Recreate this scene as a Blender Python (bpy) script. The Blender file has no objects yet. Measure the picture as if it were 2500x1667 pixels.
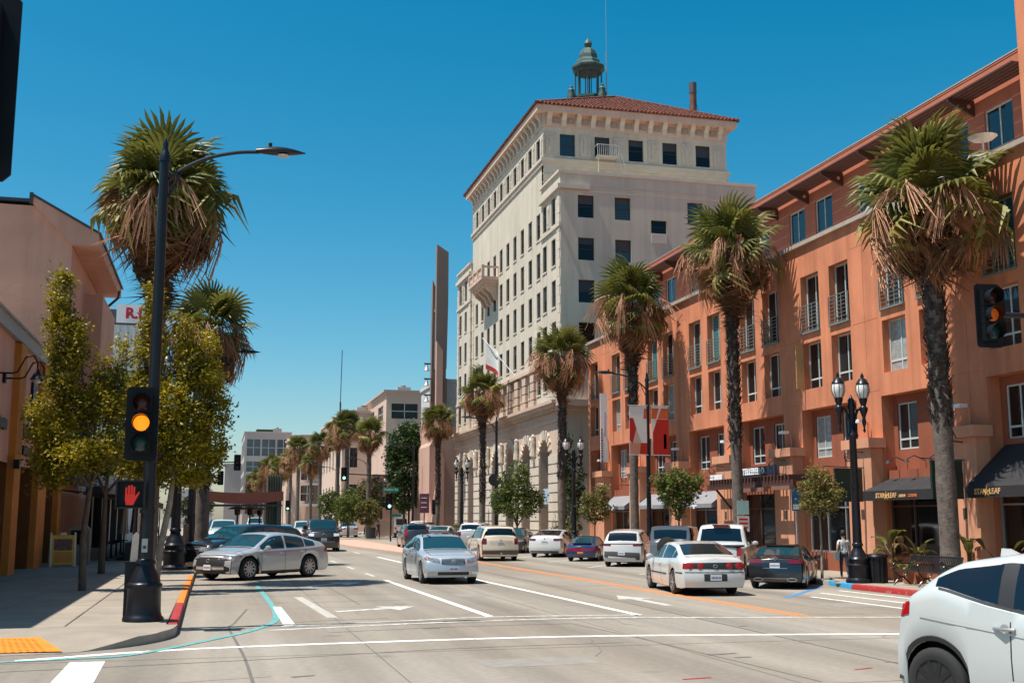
import bpy, math, random
from mathutils import Vector, Matrix
R_ = math.radians
PI = math.pi
scene = bpy.context.scene
COL = scene.collection
random.seed(7)

# ------------------------------------------------------------------ camera, sky, sun, exposure
EYE = 1.95
cam_d = bpy.data.cameras.new('camera')
cam_d.sensor_width = 36.0
cam_d.lens = 40.32
cam_d.clip_start = 0.1
cam_d.clip_end = 6000
cam = bpy.data.objects.new('camera', cam_d)
cam.location = (0, 0, EYE)
cam.rotation_euler = (R_(90 + 8.781), 0, R_(-14.354))
COL.objects.link(cam)
scene.camera = cam

SUN_TO = Vector((-0.39, -0.03, 0.92)).normalized()      # direction towards the sun
world = bpy.data.worlds.new('World')
scene.world = world
world.use_nodes = True
wn = world.node_tree.nodes
wl = world.node_tree.links
wn.clear()
w_out = wn.new('ShaderNodeOutputWorld')
w_bg = wn.new('ShaderNodeBackground')
w_sky = wn.new('ShaderNodeTexSky')
w_sky.sky_type = 'NISHITA'
w_sky.sun_disc = False
w_sky.sun_elevation = math.asin(SUN_TO.z)
w_sky.sun_rotation = math.atan2(SUN_TO.x, SUN_TO.y)
w_sky.altitude = 200
w_sky.air_density = 1.0
w_sky.dust_density = 1.0
w_sky.ozone_density = 2.2
w_hs = wn.new('ShaderNodeHueSaturation')
w_hs.inputs['Hue'].default_value = 0.476
w_hs.inputs['Saturation'].default_value = 1.52
w_hs.inputs['Value'].default_value = 1.0
w_bg.inputs['Strength'].default_value = 0.088
wl.new(w_sky.outputs[0], w_hs.inputs['Color'])
wl.new(w_hs.outputs[0], w_bg.inputs['Color'])
wl.new(w_bg.outputs[0], w_out.inputs['Surface'])

sun_d = bpy.data.lights.new('sun', 'SUN')
sun_d.energy = 5.0
sun_d.angle = R_(0.53)
sun_d.color = (1.0, 0.94, 0.86)
sun = bpy.data.objects.new('sun', sun_d)
sun.rotation_euler = SUN_TO.to_track_quat('Z', 'Y').to_euler()
sun.location = (-60, -20, 100)
COL.objects.link(sun)

vs = scene.view_settings
scene.display_settings.display_device = 'sRGB'
vs.view_transform = 'Standard'
vs.look = 'None'
vs.exposure = 0.55
vs.gamma = 1.0
vs.use_curve_mapping = False
cy = scene.cycles
cy.max_bounces = 6
cy.diffuse_bounces = 3
cy.glossy_bounces = 3
cy.transmission_bounces = 4
cy.transparent_max_bounces = 8
cy.use_denoising = True
cy.sample_clamp_indirect = 6.0
cy.blur_glossy = 0.5

# ------------------------------------------------------------------ materials
MATS = {}


def _new(name):
    m = bpy.data.materials.new(name)
    m.use_nodes = True
    nt = m.node_tree
    b = nt.nodes['Principled BSDF']
    return m, nt, b


def mat(name, col, rough=0.7, metal=0.0, var=0.12, scale=2.5, bump=0.0, bscale=40.0, coat=0.0,
        emit=None, estr=0.0, spec=0.5, streak=0.0, trans=0.0, rnd=0.0):
    """Principled surface whose base colour wanders a little with a world-space noise."""
    if name in MATS:
        return MATS[name]
    m, nt, b = _new(name)
    N, L = nt.nodes, nt.links
    b.inputs['Roughness'].default_value = rough
    b.inputs['Metallic'].default_value = metal
    b.inputs['Specular IOR Level'].default_value = spec
    if coat:
        b.inputs['Coat Weight'].default_value = coat
        b.inputs['Coat Roughness'].default_value = 0.04
    c0 = tuple(max(0.0, c * (1 - var)) for c in col) + (1,)
    c1 = tuple(min(1.0, c * (1 + var)) for c in col) + (1,)
    geo = N.new('ShaderNodeNewGeometry')
    nz = N.new('ShaderNodeTexNoise')
    nz.inputs['Scale'].default_value = scale
    nz.inputs['Detail'].default_value = 6
    nz.inputs['Roughness'].default_value = 0.62
    L.new(geo.outputs['Position'], nz.inputs['Vector'])
    rp = N.new('ShaderNodeValToRGB')
    rp.color_ramp.elements[0].position = 0.3
    rp.color_ramp.elements[1].position = 0.7
    rp.color_ramp.elements[0].color = c0
    rp.color_ramp.elements[1].color = c1
    L.new(nz.outputs['Fac'], rp.inputs['Fac'])
    src = rp.outputs['Color']
    if streak:
        mp = N.new('ShaderNodeMapping')
        mp.inputs['Scale'].default_value = (2.2, 2.2, 0.12)
        L.new(geo.outputs['Position'], mp.inputs['Vector'])
        n2 = N.new('ShaderNodeTexNoise')
        n2.inputs['Scale'].default_value = 1.0
        n2.inputs['Detail'].default_value = 5
        L.new(mp.outputs[0], n2.inputs['Vector'])
        r2 = N.new('ShaderNodeMapRange')
        r2.inputs['From Min'].default_value = 0.42
        r2.inputs['From Max'].default_value = 0.72
        r2.inputs['To Min'].default_value = 1.0
        r2.inputs['To Max'].default_value = 1.0 - streak
        L.new(n2.outputs['Fac'], r2.inputs['Value'])
        mx = N.new('ShaderNodeVectorMath')
        mx.operation = 'SCALE'
        L.new(src, mx.inputs[0])
        L.new(r2.outputs[0], mx.inputs['Scale'])
        src = mx.outputs[0]
    if rnd:
        oi = N.new('ShaderNodeObjectInfo')
        r3 = N.new('ShaderNodeMapRange')
        r3.inputs['To Min'].default_value = 1.0 - rnd
        r3.inputs['To Max'].default_value = 1.0 + rnd
        L.new(oi.outputs['Random'], r3.inputs['Value'])
        m3 = N.new('ShaderNodeVectorMath')
        m3.operation = 'SCALE'
        L.new(src, m3.inputs[0])
        L.new(r3.outputs[0], m3.inputs['Scale'])
        src = m3.outputs[0]
    L.new(src, b.inputs['Base Color'])
    if bump:
        n3 = N.new('ShaderNodeTexNoise')
        n3.inputs['Scale'].default_value = bscale
        n3.inputs['Detail'].default_value = 4
        L.new(geo.outputs['Position'], n3.inputs['Vector'])
        bp = N.new('ShaderNodeBump')
        bp.inputs['Strength'].default_value = bump
        bp.inputs['Distance'].default_value = 0.02
        L.new(n3.outputs['Fac'], bp.inputs['Height'])
        L.new(bp.outputs[0], b.inputs['Normal'])
    if emit:
        b.inputs['Emission Color'].default_value = tuple(emit) + (1,)
        b.inputs['Emission Strength'].default_value = estr
    if trans:
        out = N['Material Output']
        tr = N.new('ShaderNodeBsdfTranslucent')
        L.new(src, tr.inputs['Color'])
        mxs = N.new('ShaderNodeMixShader')
        mxs.inputs[0].default_value = trans
        L.new(b.outputs[0], mxs.inputs[1])
        L.new(tr.outputs[0], mxs.inputs[2])
        L.new(mxs.outputs[0], out.inputs['Surface'])
    MATS[name] = m
    return m


def leaf_mat(name, ca, cb, scale=1.3, rough=0.5, trans=0.35, rnd=0.2, pos=(0.35, 0.75)):
    if name in MATS:
        return MATS[name]
    m, nt, b = _new(name)
    N, L = nt.nodes, nt.links
    geo = N.new('ShaderNodeNewGeometry')
    nz = N.new('ShaderNodeTexNoise')
    nz.inputs['Scale'].default_value = scale
    nz.inputs['Detail'].default_value = 5
    nz.inputs['Roughness'].default_value = 0.75
    L.new(geo.outputs['Position'], nz.inputs['Vector'])
    oi = N.new('ShaderNodeObjectInfo')
    ad = N.new('ShaderNodeMath')
    ad.operation = 'MULTIPLY_ADD'
    ad.inputs[1].default_value = rnd
    L.new(oi.outputs['Random'], ad.inputs[0])
    L.new(nz.outputs['Fac'], ad.inputs[2])
    rp = N.new('ShaderNodeValToRGB')
    rp.color_ramp.elements[0].position = pos[0]
    rp.color_ramp.elements[1].position = pos[1]
    rp.color_ramp.elements[0].color = tuple(ca) + (1,)
    rp.color_ramp.elements[1].color = tuple(cb) + (1,)
    L.new(ad.outputs[0], rp.inputs['Fac'])
    L.new(rp.outputs[0], b.inputs['Base Color'])
    b.inputs['Roughness'].default_value = rough
    b.inputs['Specular IOR Level'].default_value = 0.35
    tr = N.new('ShaderNodeBsdfTranslucent')
    L.new(rp.outputs[0], tr.inputs['Color'])
    mx = N.new('ShaderNodeMixShader')
    mx.inputs[0].default_value = trans
    L.new(b.outputs[0], mx.inputs[1])
    L.new(tr.outputs[0], mx.inputs[2])
    L.new(mx.outputs[0], N['Material Output'].inputs['Surface'])
    MATS[name] = m
    return m


def concrete_mat(name, col, var=0.12, tint=(1.05, 0.97, 0.9)):
    """Worn street concrete: broad stains, tyre-dark wheel tracks along the lanes, fine grain."""
    m, nt, b = _new(name)
    N, L = nt.nodes, nt.links
    geo = N.new('ShaderNodeNewGeometry')
    n1 = N.new('ShaderNodeTexNoise')
    n1.inputs['Scale'].default_value = 0.22
    n1.inputs['Detail'].default_value = 8
    n1.inputs['Roughness'].default_value = 0.6
    mp = N.new('ShaderNodeMapping')
    mp.inputs['Scale'].default_value = (1.0, 0.35, 1.0)
    L.new(geo.outputs['Position'], mp.inputs['Vector'])
    L.new(mp.outputs[0], n1.inputs['Vector'])
    r1 = N.new('ShaderNodeValToRGB')
    e = r1.color_ramp.elements
    e[0].position, e[1].position = 0.32, 0.68
    e[0].color = tuple(c * (1 - var) * t for c, t in zip(col, tint)) + (1,)
    e[1].color = tuple(c * (1 + var * 0.6) for c in col) + (1,)
    L.new(n1.outputs['Fac'], r1.inputs['Fac'])
    n2 = N.new('ShaderNodeTexNoise')
    n2.inputs['Scale'].default_value = 9.0
    n2.inputs['Detail'].default_value = 6
    L.new(geo.outputs['Position'], n2.inputs['Vector'])
    r2 = N.new('ShaderNodeMapRange')
    r2.inputs['From Min'].default_value = 0.3
    r2.inputs['From Max'].default_value = 0.7
    r2.inputs['To Min'].default_value = 0.9
    r2.inputs['To Max'].default_value = 1.07
    L.new(n2.outputs['Fac'], r2.inputs['Value'])
    # oil spots
    vo = N.new('ShaderNodeTexVoronoi')
    vo.inputs['Scale'].default_value = 0.55
    L.new(geo.outputs['Position'], vo.inputs['Vector'])
    r3 = N.new('ShaderNodeMapRange')
    r3.inputs['From Min'].default_value = 0.02
    r3.inputs['From Max'].default_value = 0.13
    r3.inputs['To Min'].default_value = 0.78
    r3.inputs['To Max'].default_value = 1.0
    L.new(vo.outputs['Distance'], r3.inputs['Value'])
    mp5 = N.new('ShaderNodeMapping')
    mp5.inputs['Scale'].default_value = (0.85, 0.022, 1.0)
    L.new(geo.outputs['Position'], mp5.inputs['Vector'])
    n5 = N.new('ShaderNodeTexNoise')
    n5.inputs['Scale'].default_value = 1.0
    n5.inputs['Detail'].default_value = 4
    L.new(mp5.outputs[0], n5.inputs['Vector'])
    r5 = N.new('ShaderNodeMapRange')
    r5.inputs['From Min'].default_value = 0.38
    r5.inputs['From Max'].default_value = 0.66
    r5.inputs['To Min'].default_value = 1.10
    r5.inputs['To Max'].default_value = 0.74
    L.new(n5.outputs['Fac'], r5.inputs['Value'])
    mu0 = N.new('ShaderNodeMath')
    mu0.operation = 'MULTIPLY'
    L.new(r2.outputs[0], mu0.inputs[0])
    L.new(r5.outputs[0], mu0.inputs[1])
    mu = N.new('ShaderNodeMath')
    mu.operation = 'MULTIPLY'
    L.new(mu0.outputs[0], mu.inputs[0])
    L.new(r3.outputs[0], mu.inputs[1])
    sc = N.new('ShaderNodeVectorMath')
    sc.operation = 'SCALE'
    L.new(r1.outputs[0], sc.inputs[0])
    L.new(mu.outputs[0], sc.inputs['Scale'])
    L.new(sc.outputs[0], b.inputs['Base Color'])
    b.inputs['Roughness'].default_value = 0.85
    b.inputs['Specular IOR Level'].default_value = 0.25
    bp = N.new('ShaderNodeBump')
    bp.inputs['Strength'].default_value = 0.25
    bp.inputs['Distance'].default_value = 0.004
    n4 = N.new('ShaderNodeTexNoise')
    n4.inputs['Scale'].default_value = 60
    L.new(geo.outputs['Position'], n4.inputs['Vector'])
    L.new(n4.outputs['Fac'], bp.inputs['Height'])
    L.new(bp.outputs[0], b.inputs['Normal'])
    return m


def paint_mat(name, col, wear=0.45):
    """Road paint with worn-through patches."""
    if name in MATS:
        return MATS[name]
    m, nt, b = _new(name)
    N, L = nt.nodes, nt.links
    geo = N.new('ShaderNodeNewGeometry')
    nz = N.new('ShaderNodeTexNoise')
    nz.inputs['Scale'].default_value = 7
    nz.inputs['Detail'].default_value = 8
    nz.inputs['Roughness'].default_value = 0.7
    L.new(geo.outputs['Position'], nz.inputs['Vector'])
    rp = N.new('ShaderNodeValToRGB')
    e = rp.color_ramp.elements
    e[0].position, e[1].position = wear - 0.1, wear + 0.08
    e[0].color = (0.36, 0.34, 0.30, 1)
    e[1].color = tuple(col) + (1,)
    L.new(nz.outputs['Fac'], rp.inputs['Fac'])
    L.new(rp.outputs[0], b.inputs['Base Color'])
    b.inputs['Roughness'].default_value = 0.7
    MATS[name] = m
    return m


def glass_mat(name, col=(0.012, 0.018, 0.022), rough=0.02, wav=0.0):
    """Window glass seen from outside by day: a dark room behind a mirror-like pane."""
    if name in MATS:
        return MATS[name]
    m, nt, b = _new(name)
    b.inputs['Base Color'].default_value = tuple(col) + (1,)
    b.inputs['Roughness'].default_value = rough
    b.inputs['Specular IOR Level'].default_value = 0.85
    if wav:
        N, L = nt.nodes, nt.links
        geo = N.new('ShaderNodeNewGeometry')
        nz = N.new('ShaderNodeTexNoise')
        nz.inputs['Scale'].default_value = 0.9
        L.new(geo.outputs['Position'], nz.inputs['Vector'])
        bp = N.new('ShaderNodeBump')
        bp.inputs['Strength'].default_value = wav
        bp.inputs['Distance'].default_value = 0.05
        L.new(nz.outputs['Fac'], bp.inputs['Height'])
        L.new(bp.outputs[0], b.inputs['Normal'])
    MATS[name] = m
    return m


# ------------------------------------------------------------------ mesh builder
class MB:
    def __init__(s):
        s.v, s.f, s.m = [], [], []

    def add(s, verts, faces, mi=0, M=None):
        o = len(s.v)
        if M is not None:
            verts = [M @ Vector(p) for p in verts]
        s.v += [tuple(p) for p in verts]
        for q in faces:
            s.f.append([i + o for i in q])
            s.m.append(mi)
        return o

    def box(s, x0, x1, y0, y1, z0, z1, mi=0, M=None):
        v = [(x0, y0, z0), (x1, y0, z0), (x1, y1, z0), (x0, y1, z0), (x0, y0, z1), (x1, y0, z1), (x1, y1, z1), (x0, y1, z1)]
        s.add(v, [(0, 3, 2, 1), (4, 5, 6, 7), (0, 1, 5, 4), (1, 2, 6, 5), (2, 3, 7, 6), (3, 0, 4, 7)], mi, M)
        return s

    def cbox(s, c, d, mi=0, M=None):
        return s.box(c[0] - d[0] / 2, c[0] + d[0] / 2, c[1] - d[1] / 2, c[1] + d[1] / 2, c[2] - d[2] / 2, c[2] + d[2] / 2, mi, M)

    def poly(s, pts, mi=0, M=None):
        s.add(pts, [tuple(range(len(pts)))], mi, M)
        return s

    def tube(s, pts, rad, n=8, mi=0, caps=True, M=None):
        pts = [Vector(p) for p in pts]
        if not isinstance(rad, (list, tuple)):
            rad = [rad] * len(pts)
        vs_, fs = [], []
        ref = None
        for i, p in enumerate(pts):
            if i == 0:
                d = pts[1] - p
            elif i == len(pts) - 1:
                d = p - pts[-2]
            else:
                d = (pts[i + 1] - pts[i - 1])
            d = d.normalized() if d.length > 1e-9 else Vector((0, 0, 1))
            if ref is None:
                ref = Vector((1, 0, 0)) if abs(d.x) < 0.9 else Vector((0, 1, 0))
            u = (ref - d * ref.dot(d))
            if u.length < 1e-6:
                u = d.orthogonal()
            u.normalize()
            ref = u
            w = d.cross(u)
            for k in range(n):
                a = 2 * PI * k / n
                vs_.append(p + (u * math.cos(a) + w * math.sin(a)) * rad[i])
        for i in range(len(pts) - 1):
            for k in range(n):
                k2 = (k + 1) % n
                fs.append((i * n + k, i * n + k2, (i + 1) * n + k2, (i + 1) * n + k))
        if caps:
            fs.append(tuple(reversed(range(n))))
            fs.append(tuple((len(pts) - 1) * n + k for k in range(n)))
        s.add(vs_, fs, mi, M)
        return s

    def lathe(s, prof, n=16, c=(0, 0, 0), mi=0, sq=None, M=None, flute=0.0):
        """prof = [(radius, z)...] turned about a vertical axis at c."""
        vs_, fs = [], []
        for r, z in prof:
            for k in range(n):
                a = 2 * PI * k / n
                rr = r * (1 - flute * (k % 2))
                vs_.append((c[0] + rr * math.cos(a), c[1] + rr * math.sin(a), c[2] + z))
        for i in range(len(prof) - 1):
            for k in range(n):
                k2 = (k + 1) % n
                fs.append((i * n + k, i * n + k2, (i + 1) * n + k2, (i + 1) * n + k))
        fs.append(tuple(reversed(range(n))))
        fs.append(tuple((len(prof) - 1) * n + k for k in range(n)))
        s.add(vs_, fs, mi, M)
        return s

    def prism(s, poly, a, b, axis='y', mi=0, M=None):
        """poly = 2-D outline, extruded from a to b along axis (x: outline is y,z; y: x,z; z: x,y)."""
        def P(p, t):
            return {'x': (t, p[0], p[1]), 'y': (p[0], t, p[1]), 'z': (p[0], p[1], t)}[axis]
        n = len(poly)
        vs_ = [P(p, a) for p in poly] + [P(p, b) for p in poly]
        fs = [tuple(range(n)), tuple(reversed(range(n, 2 * n)))]
        for k in range(n):
            k2 = (k + 1) % n
            fs.append((k, k + n, k2 + n, k2))
        s.add(vs_, fs, mi, M)
        return s

    def grid(s, P, nu, nv, mi=0, M=None):
        vs_ = [P(i / nu, j / nv) for i in range(nu + 1) for j in range(nv + 1)]
        fs = [(i * (nv + 1) + j, (i + 1) * (nv + 1) + j, (i + 1) * (nv + 1) + j + 1, i * (nv + 1) + j + 1)
              for i in range(nu) for j in range(nv)]
        s.add(vs_, fs, mi, M)
        return s

    def mesh(s, name, mats, smooth=False, fix=True, angle=None):
        me = bpy.data.meshes.new(name)
        me.from_pydata(s.v, [], s.f)
        for m in (mats if isinstance(mats, (list, tuple)) else [mats]):
            me.materials.append(m)
        me.polygons.foreach_set('material_index', s.m)
        if fix:
            import bmesh
            b = bmesh.new()
            b.from_mesh(me)
            if smooth:
                bmesh.ops.remove_doubles(b, verts=b.verts, dist=1e-4)
            bmesh.ops.recalc_face_normals(b, faces=b.faces)
            b.to_mesh(me)
            b.free()
        if smooth:
            me.polygons.foreach_set('use_smooth', [True] * len(me.polygons))
            me.set_sharp_from_angle(angle=R_(angle or 35))
        me.update()
        return me

    def build(s, name, mats, parent=None, smooth=False, loc=(0, 0, 0), rotz=0.0, fix=True, angle=None):
        return inst(name, s.mesh(name, mats, smooth, fix, angle), parent, loc, rotz)


def inst(name, me, parent=None, loc=(0, 0, 0), rotz=0.0, mw=None):
    o = bpy.data.objects.new(name, me)
    COL.objects.link(o)
    o.location = loc
    o.rotation_euler = (0, 0, rotz)
    if parent is not None:
        o.parent = parent
    if mw is not None:
        o.matrix_local = mw
    return o


def thing(name, label, cat, loc=(0, 0, 0), rotz=0.0, group=None, scale=1.0):
    o = bpy.data.objects.new(name, None)
    o.empty_display_size = 0.3
    COL.objects.link(o)
    o.location = loc
    o.rotation_euler = (0, 0, rotz)
    o.scale = (scale,) * 3
    return tag(o, label, cat, group)


def tag(o, label=None, cat=None, group=None, kind=None):
    if label:
        o['label'] = label
    if cat:
        o['category'] = cat
    if group:
        o['group'] = group
    if kind:
        o['kind'] = kind
    return o


def struct(o, kind='structure'):
    o['kind'] = kind
    return o


def copy_tree(o, parent=None):
    c = o.copy()
    COL.objects.link(c)
    if parent is not None:
        c.parent = parent
    for ch in o.children:
        copy_tree(ch, c)
    return c


def text_mesh(txt, size, depth=0.01, mat_=None, align='CENTER', spacing=1.0, bold=0.0):
    cu = bpy.data.curves.new('lettering', 'FONT')
    cu.body = txt
    cu.size = size
    cu.extrude = depth
    cu.offset = bold
    cu.align_x = align
    cu.align_y = 'CENTER'
    cu.space_character = spacing
    cu.resolution_u = 2
    o = bpy.data.objects.new('lettering', cu)
    me = bpy.data.meshes.new_from_object(o)
    bpy.data.objects.remove(o)
    bpy.data.curves.remove(cu)
    me.materials.clear()
    if mat_:
        me.materials.append(mat_)
    return me


def facing(nx, ny):
    """Matrix turning text (XY plane, facing +Z) into a vertical sheet facing the horizontal direction (nx, ny)."""
    n = Vector((nx, ny, 0)).normalized()
    r = Vector((-n.y, n.x, 0))
    return Matrix(((r.x, 0, n.x, 0), (r.y, 0, n.y, 0), (0, 1, 0, 0), (0, 0, 0, 1)))


def add_text(parent, txt, size, pos, n, m, depth=0.01, spacing=1.0, bold=0.0, name='lettering', align='CENTER'):
    me = text_mesh(txt, size, depth, m, align, spacing, bold)
    return inst(name, me, parent, mw=Matrix.Translation(pos) @ facing(*n))


def wall_holes(mb, to3, u0, u1, v0, v1, holes, depth, mi=0, mi_rev=None, back=False):
    """Flat wall in (u, v) cut by rectangular holes (u0,u1,v0,v1[,depth]); to3(u, v, d) places a point d behind the face."""
    mi_rev = mi if mi_rev is None else mi_rev
    us = sorted({u0, u1} | {h[i] for h in holes for i in (0, 1) if u0 < h[i] < u1})
    vs_ = sorted({v0, v1} | {h[i] for h in holes for i in (2, 3) if v0 < h[i] < v1})

    def inhole(u, v):
        return any(h[0] < u < h[1] and h[2] < v < h[3] for h in holes)
    for j in range(len(vs_) - 1):
        run = None
        for i in range(len(us)):
            solid = i < len(us) - 1 and not inhole((us[i] + us[i + 1]) / 2, (vs_[j] + vs_[j + 1]) / 2)
            if solid and run is None:
                run = us[i]
            if not solid and run is not None:
                mb.poly([to3(run, vs_[j], 0), to3(us[i], vs_[j], 0), to3(us[i], vs_[j + 1], 0), to3(run, vs_[j + 1], 0)], mi)
                run = None
    for h in holes:
        a, b, c, d = h[:4]
        dp = h[4] if len(h) > 4 else depth
        mb.poly([to3(a, c, 0), to3(a, d, 0), to3(a, d, dp), to3(a, c, dp)], mi_rev)
        mb.poly([to3(b, c, 0), to3(b, d, 0), to3(b, d, dp), to3(b, c, dp)], mi_rev)
        mb.poly([to3(a, c, 0), to3(b, c, 0), to3(b, c, dp), to3(a, c, dp)], mi_rev)
        mb.poly([to3(a, d, 0), to3(b, d, 0), to3(b, d, dp), to3(a, d, dp)], mi_rev)
        if len(h) > 5 or back:
            mb.poly([to3(a, c, dp), to3(b, c, dp), to3(b, d, dp), to3(a, d, dp)], mi_rev)


# shared palette
M_black = mat('black_metal', (0.008, 0.008, 0.010), 0.4, 0.0, 0.2, spec=0.3)
M_dark = mat('dark_metal', (0.03, 0.03, 0.034), 0.45)
M_white = mat('white_paint', (0.75, 0.75, 0.73), 0.5, var=0.05)
M_steel = mat('galvanised_steel', (0.42, 0.43, 0.43), 0.45, 0.6)
M_winframe = mat('window_frame', (0.50, 0.54, 0.51), 0.5, var=0.04)
M_bronze = mat('bronze_frame', (0.09, 0.05, 0.035), 0.5)
G_win = glass_mat('window_glass', (0.015, 0.02, 0.022), 0.03, 0.05)
G_dark = glass_mat('dark_glass', (0.006, 0.007, 0.008), 0.06, 0.03)
G_curt = mat('curtained_glass', (0.30, 0.31, 0.30), 0.12, spec=0.7, var=0.25, scale=6)
G_teal = mat('teal_blind_glass', (0.04, 0.16, 0.16), 0.1, spec=0.7, var=0.2, scale=3)
G_car = glass_mat('car_glass', (0.010, 0.045, 0.060), 0.02)  # teal of the reflected sky is put into the base colour
G_tint = glass_mat('tinted_car_glass', (0.004, 0.006, 0.009), 0.03)
# ------------------------------------------------------------------ ground, road, pavements
M_road = concrete_mat('street_concrete', (0.262, 0.240, 0.204), 0.18)
M_walk = mat('pavement_concrete', (0.285, 0.243, 0.192), 0.85, var=0.13, scale=1.6, bump=0.15, bscale=30, rnd=0.07)
M_joint = mat('joint_dirt', (0.10, 0.09, 0.08), 0.9)
M_kerb = mat('kerb_concrete', (0.33, 0.30, 0.26), 0.8, var=0.2)
M_kred = paint_mat('kerb_red', (0.34, 0.022, 0.02), 0.36)
M_korange = paint_mat('kerb_orange', (0.75, 0.20, 0.012), 0.36)
M_kblue = paint_mat('kerb_blue', (0.03, 0.28, 0.50), 0.36)
M_pw = paint_mat('road_white', (0.80, 0.79, 0.75), 0.43)
M_pwf = paint_mat('road_white_worn', (0.66, 0.65, 0.60), 0.52)
M_po = paint_mat('road_orange', (0.72, 0.22, 0.02), 0.36)
M_pt = paint_mat('road_teal', (0.06, 0.32, 0.32), 0.44)
M_pb = paint_mat('road_blue', (0.03, 0.20, 0.46), 0.40)
M_tar = mat('tar_seam', (0.125, 0.115, 0.10), 0.8)
M_median = mat('median_paving', (0.45, 0.30, 0.23), 0.85, var=0.2)
M_earth = mat('dry_ground', (0.22, 0.19, 0.15), 0.95)


def sheet(name, pts, z, m, kind='structure'):
    return struct(MB().poly([(x, y, z) for x, y in pts]).build(name, m), kind)


sheet('ground', [(-3000, -1500), (3000, -1500), (3000, 4500), (-3000, 4500)], -0.06, M_earth)
sheet('road', [(-160, -60), (160, -60), (160, 1200), (-160, 1200)], 0.0, M_road)


def strip(mb, pts, w, z=0.004, mi=0):
    """Painted line along a polyline."""
    P = [Vector((x, y, 0)) for x, y in pts]
    L, Rr = [], []
    for i, p in enumerate(P):
        d = (P[min(i + 1, len(P) - 1)] - P[max(i - 1, 0)]).normalized()
        n = Vector((-d.y, d.x, 0)) * (w / 2)
        L.append((p.x + n.x, p.y + n.y, z))
        Rr.append((p.x - n.x, p.y - n.y, z))
    for i in range(len(P) - 1):
        mb.poly([L[i], L[i + 1], Rr[i + 1], Rr[i]], mi)


def curve(pts, n=6):
    out = []
    for i in range(len(pts) - 1):
        p0, p1, p2, p3 = pts[max(i - 1, 0)], pts[i], pts[i + 1], pts[min(i + 2, len(pts) - 1)]
        for k in range(n):
            t = k / n
            out.append(tuple(0.5 * (2 * b + (c - a) * t + (2 * a - 5 * b + 4 * c - d) * t * t + (3 * b - a - 3 * c + d) * t ** 3)
                             for a, b, c, d in zip(p0, p1, p2, p3)))
    out.append(tuple(pts[-1]))
    return out


def mark(name, pts, w, m, z=0.004, smooth=False):
    mb = MB()
    strip(mb, curve(pts) if smooth else pts, w, z)
    return struct(mb.build(name, m))


mark('lane_line', [(5.38, 37.5), (5.46, 23.15)], 0.17, M_pw)
for y in (40, 46, 53, 61, 70, 80):
    mark('lane_line', [(5.36, y), (5.36, y + 2.4)], 0.14, M_pwf)
mark('lane_line', [(8.2, 60), (8.3, 37), (8.5, 22.7)], 0.17, M_pw)
for y in (66, 78, 90, 102):
    mark('lane_line', [(8.0, y), (8.0, y + 3)], 0.15, M_pwf)
mark('centre_line', [(11.62, 52), (11.53, 21.6)], 0.10, M_po)
mark('centre_line', [(11.84, 52), (11.75, 21.6)], 0.10, M_po)
mark('centre_line', [(11.62, 52.1), (10.7, 66), (9.45, 85), (9.2, 110), (9.2, 300)], 0.14, M_po, smooth=True)
mark('centre_line', [(11.84, 52.1), (12.6, 66), (13.05, 80), (13.2, 110), (13.2, 300)], 0.14, M_po, smooth=True)
sheet('median_paving', [(11.72, 53.5), (12.4, 66), (12.85, 80), (13.0, 110), (9.4, 110), (9.65, 85), (10.9, 66)], 0.004, M_median)
mark('crosswalk_line', [(1.0, 21.25), (4.0, 22.0), (6.86, 22.3), (9.3, 21.9), (13.5, 20.9)], 0.16, M_pwf, smooth=True)
mark('stop_line', [(1.25, 21.95), (3.6, 22.55), (5.45, 23.0), (8.5, 22.75)], 0.15, M_pwf, smooth=True)
mark('crosswalk_line', [(-2.6, 17.6), (-0.4, 18.5), (2.8, 18.85), (5.8, 18.9), (8.8, 18.45), (12.5, 17.7)], 0.20, M_pw, smooth=True)
sheet('crosswalk_bar', [(-1.86, 17.25), (-1.40, 17.25), (-1.34, 14.9), (-1.84, 14.9)], 0.004, M_pw)
mark('bike_line', [(-3.2, 17.4), (-1.9, 17.65), (-1.1, 17.95), (0.1, 20.0), (0.75, 21.4), (1.18, 23.0), (1.3, 25.0), (1.33, 27.3), (1.27, 35.5)], 0.13, M_pt, 0.008, True)
sheet('edge_line', [(1.30, 22.0), (1.52, 22.0), (1.50, 26.7), (1.32, 26.7)], 0.012, M_pw)
mb = MB()
strip(mb, [(2.55, 25.1), (3.2, 25.45), (3.75, 25.75)], 0.28)
mb.poly([(3.55, 26.35, 0.004), (4.45, 26.25, 0.004), (3.95, 25.2, 0.004)])
struct(mb.build('turn_arrow', M_pwf))
mb = MB()
strip(mb, [(2.7, 34.3), (3.1, 35.2), (3.7, 35.8)], 0.28)
mb.poly([(3.4, 36.6, 0.004), (4.5, 36.4, 0.004), (3.9, 35.0, 0.004)])
struct(mb.build('turn_arrow', M_pwf))
mb = MB()
strip(mb, [(10.1, 25.0), (10.1, 27.2)], 0.25)
mb.poly([(9.65, 27.2, 0.004), (10.55, 27.2, 0.004), (10.1, 28.6, 0.004)])
struct(mb.build('turn_arrow', paint_mat('road_white_faint', (0.52, 0.50, 0.46), 0.5)))
mark('faded_stripe', [(2.35, 23.6), (2.1, 30.0)], 0.22, paint_mat('road_white_ghost', (0.46, 0.44, 0.40), 0.5))
for x, a, b in ((16.75, 24.0, 29.0), (15.75, 23.5, 28.2), (14.75, 22.8, 26.9)):
    mark('no_parking_stripe', [(x, a), (x - 0.05, b)], 0.12, M_pw)
mark('stall_line', [(17.15, 30.75), (13.9, 26.7)], 0.15, M_pb)
mark('stall_line', [(15.2, 33.2), (12.9, 30.2)], 0.13, M_pb)
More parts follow.
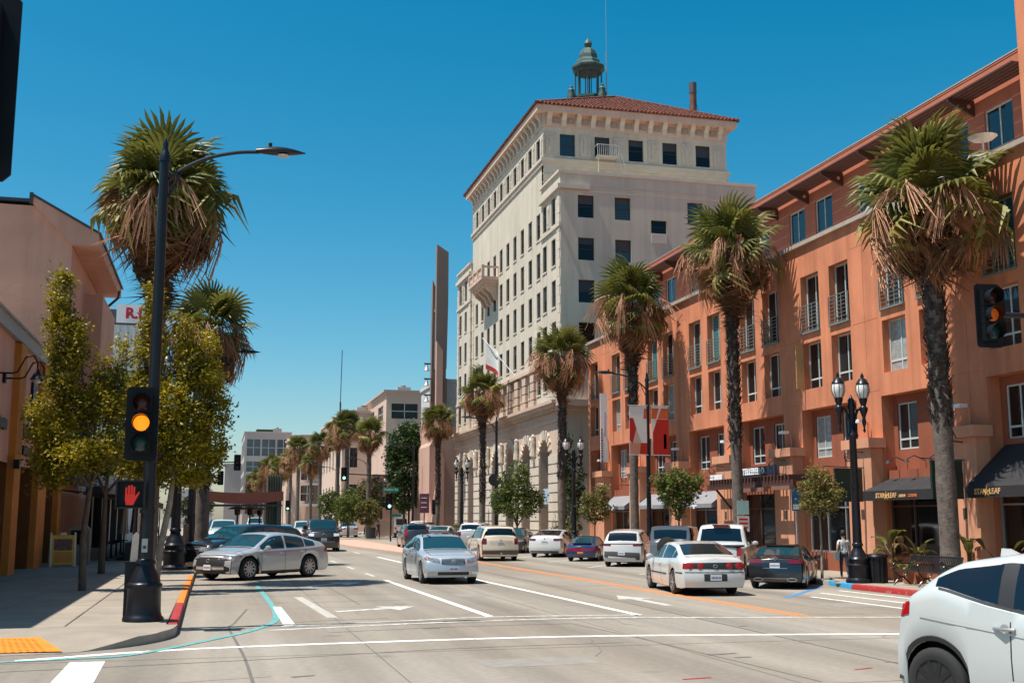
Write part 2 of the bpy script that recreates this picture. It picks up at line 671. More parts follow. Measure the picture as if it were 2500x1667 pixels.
for k in range(7):
    mark('stall_line', [(17.9, 37.9 + 5.9 * k), (14.6, 33.0 + 5.9 * k)], 0.11, M_pwf)
mb = MB()
for pts, w in (([(9.85, 44), (9.55, 30), (9.3, 20), (8.95, 10)], 0.05), ([(0.75, 26.3), (0.42, 22.8), (0.32, 21.9), (0.42, 19.0), (0.50, 16.2), (0.55, 10)], 0.045),
               ([(-0.5, 21.4), (0.3, 22.0), (1.9, 22.9), (3.4, 23.2)], 0.035), ([(2.0, 20.6), (4.3, 21.1), (6.6, 21.2)], 0.035),
               ([(-4, 16.2), (0.5, 16.9), (3.5, 17.6), (6.4, 17.8)], 0.04), ([(6.6, 21.2), (6.9, 18), (7.2, 13)], 0.03),
               ([(-0.5, 30.2), (3.0, 30.6), (5.3, 30.4)], 0.03), ([(8.5, 33.1), (11.4, 32.8)], 0.03), ([(11.9, 29.0), (15.2, 28.6)], 0.03),
               ([(3.0, 60), (3.2, 38), (3.3, 27)], 0.03), ([(0.8, 27.8), (5.0, 28.4)], 0.03), ([(9.0, 14.5), (13.5, 14.1)], 0.03)):
    strip(mb, curve(pts, 4), w, 0.003)
for x, y, a, l in ((7.0, 15.9, 0.2, 0.5), (7.25, 15.5, 0.1, 0.25), (4.1, 27.0, 0.0, 0.3), (6.7, 22.6, 0.2, 0.35), (3.7, 20.9, 0.0, 0.3), (1.0, 15.0, 0.3, 0.3), (9.4, 19.9, 0.4, 0.2)):
    strip(mb, [(x, y), (x + l * math.cos(a), y + l * math.sin(a))], 0.10, 0.003)
struct(mb.build('tar_seams', M_tar))
# slab joints, hairline cracks, repair patches and covers in the carriageway
mb = MB()
for k in range(16):
    y = 12.6 + 4.55 * k
    strip(mb, [(-0.5 if y > 21 else -14, y), (8.4, y + 0.25), (17.2, y + 0.1)], 0.014 if y > 22 else 0.02, 0.0025)
for x in (2.35, 6.9, 14.2):
    strip(mb, [(x, 8), (x + 0.1, 70)], 0.016, 0.0025)
rc = random.Random(12)
for k in range(34):
    x, y = rc.uniform(-6, 16), rc.uniform(11, 46)
    if y > 20 and x < 0:
        continue
    a = rc.choice((0, PI / 2)) + rc.uniform(-.5, .5)
    pts = [(x, y)]
    for j in range(rc.randint(4, 9)):
        a += rc.uniform(-.6, .6)
        pts.append((pts[-1][0] + .35 * math.cos(a), pts[-1][1] + .35 * math.sin(a)))
    strip(mb, pts, rc.uniform(0.008, 0.02), 0.0022)
struct(mb.build('slab_joints', M_tar))
M_patch = mat('repair_patch', (0.235, 0.215, 0.185), 0.9, var=0.15, scale=4)
for x, y, w, l in ((3.6, 15.3, 1.6, 0.9), (10.6, 33.0, 1.1, 2.6), (13.6, 23.6, 2.0, 1.2), (6.1, 29.0, 0.8, 1.3), (1.6, 31.5, 1.0, 1.8), (8.9, 45.0, 1.2, 3.0)):
    sheet('repair_patch', [(x, y), (x + w, y + .05), (x + w, y + l), (x - .04, y + l)], 0.0015, M_patch)
mark('survey_mark', [(5.65, 13.6), (6.05, 13.66)], 0.07, M_kred)
mark('survey_mark', [(8.2, 13.9), (8.5, 14.0)], 0.06, M_kred)


def slabs(parent, xs, ys, z, skip=None):
    """Pavement slabs laid with 12 mm open joints: one object each."""
    cache = {}
    for i in range(len(xs) - 1):
        for j in range(len(ys) - 1):
            if skip and skip((xs[i] + xs[i + 1]) / 2, (ys[j] + ys[j + 1]) / 2):
                continue
            w, l = round(xs[i + 1] - xs[i], 3), round(ys[j + 1] - ys[j], 3)
            if (w, l) not in cache:
                g = 0.011
                mbx = MB()
                a, b, t = w / 2 - g, l / 2 - g, 0.012
                mbx.prism([(-a, -b), (a, -b), (a, b), (-a, b)], -0.06, -t, 'z')
                o = mbx.add([(-a, -b, -t), (a, -b, -t), (a, b, -t), (-a, b, -t), (-a + t, -b + t, 0), (a - t, -b + t, 0), (a - t, b - t, 0), (-a + t, b - t, 0)],
                            [(0, 1, 5, 4), (1, 2, 6, 5), (2, 3, 7, 6), (3, 0, 4, 7), (4, 5, 6, 7)])
                cache[(w, l)] = mbx.mesh('paving_slab', M_walk)
            inst('paving_slab', cache[(w, l)], parent, ((xs[i] + xs[i + 1]) / 2, (ys[j] + ys[j + 1]) / 2, z + random.uniform(-0.003, 0.002)))


def frange(a, b, n):
    return [a + (b - a) * i / n for i in range(n + 1)]


# left pavement: bed, slabs, kerb in painted lengths, and the corner ramp that dips to the street
KZ = 0.15
lw = struct(MB().box(-7.4, -0.74, 21.2, 400, -0.05, KZ - 0.05).build('left_pavement', M_joint))
slabs(lw, frange(-7.4, -0.74, 4), frange(21.2, 66.2, 27), KZ)
MB().box(-7.4, -0.745, 66.2, 400, KZ - 0.049, KZ).build('far_paving', M_walk, lw)


def kerb(name, pts, segs, top=KZ, w=0.16, side=1):
    """Rounded kerb following pts; segs = [(from, to, material)] in polyline metres."""
    root = struct(MB().poly([(0, 0, -0.3), (0.01, 0, -0.3), (0, 0.01, -0.3)]).build(name, M_kerb))
    P = [Vector((x, y, 0)) for x, y in pts]
    cum = [0.0]
    for a, b in zip(P, P[1:]):
        cum.append(cum[-1] + (b - a).length)

    def at(s):
        for i in range(len(P) - 1):
            if s <= cum[i + 1] + 1e-6:
                t = (s - cum[i]) / max(1e-6, cum[i + 1] - cum[i])
                d = (P[i + 1] - P[i]).normalized()
                return P[i].lerp(P[i + 1], t), Vector((d.y, -d.x, 0)) * side
        d = (P[-1] - P[-2]).normalized()
        return P[-1], Vector((d.y, -d.x, 0)) * side
    for a, b, m in segs:
        b = min(b, cum[-1])
        n = max(1, int((b - a) / 1.2)) if b - a < 60 else 4
        mbx = MB()
        prof = [(0.0, -0.04), (0.0, top - 0.03), (-0.01, top - 0.01), (-0.03, top), (-w, top)]
        rows = []
        for k in range(n + 1):
            p, nrm = at(a + (b - a) * k / n)
            rows.append([(p.x + nrm.x * o, p.y + nrm.y * o, z) for o, z in prof])
        mbx.grid(lambda u, v: rows[int(round(u * n))][int(round(v * 4))], n, 4)
        mbx.build('kerb_length', m, root, smooth=True)
    return root


kerb('left_kerb', [(-0.56, 21.15), (-0.60, 30), (-0.6, 120)],
     [(0, 4.6, M_kred), (4.61, 5.4, M_kred), (5.41, 18.4, M_korange), (18.41, 99, M_kerb)])
# corner ramp
edge = curve([(-0.56, 21.2), (-0.66, 20.2), (-1.1, 19.25), (-1.75, 18.6), (-2.8, 18.3), (-5.0, 18.1), (-9.0, 18.0)], 6)
ez = []
for i, (x, y) in enumerate(edge):
    ez.append(KZ if x > -0.8 else (KZ - 0.01 if x > -1.05 else max(0.006, KZ * (x + 1.85) / 0.8)))
ne = len(edge) - 1
back_x = [-0.56 + (-9.0 + 0.56) * (i / ne) ** 1.2 for i in range(ne + 1)]


def ramp_pt(u, v):
    i = int(round(u * ne))
    x, y, z = edge[i][0], edge[i][1], ez[i]
    return (x + (back_x[i] - x) * v, y + (21.2 - y) * v, z + (KZ - z) * min(1, v * 1.35))


mb = MB().grid(ramp_pt, ne, 4)
mb.grid(lambda u, v: (edge[int(round(u * ne))][0], edge[int(round(u * ne))][1], ez[int(round(u * ne))] * v - 0.05 * (1 - v)), ne, 1, 1)
struct(mb.build('corner_ramp', [M_walk, M_kerb], smooth=True))
M_tact = mat('tactile_orange', (0.72, 0.21, 0.01), 0.75)
mb = MB()


def tz(x, y):
    return 0.004 + KZ * max(0, min(1, (y - 18.25) / 2.95 * 1.35))


mb.grid(lambda u, v: (-4.2 + (1.55 + 0.5 * (1 - v) + 0.05) * u, 18.42 + v * 1.3 + 0.06 * u, 0.012 + tz(0, 18.42 + v * 1.3)), 4, 4)
for i in range(18):
    for j in range(10):
        x, y = -4.15 + i * 0.105 * (1 - 0.02 * j), 18.5 + j * 0.125
        z = 0.012 + tz(0, y)
        mb.add([(x - .025, y - .025, z), (x + .025, y - .025, z), (x + .025, y + .025, z), (x - .025, y + .025, z), (x, y, z + 0.005)],
               [(0, 1, 4), (1, 2, 4), (2, 3, 4), (3, 0, 4)])
struct(mb.build('tactile_paving', M_tact))

# right pavement with the kerb build-out at the corner
RP = [(17.34, 15.0), (17.34, 30.4), (17.62, 31.2), (18.15, 31.9), (18.2, 40), (18.2, 400)]
rw = struct(MB().poly([(17.5, 15, KZ - 0.05), (17.5, 30.5, KZ - 0.05), (18.35, 32.1, KZ - 0.05), (18.35, 400, KZ - 0.05), (24, 400, KZ - 0.05), (24, 15, KZ - 0.05)]).build('right_pavement', M_joint))
slabs(rw, [18.36, 19.95, 21.6], frange(15, 66.2, 32), KZ)
slabs(rw, [17.5, 18.36], frange(15, 30.6, 10), KZ)
MB().poly([(17.5, 30.6, KZ), (18.36, 30.6, KZ), (18.36, 32.1, KZ)]).build('paving_slab', M_walk, rw)
MB().box(18.36, 24, 66.2, 400, KZ - 0.049, KZ).build('far_paving', M_walk, rw)
kerb('right_kerb', RP, [(0, 14.4, M_kred), (14.41, 16.4, M_kblue), (16.41, 300, M_kerb)], side=-1)
# ------------------------------------------------------------------ apartment building of orange stucco
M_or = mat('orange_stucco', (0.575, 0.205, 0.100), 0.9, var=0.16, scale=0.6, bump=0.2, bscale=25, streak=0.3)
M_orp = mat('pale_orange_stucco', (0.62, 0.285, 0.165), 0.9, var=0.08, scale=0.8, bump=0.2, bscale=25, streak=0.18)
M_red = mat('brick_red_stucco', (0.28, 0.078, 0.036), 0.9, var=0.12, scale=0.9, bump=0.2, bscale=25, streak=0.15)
M_ter = mat('terracotta_stucco', (0.44, 0.135, 0.075), 0.9, var=0.09, scale=0.9, bump=0.2, bscale=25, streak=0.1)
M_coping = mat('coping_metal', (0.40, 0.33, 0.27), 0.5)
M_trell = mat('trellis_brown', (0.075, 0.030, 0.022), 0.6)
M_rail = mat('railing_metal', (0.17, 0.20, 0.185), 0.5)
M_awn = mat('black_awning', (0.018, 0.016, 0.018), 0.75, var=0.3)
M_awng = mat('grey_awning', (0.22, 0.22, 0.235), 0.8, var=0.1)
M_gsign = mat('green_sign', (0.012, 0.035, 0.022), 0.5)
M_cream_letter = mat('cream_letter', (0.62, 0.36, 0.16), 0.6)
M_wletter = mat('white_letter', (0.8, 0.8, 0.8), 0.6)

apt = thing('apartment_building', 'long orange stucco apartment building with shops below along the right pavement', 'building', (21, 42, 0))
AX, AY = 21.0, 42.0      # local x = depth from the facade, local y = world y - 42


def ap(name, mb, m, parent=apt, **k):
    return mb.build(name, m, parent, **k)


def W3(x0):
    return lambda u, v, d: (x0 + d, u - AY, v)


YF = [17.3, 22.6, 27.91, 33.26, 38.56, 43.78, 49.18, 54.5, 60.0]
ANEAR, AFAR = 13.5, 63.95
holes = []
F3, F4 = (6.66, 8.38), (8.72, 10.90)
win34 = []
for yf in YF:
    for a, b in ((0.25, 1.58), (2.32, 3.62)):
        holes.append((yf - b, yf - a, F3[0], F3[1], 0.34))
        holes.append((yf - b, yf - a, F4[0], F4[1], 0.34))
        win34.append((yf - b, yf - a))
    holes.append((yf - 3.78, yf, 0.12, 5.92, 0.42))
holes.append((62.18, 63.5, F3[0], F3[1], 0.34))
holes.append((62.18, 63.5, F4[0], F4[1], 0.34))
win34.append((62.18, 63.5))
holes.append((61.7, 63.6, 3.4, 5.85, 0.42))
# hairline control joints down the piers and across at the floor lines
for yf in YF:
    holes.append((yf + 0.76, yf + 0.775, 4.6, 12.0, 0.02, 1))
wall = MB()
wall_holes(wall, W3(0.0), ANEAR, AFAR, 0.0, 12.05, holes, 0.34, 0, 0)
wall.poly([(0, AFAR - AY, 0), (26, AFAR - AY, 0), (26, AFAR - AY, 12.05), (0, AFAR - AY, 12.05)])
wall.poly([(0, ANEAR - AY, 0), (26, ANEAR - AY, 0), (26, ANEAR - AY, 12.05), (0, ANEAR - AY, 12.05)])
wall.poly([(26, ANEAR - AY, 0), (26, AFAR - AY, 0), (26, AFAR - AY, 12.05), (26, ANEAR - AY, 12.05)])
ap('wall', wall, M_or)
fl = MB()
for yf in YF:                                  # shallow joints at the storey lines, on the piers only
    for z in (6.12, 8.52, 11.18):
        fl.box(-0.004, 0.006, yf + 0.03 - AY, yf + 1.5 - AY, z, z + 0.016)
ap('joint_line', fl, M_ter)
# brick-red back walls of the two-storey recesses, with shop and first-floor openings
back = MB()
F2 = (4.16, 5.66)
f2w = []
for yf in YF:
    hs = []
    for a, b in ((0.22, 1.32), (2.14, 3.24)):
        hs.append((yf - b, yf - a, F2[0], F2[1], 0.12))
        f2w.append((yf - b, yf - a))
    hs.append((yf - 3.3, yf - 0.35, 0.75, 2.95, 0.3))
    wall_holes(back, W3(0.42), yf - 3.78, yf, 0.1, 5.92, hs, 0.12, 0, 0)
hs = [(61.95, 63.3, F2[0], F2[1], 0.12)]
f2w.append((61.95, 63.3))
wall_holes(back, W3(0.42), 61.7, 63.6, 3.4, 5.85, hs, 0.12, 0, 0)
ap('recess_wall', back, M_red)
# dark floors behind the glass, so that an open sash shows a room
# roof terrace, penthouse wall set back, its coping
ap('coping', MB().box(-0.14, 0.35, ANEAR - AY, AFAR + 0.1 - AY, 12.05, 12.2), M_coping)
ap('terrace', MB().box(0.35, 26, ANEAR - AY, AFAR - AY, 11.9, 12.0), M_coping)
ph, phw = [], []
for k in range(-3, 5):
    b = 42.02 + 5.33 * k
    for o in (0.0, -2.16):
        phw.append((b + o - 0.66, b + o + 0.66))
phw = [w for w in phw if 28.3 < w[0] and w[1] < 63]
pw = MB()
wall_holes(pw, W3(2.0), 26.9, 63.6, 12.0, 15.92, [(a, b, 13.28, 14.62, 0.14) for a, b in phw], 0.14)
pw.poly([(2, 63.6 - AY, 12), (20, 63.6 - AY, 12), (20, 63.6 - AY, 15.92), (2, 63.6 - AY, 15.92)])
ap('penthouse_wall', pw, M_ter)
ap('roof', MB().box(1.985, 20, 26.9 - AY, 63.8 - AY, 15.92, 15.99), M_ter)
ap('roof_flashing', MB().box(1.97, 2.1, 26.9 - AY, 63.85 - AY, 15.99, 16.03), M_coping)
ap('stair_tower', MB().box(1.3, 9, 13.5 - AY, 27.28 - AY, 12.0, 22.5), M_or)


def window_meshes(w, h, kind, pane):
    """Frame mesh and pane mesh of a window w wide, h high, origin bottom centre, glass facing -x."""
    f, g = MB(), MB()
    t = 0.05
    f.box(0, 0.07, -w / 2, w / 2, 0, t)
    f.box(0, 0.07, -w / 2, w / 2, h - t, h)
    f.box(0, 0.07, -w / 2, -w / 2 + t, t, h - t)
    f.box(0, 0.07, w / 2 - t, w / 2, t, h - t)
    f.box(0.005, 0.065, -0.025, 0.025, t, h - t)
    z0 = t
    if kind == 'low':
        zt = h * 0.22
        f.box(0.006, 0.066, -w / 2 + t, -0.025, zt - 0.03, zt + 0.03)
        f.box(0.006, 0.066, 0.025, w / 2 - t, zt - 0.03, zt + 0.03)
    g.box(0.03, 0.045, -w / 2 + t, -0.025, t, h - t)
    g.box(0.03, 0.045, 0.025, w / 2 - t, t, h - t)
    return f.mesh('window', M_winframe), [g.mesh('pane', p) for p in pane]


def put_windows(spans, z0, z1, x, kind, panes, weights, rng, frame_mat=None):
    cache = {}
    for a, b in spans:
        w = round(b - a, 2)
        if w not in cache:
            cache[w] = window_meshes(w, z1 - z0, kind, panes)
        fm, pm = cache[w]
        o = inst('window', fm, apt, (x, (a + b) / 2 - AY, z0))
        inst('pane', rng.choices(pm, weights)[0], o)


rw_ = random.Random(4)
put_windows(win34, F3[0], F3[1], 0.26, 'low', [G_win, G_dark, G_curt], (5, 4, 2), rw_)
put_windows(win34, F4[0], F4[1], 0.26, 'door', [G_win, G_dark, G_teal], (5, 3, 3), rw_)
put_windows(f2w, F2[0], F2[1], 0.48, 'low', [G_win, G_dark, G_curt], (5, 3, 2), rw_)
put_windows(phw, 13.28, 14.62, 2.06, 'door', [G_win], (1,), rw_)

# Juliet railings of the fourth floor and the sills
rails = {}
for a, b in win34:
    w = round(b - a, 2)
    if w not in rails:
        r = MB()
        for k in range(8):
            r.tube([(-0.06, -w / 2 - 0.02, 0.08 + 0.135 * k), (-0.06, w / 2 + 0.02, 0.08 + 0.135 * k)], 0.011 if k < 7 else 0.018, 5)
        for y in (-w / 2, -w / 6, w / 6, w / 2):
            r.box(-0.075, -0.045, y - 0.015, y + 0.015, 0.02, 1.04)
        r.box(-0.09, 0.0, -w / 2 - 0.04, w / 2 + 0.04, -0.03, 0.03)
        rails[w] = r.mesh('railing', M_rail)
    inst('railing', rails[w], apt, (0.0, (a + b) / 2 - AY, F4[0] + 0.02))
# sun trellis under the eaves
for k in range(5):
    ap('trellis_board', MB().box(1.06 + 0.18 * k, 1.215 + 0.18 * k, 27.3 - AY, 63.4 - AY, 15.14, 15.19), M_trell)
brk = MB()
brk.prism([(1.02, 15.139), (2.0, 15.139), (2.0, 14.62), (1.8, 14.68), (1.05, 15.02)], -0.05, 0.05, 'y')
brk.lathe([(0.07, -0.056), (0.07, 0.056)], 10, M=Matrix.Translation((1.78, 0, 14.92)) @ Matrix.Rotation(R_(90), 4, 'X'), mi=1)
bmh = brk.mesh('trellis_bracket', [M_trell, M_orp])
for k in range(-5, 9):
    y = 41.0 + 2.665 * k
    if 28.2 < y < 63.3:
        inst('trellis_bracket', bmh, apt, (0, y - AY, 0))

# pilasters at the foot of the piers, with slab caps
PIL = [(yf + 0.03, yf + 1.5) for yf in YF]
for a, b in PIL:
    p = MB().box(-0.46, -0.002, a - AY, b - AY, 0.1, 4.22)
    p.box(-0.452, -0.01, a - AY + 0.01, b - AY - 0.01, 4.22, 4.235)
    ap('pilaster', p, M_orp)
    ap('pilaster_cap', MB().box(-0.6, 0.04, a - 0.12 - AY, b + 0.12 - AY, 4.235, 4.55), M_orp)
    c = MB().box(-0.475, -0.46, a + 0.55 - AY, a + 0.72 - AY, 1.95, 2.25)
    ap('wall_lamp', c, M_bronze)
    # cornice flood lamp on a stalk
    s = MB().tube([(-0.12, a + 0.65 - AY, 4.55), (-0.12, a + 0.65 - AY, 5.1), (-0.34, a + 0.65 - AY, 5.16)], 0.03, 6)
    s.cbox((-0.42, a + 0.65 - AY, 5.15), (0.26, 0.34, 0.1), 1)
    ap('flood_lamp', s, [M_orp, M_white])
# shop fronts in the recesses: stall riser, glass, mullions
for i, yf in enumerate(YF):
    y0, y1 = yf - 3.74, yf - 0.03
    ap('stall_riser', MB().box(0.10, 0.41, y0 - AY, y1 - AY, 0.12, 0.78), M_red)
    ap('shop_lintel', MB().box(0.12, 0.41, y0 - AY, y1 - AY, 2.92, 3.5), M_red)
    o = ap('shop_window', MB().box(0.22, 0.24, y0 - AY, y1 - AY, 0.78, 2.92), G_dark)
    f = MB()
    for y in frange(y0 + 0.03, y1 - 0.03, 3):
        f.box(0.17, 0.22, y - 0.03 - AY, y + 0.03 - AY, 0.78, 2.92)
    f.box(0.165, 0.215, y0 - AY, y1 - AY, 0.78, 0.84)
    f.box(0.165, 0.215, y0 - AY, y1 - AY, 2.32, 2.37)
    f.build('frame', M_bronze if i % 2 else M_steel, o)


def awning(parent, y0, y1, zb, zt, out, m, valance=0.28, open_=0.0):
    """Sloping fabric awning with closed ends, hung on the recess wall."""
    x1, xa = 0.40, -0.46 - out
    a, b = y0 - AY, y1 - AY
    ins = open_
    mb_ = MB()
    mb_.poly([(xa, a, zb + valance), (xa, b, zb + valance), (x1, b - ins, zt), (x1, a + ins, zt)])
    mb_.poly([(xa, a, zb + valance), (x1, a + ins, zt), (x1, a, zb + valance)])
    mb_.poly([(xa, b, zb + valance), (x1, b - ins, zt), (x1, b, zb + valance)])
    mb_.poly([(xa, a, zb), (xa, b, zb), (xa, b, zb + valance), (xa, a, zb + valance)])
    mb_.poly([(xa, a, zb), (x1, a, zb), (x1, a, zb + valance), (xa, a, zb + valance)])
    mb_.poly([(xa, b, zb), (x1, b, zb), (x1, b, zb + valance), (xa, b, zb + valance)])
    o = mb_.build('awning', m, parent)
    fr = MB()
    for k in range(4):
        y = a + (b - a) * k / 3
        yt = a + ins + (b - a - 2 * ins) * k / 3
        fr.tube([(xa + 0.03, y, zb + valance - 0.02), (x1 - 0.02, yt, zt - 0.03)], 0.015, 5)
    fr.build('awning_rib', M_dark, o)
    return o


def star_leaf(aw, y, z, x, full=True):
    y = y - AY
    add_text(aw, 'STAR', 0.21, (x, y + (0.54 if full else 0.47), z), (-1, 0), M_cream_letter, 0.006, 1.05, 0.006)
    st = MB()
    for k in range(5):
        a = PI / 2 + k * 2 * PI / 5
        st.poly([(0, 0, 0), (0.05 * math.cos(a - 0.6), 0.05 * math.sin(a - 0.6), 0), (0.17 * math.cos(a), 0.17 * math.sin(a), 0), (0.05 * math.cos(a + 0.6), 0.05 * math.sin(a + 0.6), 0)])
    me = st.mesh('maple_leaf_emblem', mat('gold_emblem', (0.65, 0.36, 0.08), 0.6))
    inst('maple_leaf_emblem', me, aw, mw=Matrix.Translation((x - 0.004, y + 0.2, z)) @ facing(-1, 0))
    add_text(aw, 'LEAF', 0.21, (x, y - 0.13, z), (-1, 0), M_cream_letter, 0.006, 1.05, 0.006)
    if full:
        add_text(aw, 'ASIAN', 0.12, (x, y - 0.66, z - 0.02), (-1, 0), M_cream_letter, 0.006, 1.1, 0.004)
        add_text(aw, 'CUISINE', 0.12, (x, y - 1.20, z - 0.02), (-1, 0), mat('rust_letter', (0.55, 0.14, 0.04), 0.6), 0.006, 1.1, 0.004)


a1 = awning(apt, 29.35, 33.3, 2.52, 3.36, 0.35, M_awn, 0.3, 0.2)
a1['label'] = 'black awning lettered STAR LEAF ASIAN CUISINE'
star_leaf(a1, 31.75, 2.66, -0.822)
a2 = awning(apt, 24.2, 28.05, 2.52, 4.0, 0.35, M_awn, 0.3, 0.25)
a2['label'] = 'black awning with a steep hood lettered STAR LEAF'
star_leaf(a2, 26.9, 2.68, -0.822, False)
for yf in (49.18, 54.5, 60.0):
    g1 = awning(apt, yf - 3.75, yf - 0.05, 2.42, 3.35, 0.2, M_awng, 0.18, 0.0)
    lg = MB().cbox((-0.668, yf - 1.9 - AY, 2.52), (0.012, 0.7, 0.06)).cbox((-0.668, yf - 1.9 - AY, 2.44), (0.012, 0.16, 0.1))
    lg.build('emblem', M_wletter, g1)
bl = MB().box(-0.3, -0.28, 50.2 - AY, 52.0 - AY, 2.62, 3.2)
ap('blue_banner', bl, mat('slate_banner', (0.10, 0.13, 0.19), 0.7))

# timber canopy with the shop name, over the pilasters near the pickup
can = MB()
for k in range(26):
    y = 37.4 + 0.27 * k
    can.box(-1.25, 0.38, y - AY, y + 0.09 - AY, 3.34, 3.52)
cano = ap('timber_canopy', can, M_trell)
MB().box(-1.2, -1.08, 37.2 - AY, 44.6 - AY, 3.12, 3.34).box(-0.2, -0.08, 37.2 - AY, 44.6 - AY, 3.12, 3.34).build('canopy_beam', M_trell, cano)
MB().box(-1.45, -1.25, 39.0 - AY, 40.9 - AY, 2.95, 3.1).box(-1.45, -1.25, 37.0 - AY, 38.4 - AY, 2.98, 3.12).build('canopy_beam', mat('pale_timber', (0.20, 0.10, 0.07), 0.7), cano)
for y in (37.3, 43.9):
    MB().tube([(-1.1, y - AY, 3.12), (-0.45, y - AY, 2.35)], 0.05, 6).build('canopy_strut', M_trell, cano)
MB().box(-1.0, -0.94, 38.9 - AY, 42.6 - AY, 3.55, 3.92).build('sign_board', mat('navy_board', (0.02, 0.025, 0.05), 0.5), cano)
add_text(cano, 'TELLEBELLO', 0.34, (-1.01, 40.7 - AY, 3.74), (-1, 0), M_wletter, 0.008, 1.0, 0.012)
MB().cbox((-0.9, 44.3 - AY, 3.6), (0.06, 1.2, 0.3)).build('sign_board', M_wletter, cano)
# hanging green signs on scroll brackets beside the awnings
for yb, n in ((28.5, 0), (33.75, 1), (39.1, 2)):
    sg = MB()
    sc = curve([(-0.46, 0, 4.1), (-0.9, 0, 4.12), (-1.15, 0, 3.98), (-1.05, 0, 3.8), (-0.9, 0, 3.88), (-0.95, 0, 3.97)], 5)
    sg.tube([(x, yb - AY, z) for x, y, z in sc], 0.02, 6)
    sg.tube([(-0.46, yb - AY, 3.6), (-1.9, yb - AY, 3.64)], 0.018, 6)
    sg.tube([(-1.12, yb - AY, 4.0), (-1.12, yb - AY, 3.62)], 0.015, 6)
    o = ap('scroll_bracket', sg, M_dark)
    if n < 2:
        MB().box(-1.55, -0.55, yb - 0.04 - AY, yb + 0.04 - AY, 2.5, 3.58).build('hanging_sign', M_gsign, o)
for yb in (44.5, 49.8, 55.2):
    sg = MB()
    sc = curve([(-0.46, 0, 4.1), (-0.9, 0, 4.12), (-1.15, 0, 3.98), (-1.05, 0, 3.8), (-0.9, 0, 3.88), (-0.95, 0, 3.97)], 5)
    sg.tube([(x, yb - AY, z) for x, y, z in sc], 0.02, 6)
    sg.tube([(-0.46, yb - AY, 3.64), (-1.3, yb - AY, 3.64)], 0.018, 6)
    ap('scroll_bracket', sg, M_dark)
# gooseneck picture lamps above the awning
for y in (30.4, 31.6, 32.6):
    ap('picture_lamp', MB().tube([(0.4, y - AY, 3.75), (0.0, y - AY, 3.9), (-0.25, y - AY, 3.78)], 0.018, 6).lathe([(0.03, 0.05), (0.09, -0.05)], 8, (-0.27, y - AY, 3.74)), M_dark)
# tall white banner standing out at the far end of the facade
vb = tag(MB().box(-0.78, -0.38, 59.5, 59.55, 5.0, 8.75).build('banner', mat('white_cloth', (0.78, 0.78, 0.76), 0.8, var=0.04), loc=(21, 0, 0)),
         'tall narrow white banner hanging edge-on from the far end of the orange facade', 'banner')
mbl = MB()
rl = random.Random(2)
z = 5.0
while z < 6.8:
    hgt = rl.uniform(0.05, 0.12)
    mbl.box(-0.75, -0.67, 59.492, 59.499, z, z + hgt)
    z += hgt + rl.uniform(0.03, 0.06)
mbl.build('lettering', M_dark, vb)
mbl = MB().box(-0.56, -0.48, 59.492, 59.499, 6.4, 7.7)
mbl.build('lettering', mat('mauve_print', (0.45, 0.35, 0.5), 0.7), vb)
# open sash on the third floor
ap('open_sash', MB().box(-0.34, -0.02, 38.22 - AY, 38.27 - AY, 6.7, 8.3), mat('tan_shutter', (0.42, 0.24, 0.10), 0.6))
# satellite dish and vent on the terrace
ap('satellite_dish', MB().lathe([(0.05, 0), (0.30, 0.05), (0.42, 0.14)], 12, (0.15, 27.6 - AY, 12.75)).tube([(0.15, 27.6 - AY, 12.2), (0.15, 27.6 - AY, 12.75)], 0.03, 6), M_white)
# ------------------------------------------------------------------ cream bank tower with a tiled roof
M_cr = mat('cream_stucco', (0.55, 0.485, 0.385), 0.9, var=0.09, scale=0.35, bump=0.15, bscale=18, streak=0.16)
M_crs = mat('cream_stone', (0.55, 0.475, 0.385), 0.85, var=0.08, scale=0.9, bump=0.2, bscale=12, rnd=0.05)
M_pk = mat('pink_stone', (0.55, 0.40, 0.31), 0.85, var=0.09, scale=0.8, bump=0.2, bscale=12, rnd=0.07, streak=0.08)
M_tile = mat('clay_roof_tile', (0.16, 0.052, 0.034), 0.85, var=0.55, scale=3.5, rnd=0.15)
M_rel = mat('relief_stone', (0.50, 0.44, 0.36), 0.9, var=0.1, scale=4, bump=0.9, bscale=7)
M_verd = mat('verdigris_copper', (0.045, 0.085, 0.075), 0.6, 0.2, var=0.35, scale=4)
M_twin = glass_mat('tower_window_glass', (0.006, 0.007, 0.010), 0.08, 0.03)
M_twin.node_tree.nodes['Principled BSDF'].inputs['Specular IOR Level'].default_value = 0.3
M_frame_d = mat('dark_sash', (0.035, 0.022, 0.018), 0.5)

TX, TY = 21.0, 73.9
tow = thing('bank_tower', 'tall cream stone bank tower with arched base, red tile roof and copper lantern', 'building', (TX, TY, 0))


def tp(name, mb, m, parent=tow, **k):
    return mb.build(name, m, parent, **k)


def TW(x):                        # street faces: u = world y, depth to +x
    return lambda u, v, d: (x + d, u - TY, v)


def TN(y):                        # faces towards the viewer: u = world x, depth to +y
    return lambda u, v, d: (u - TX, y - TY + d, v)


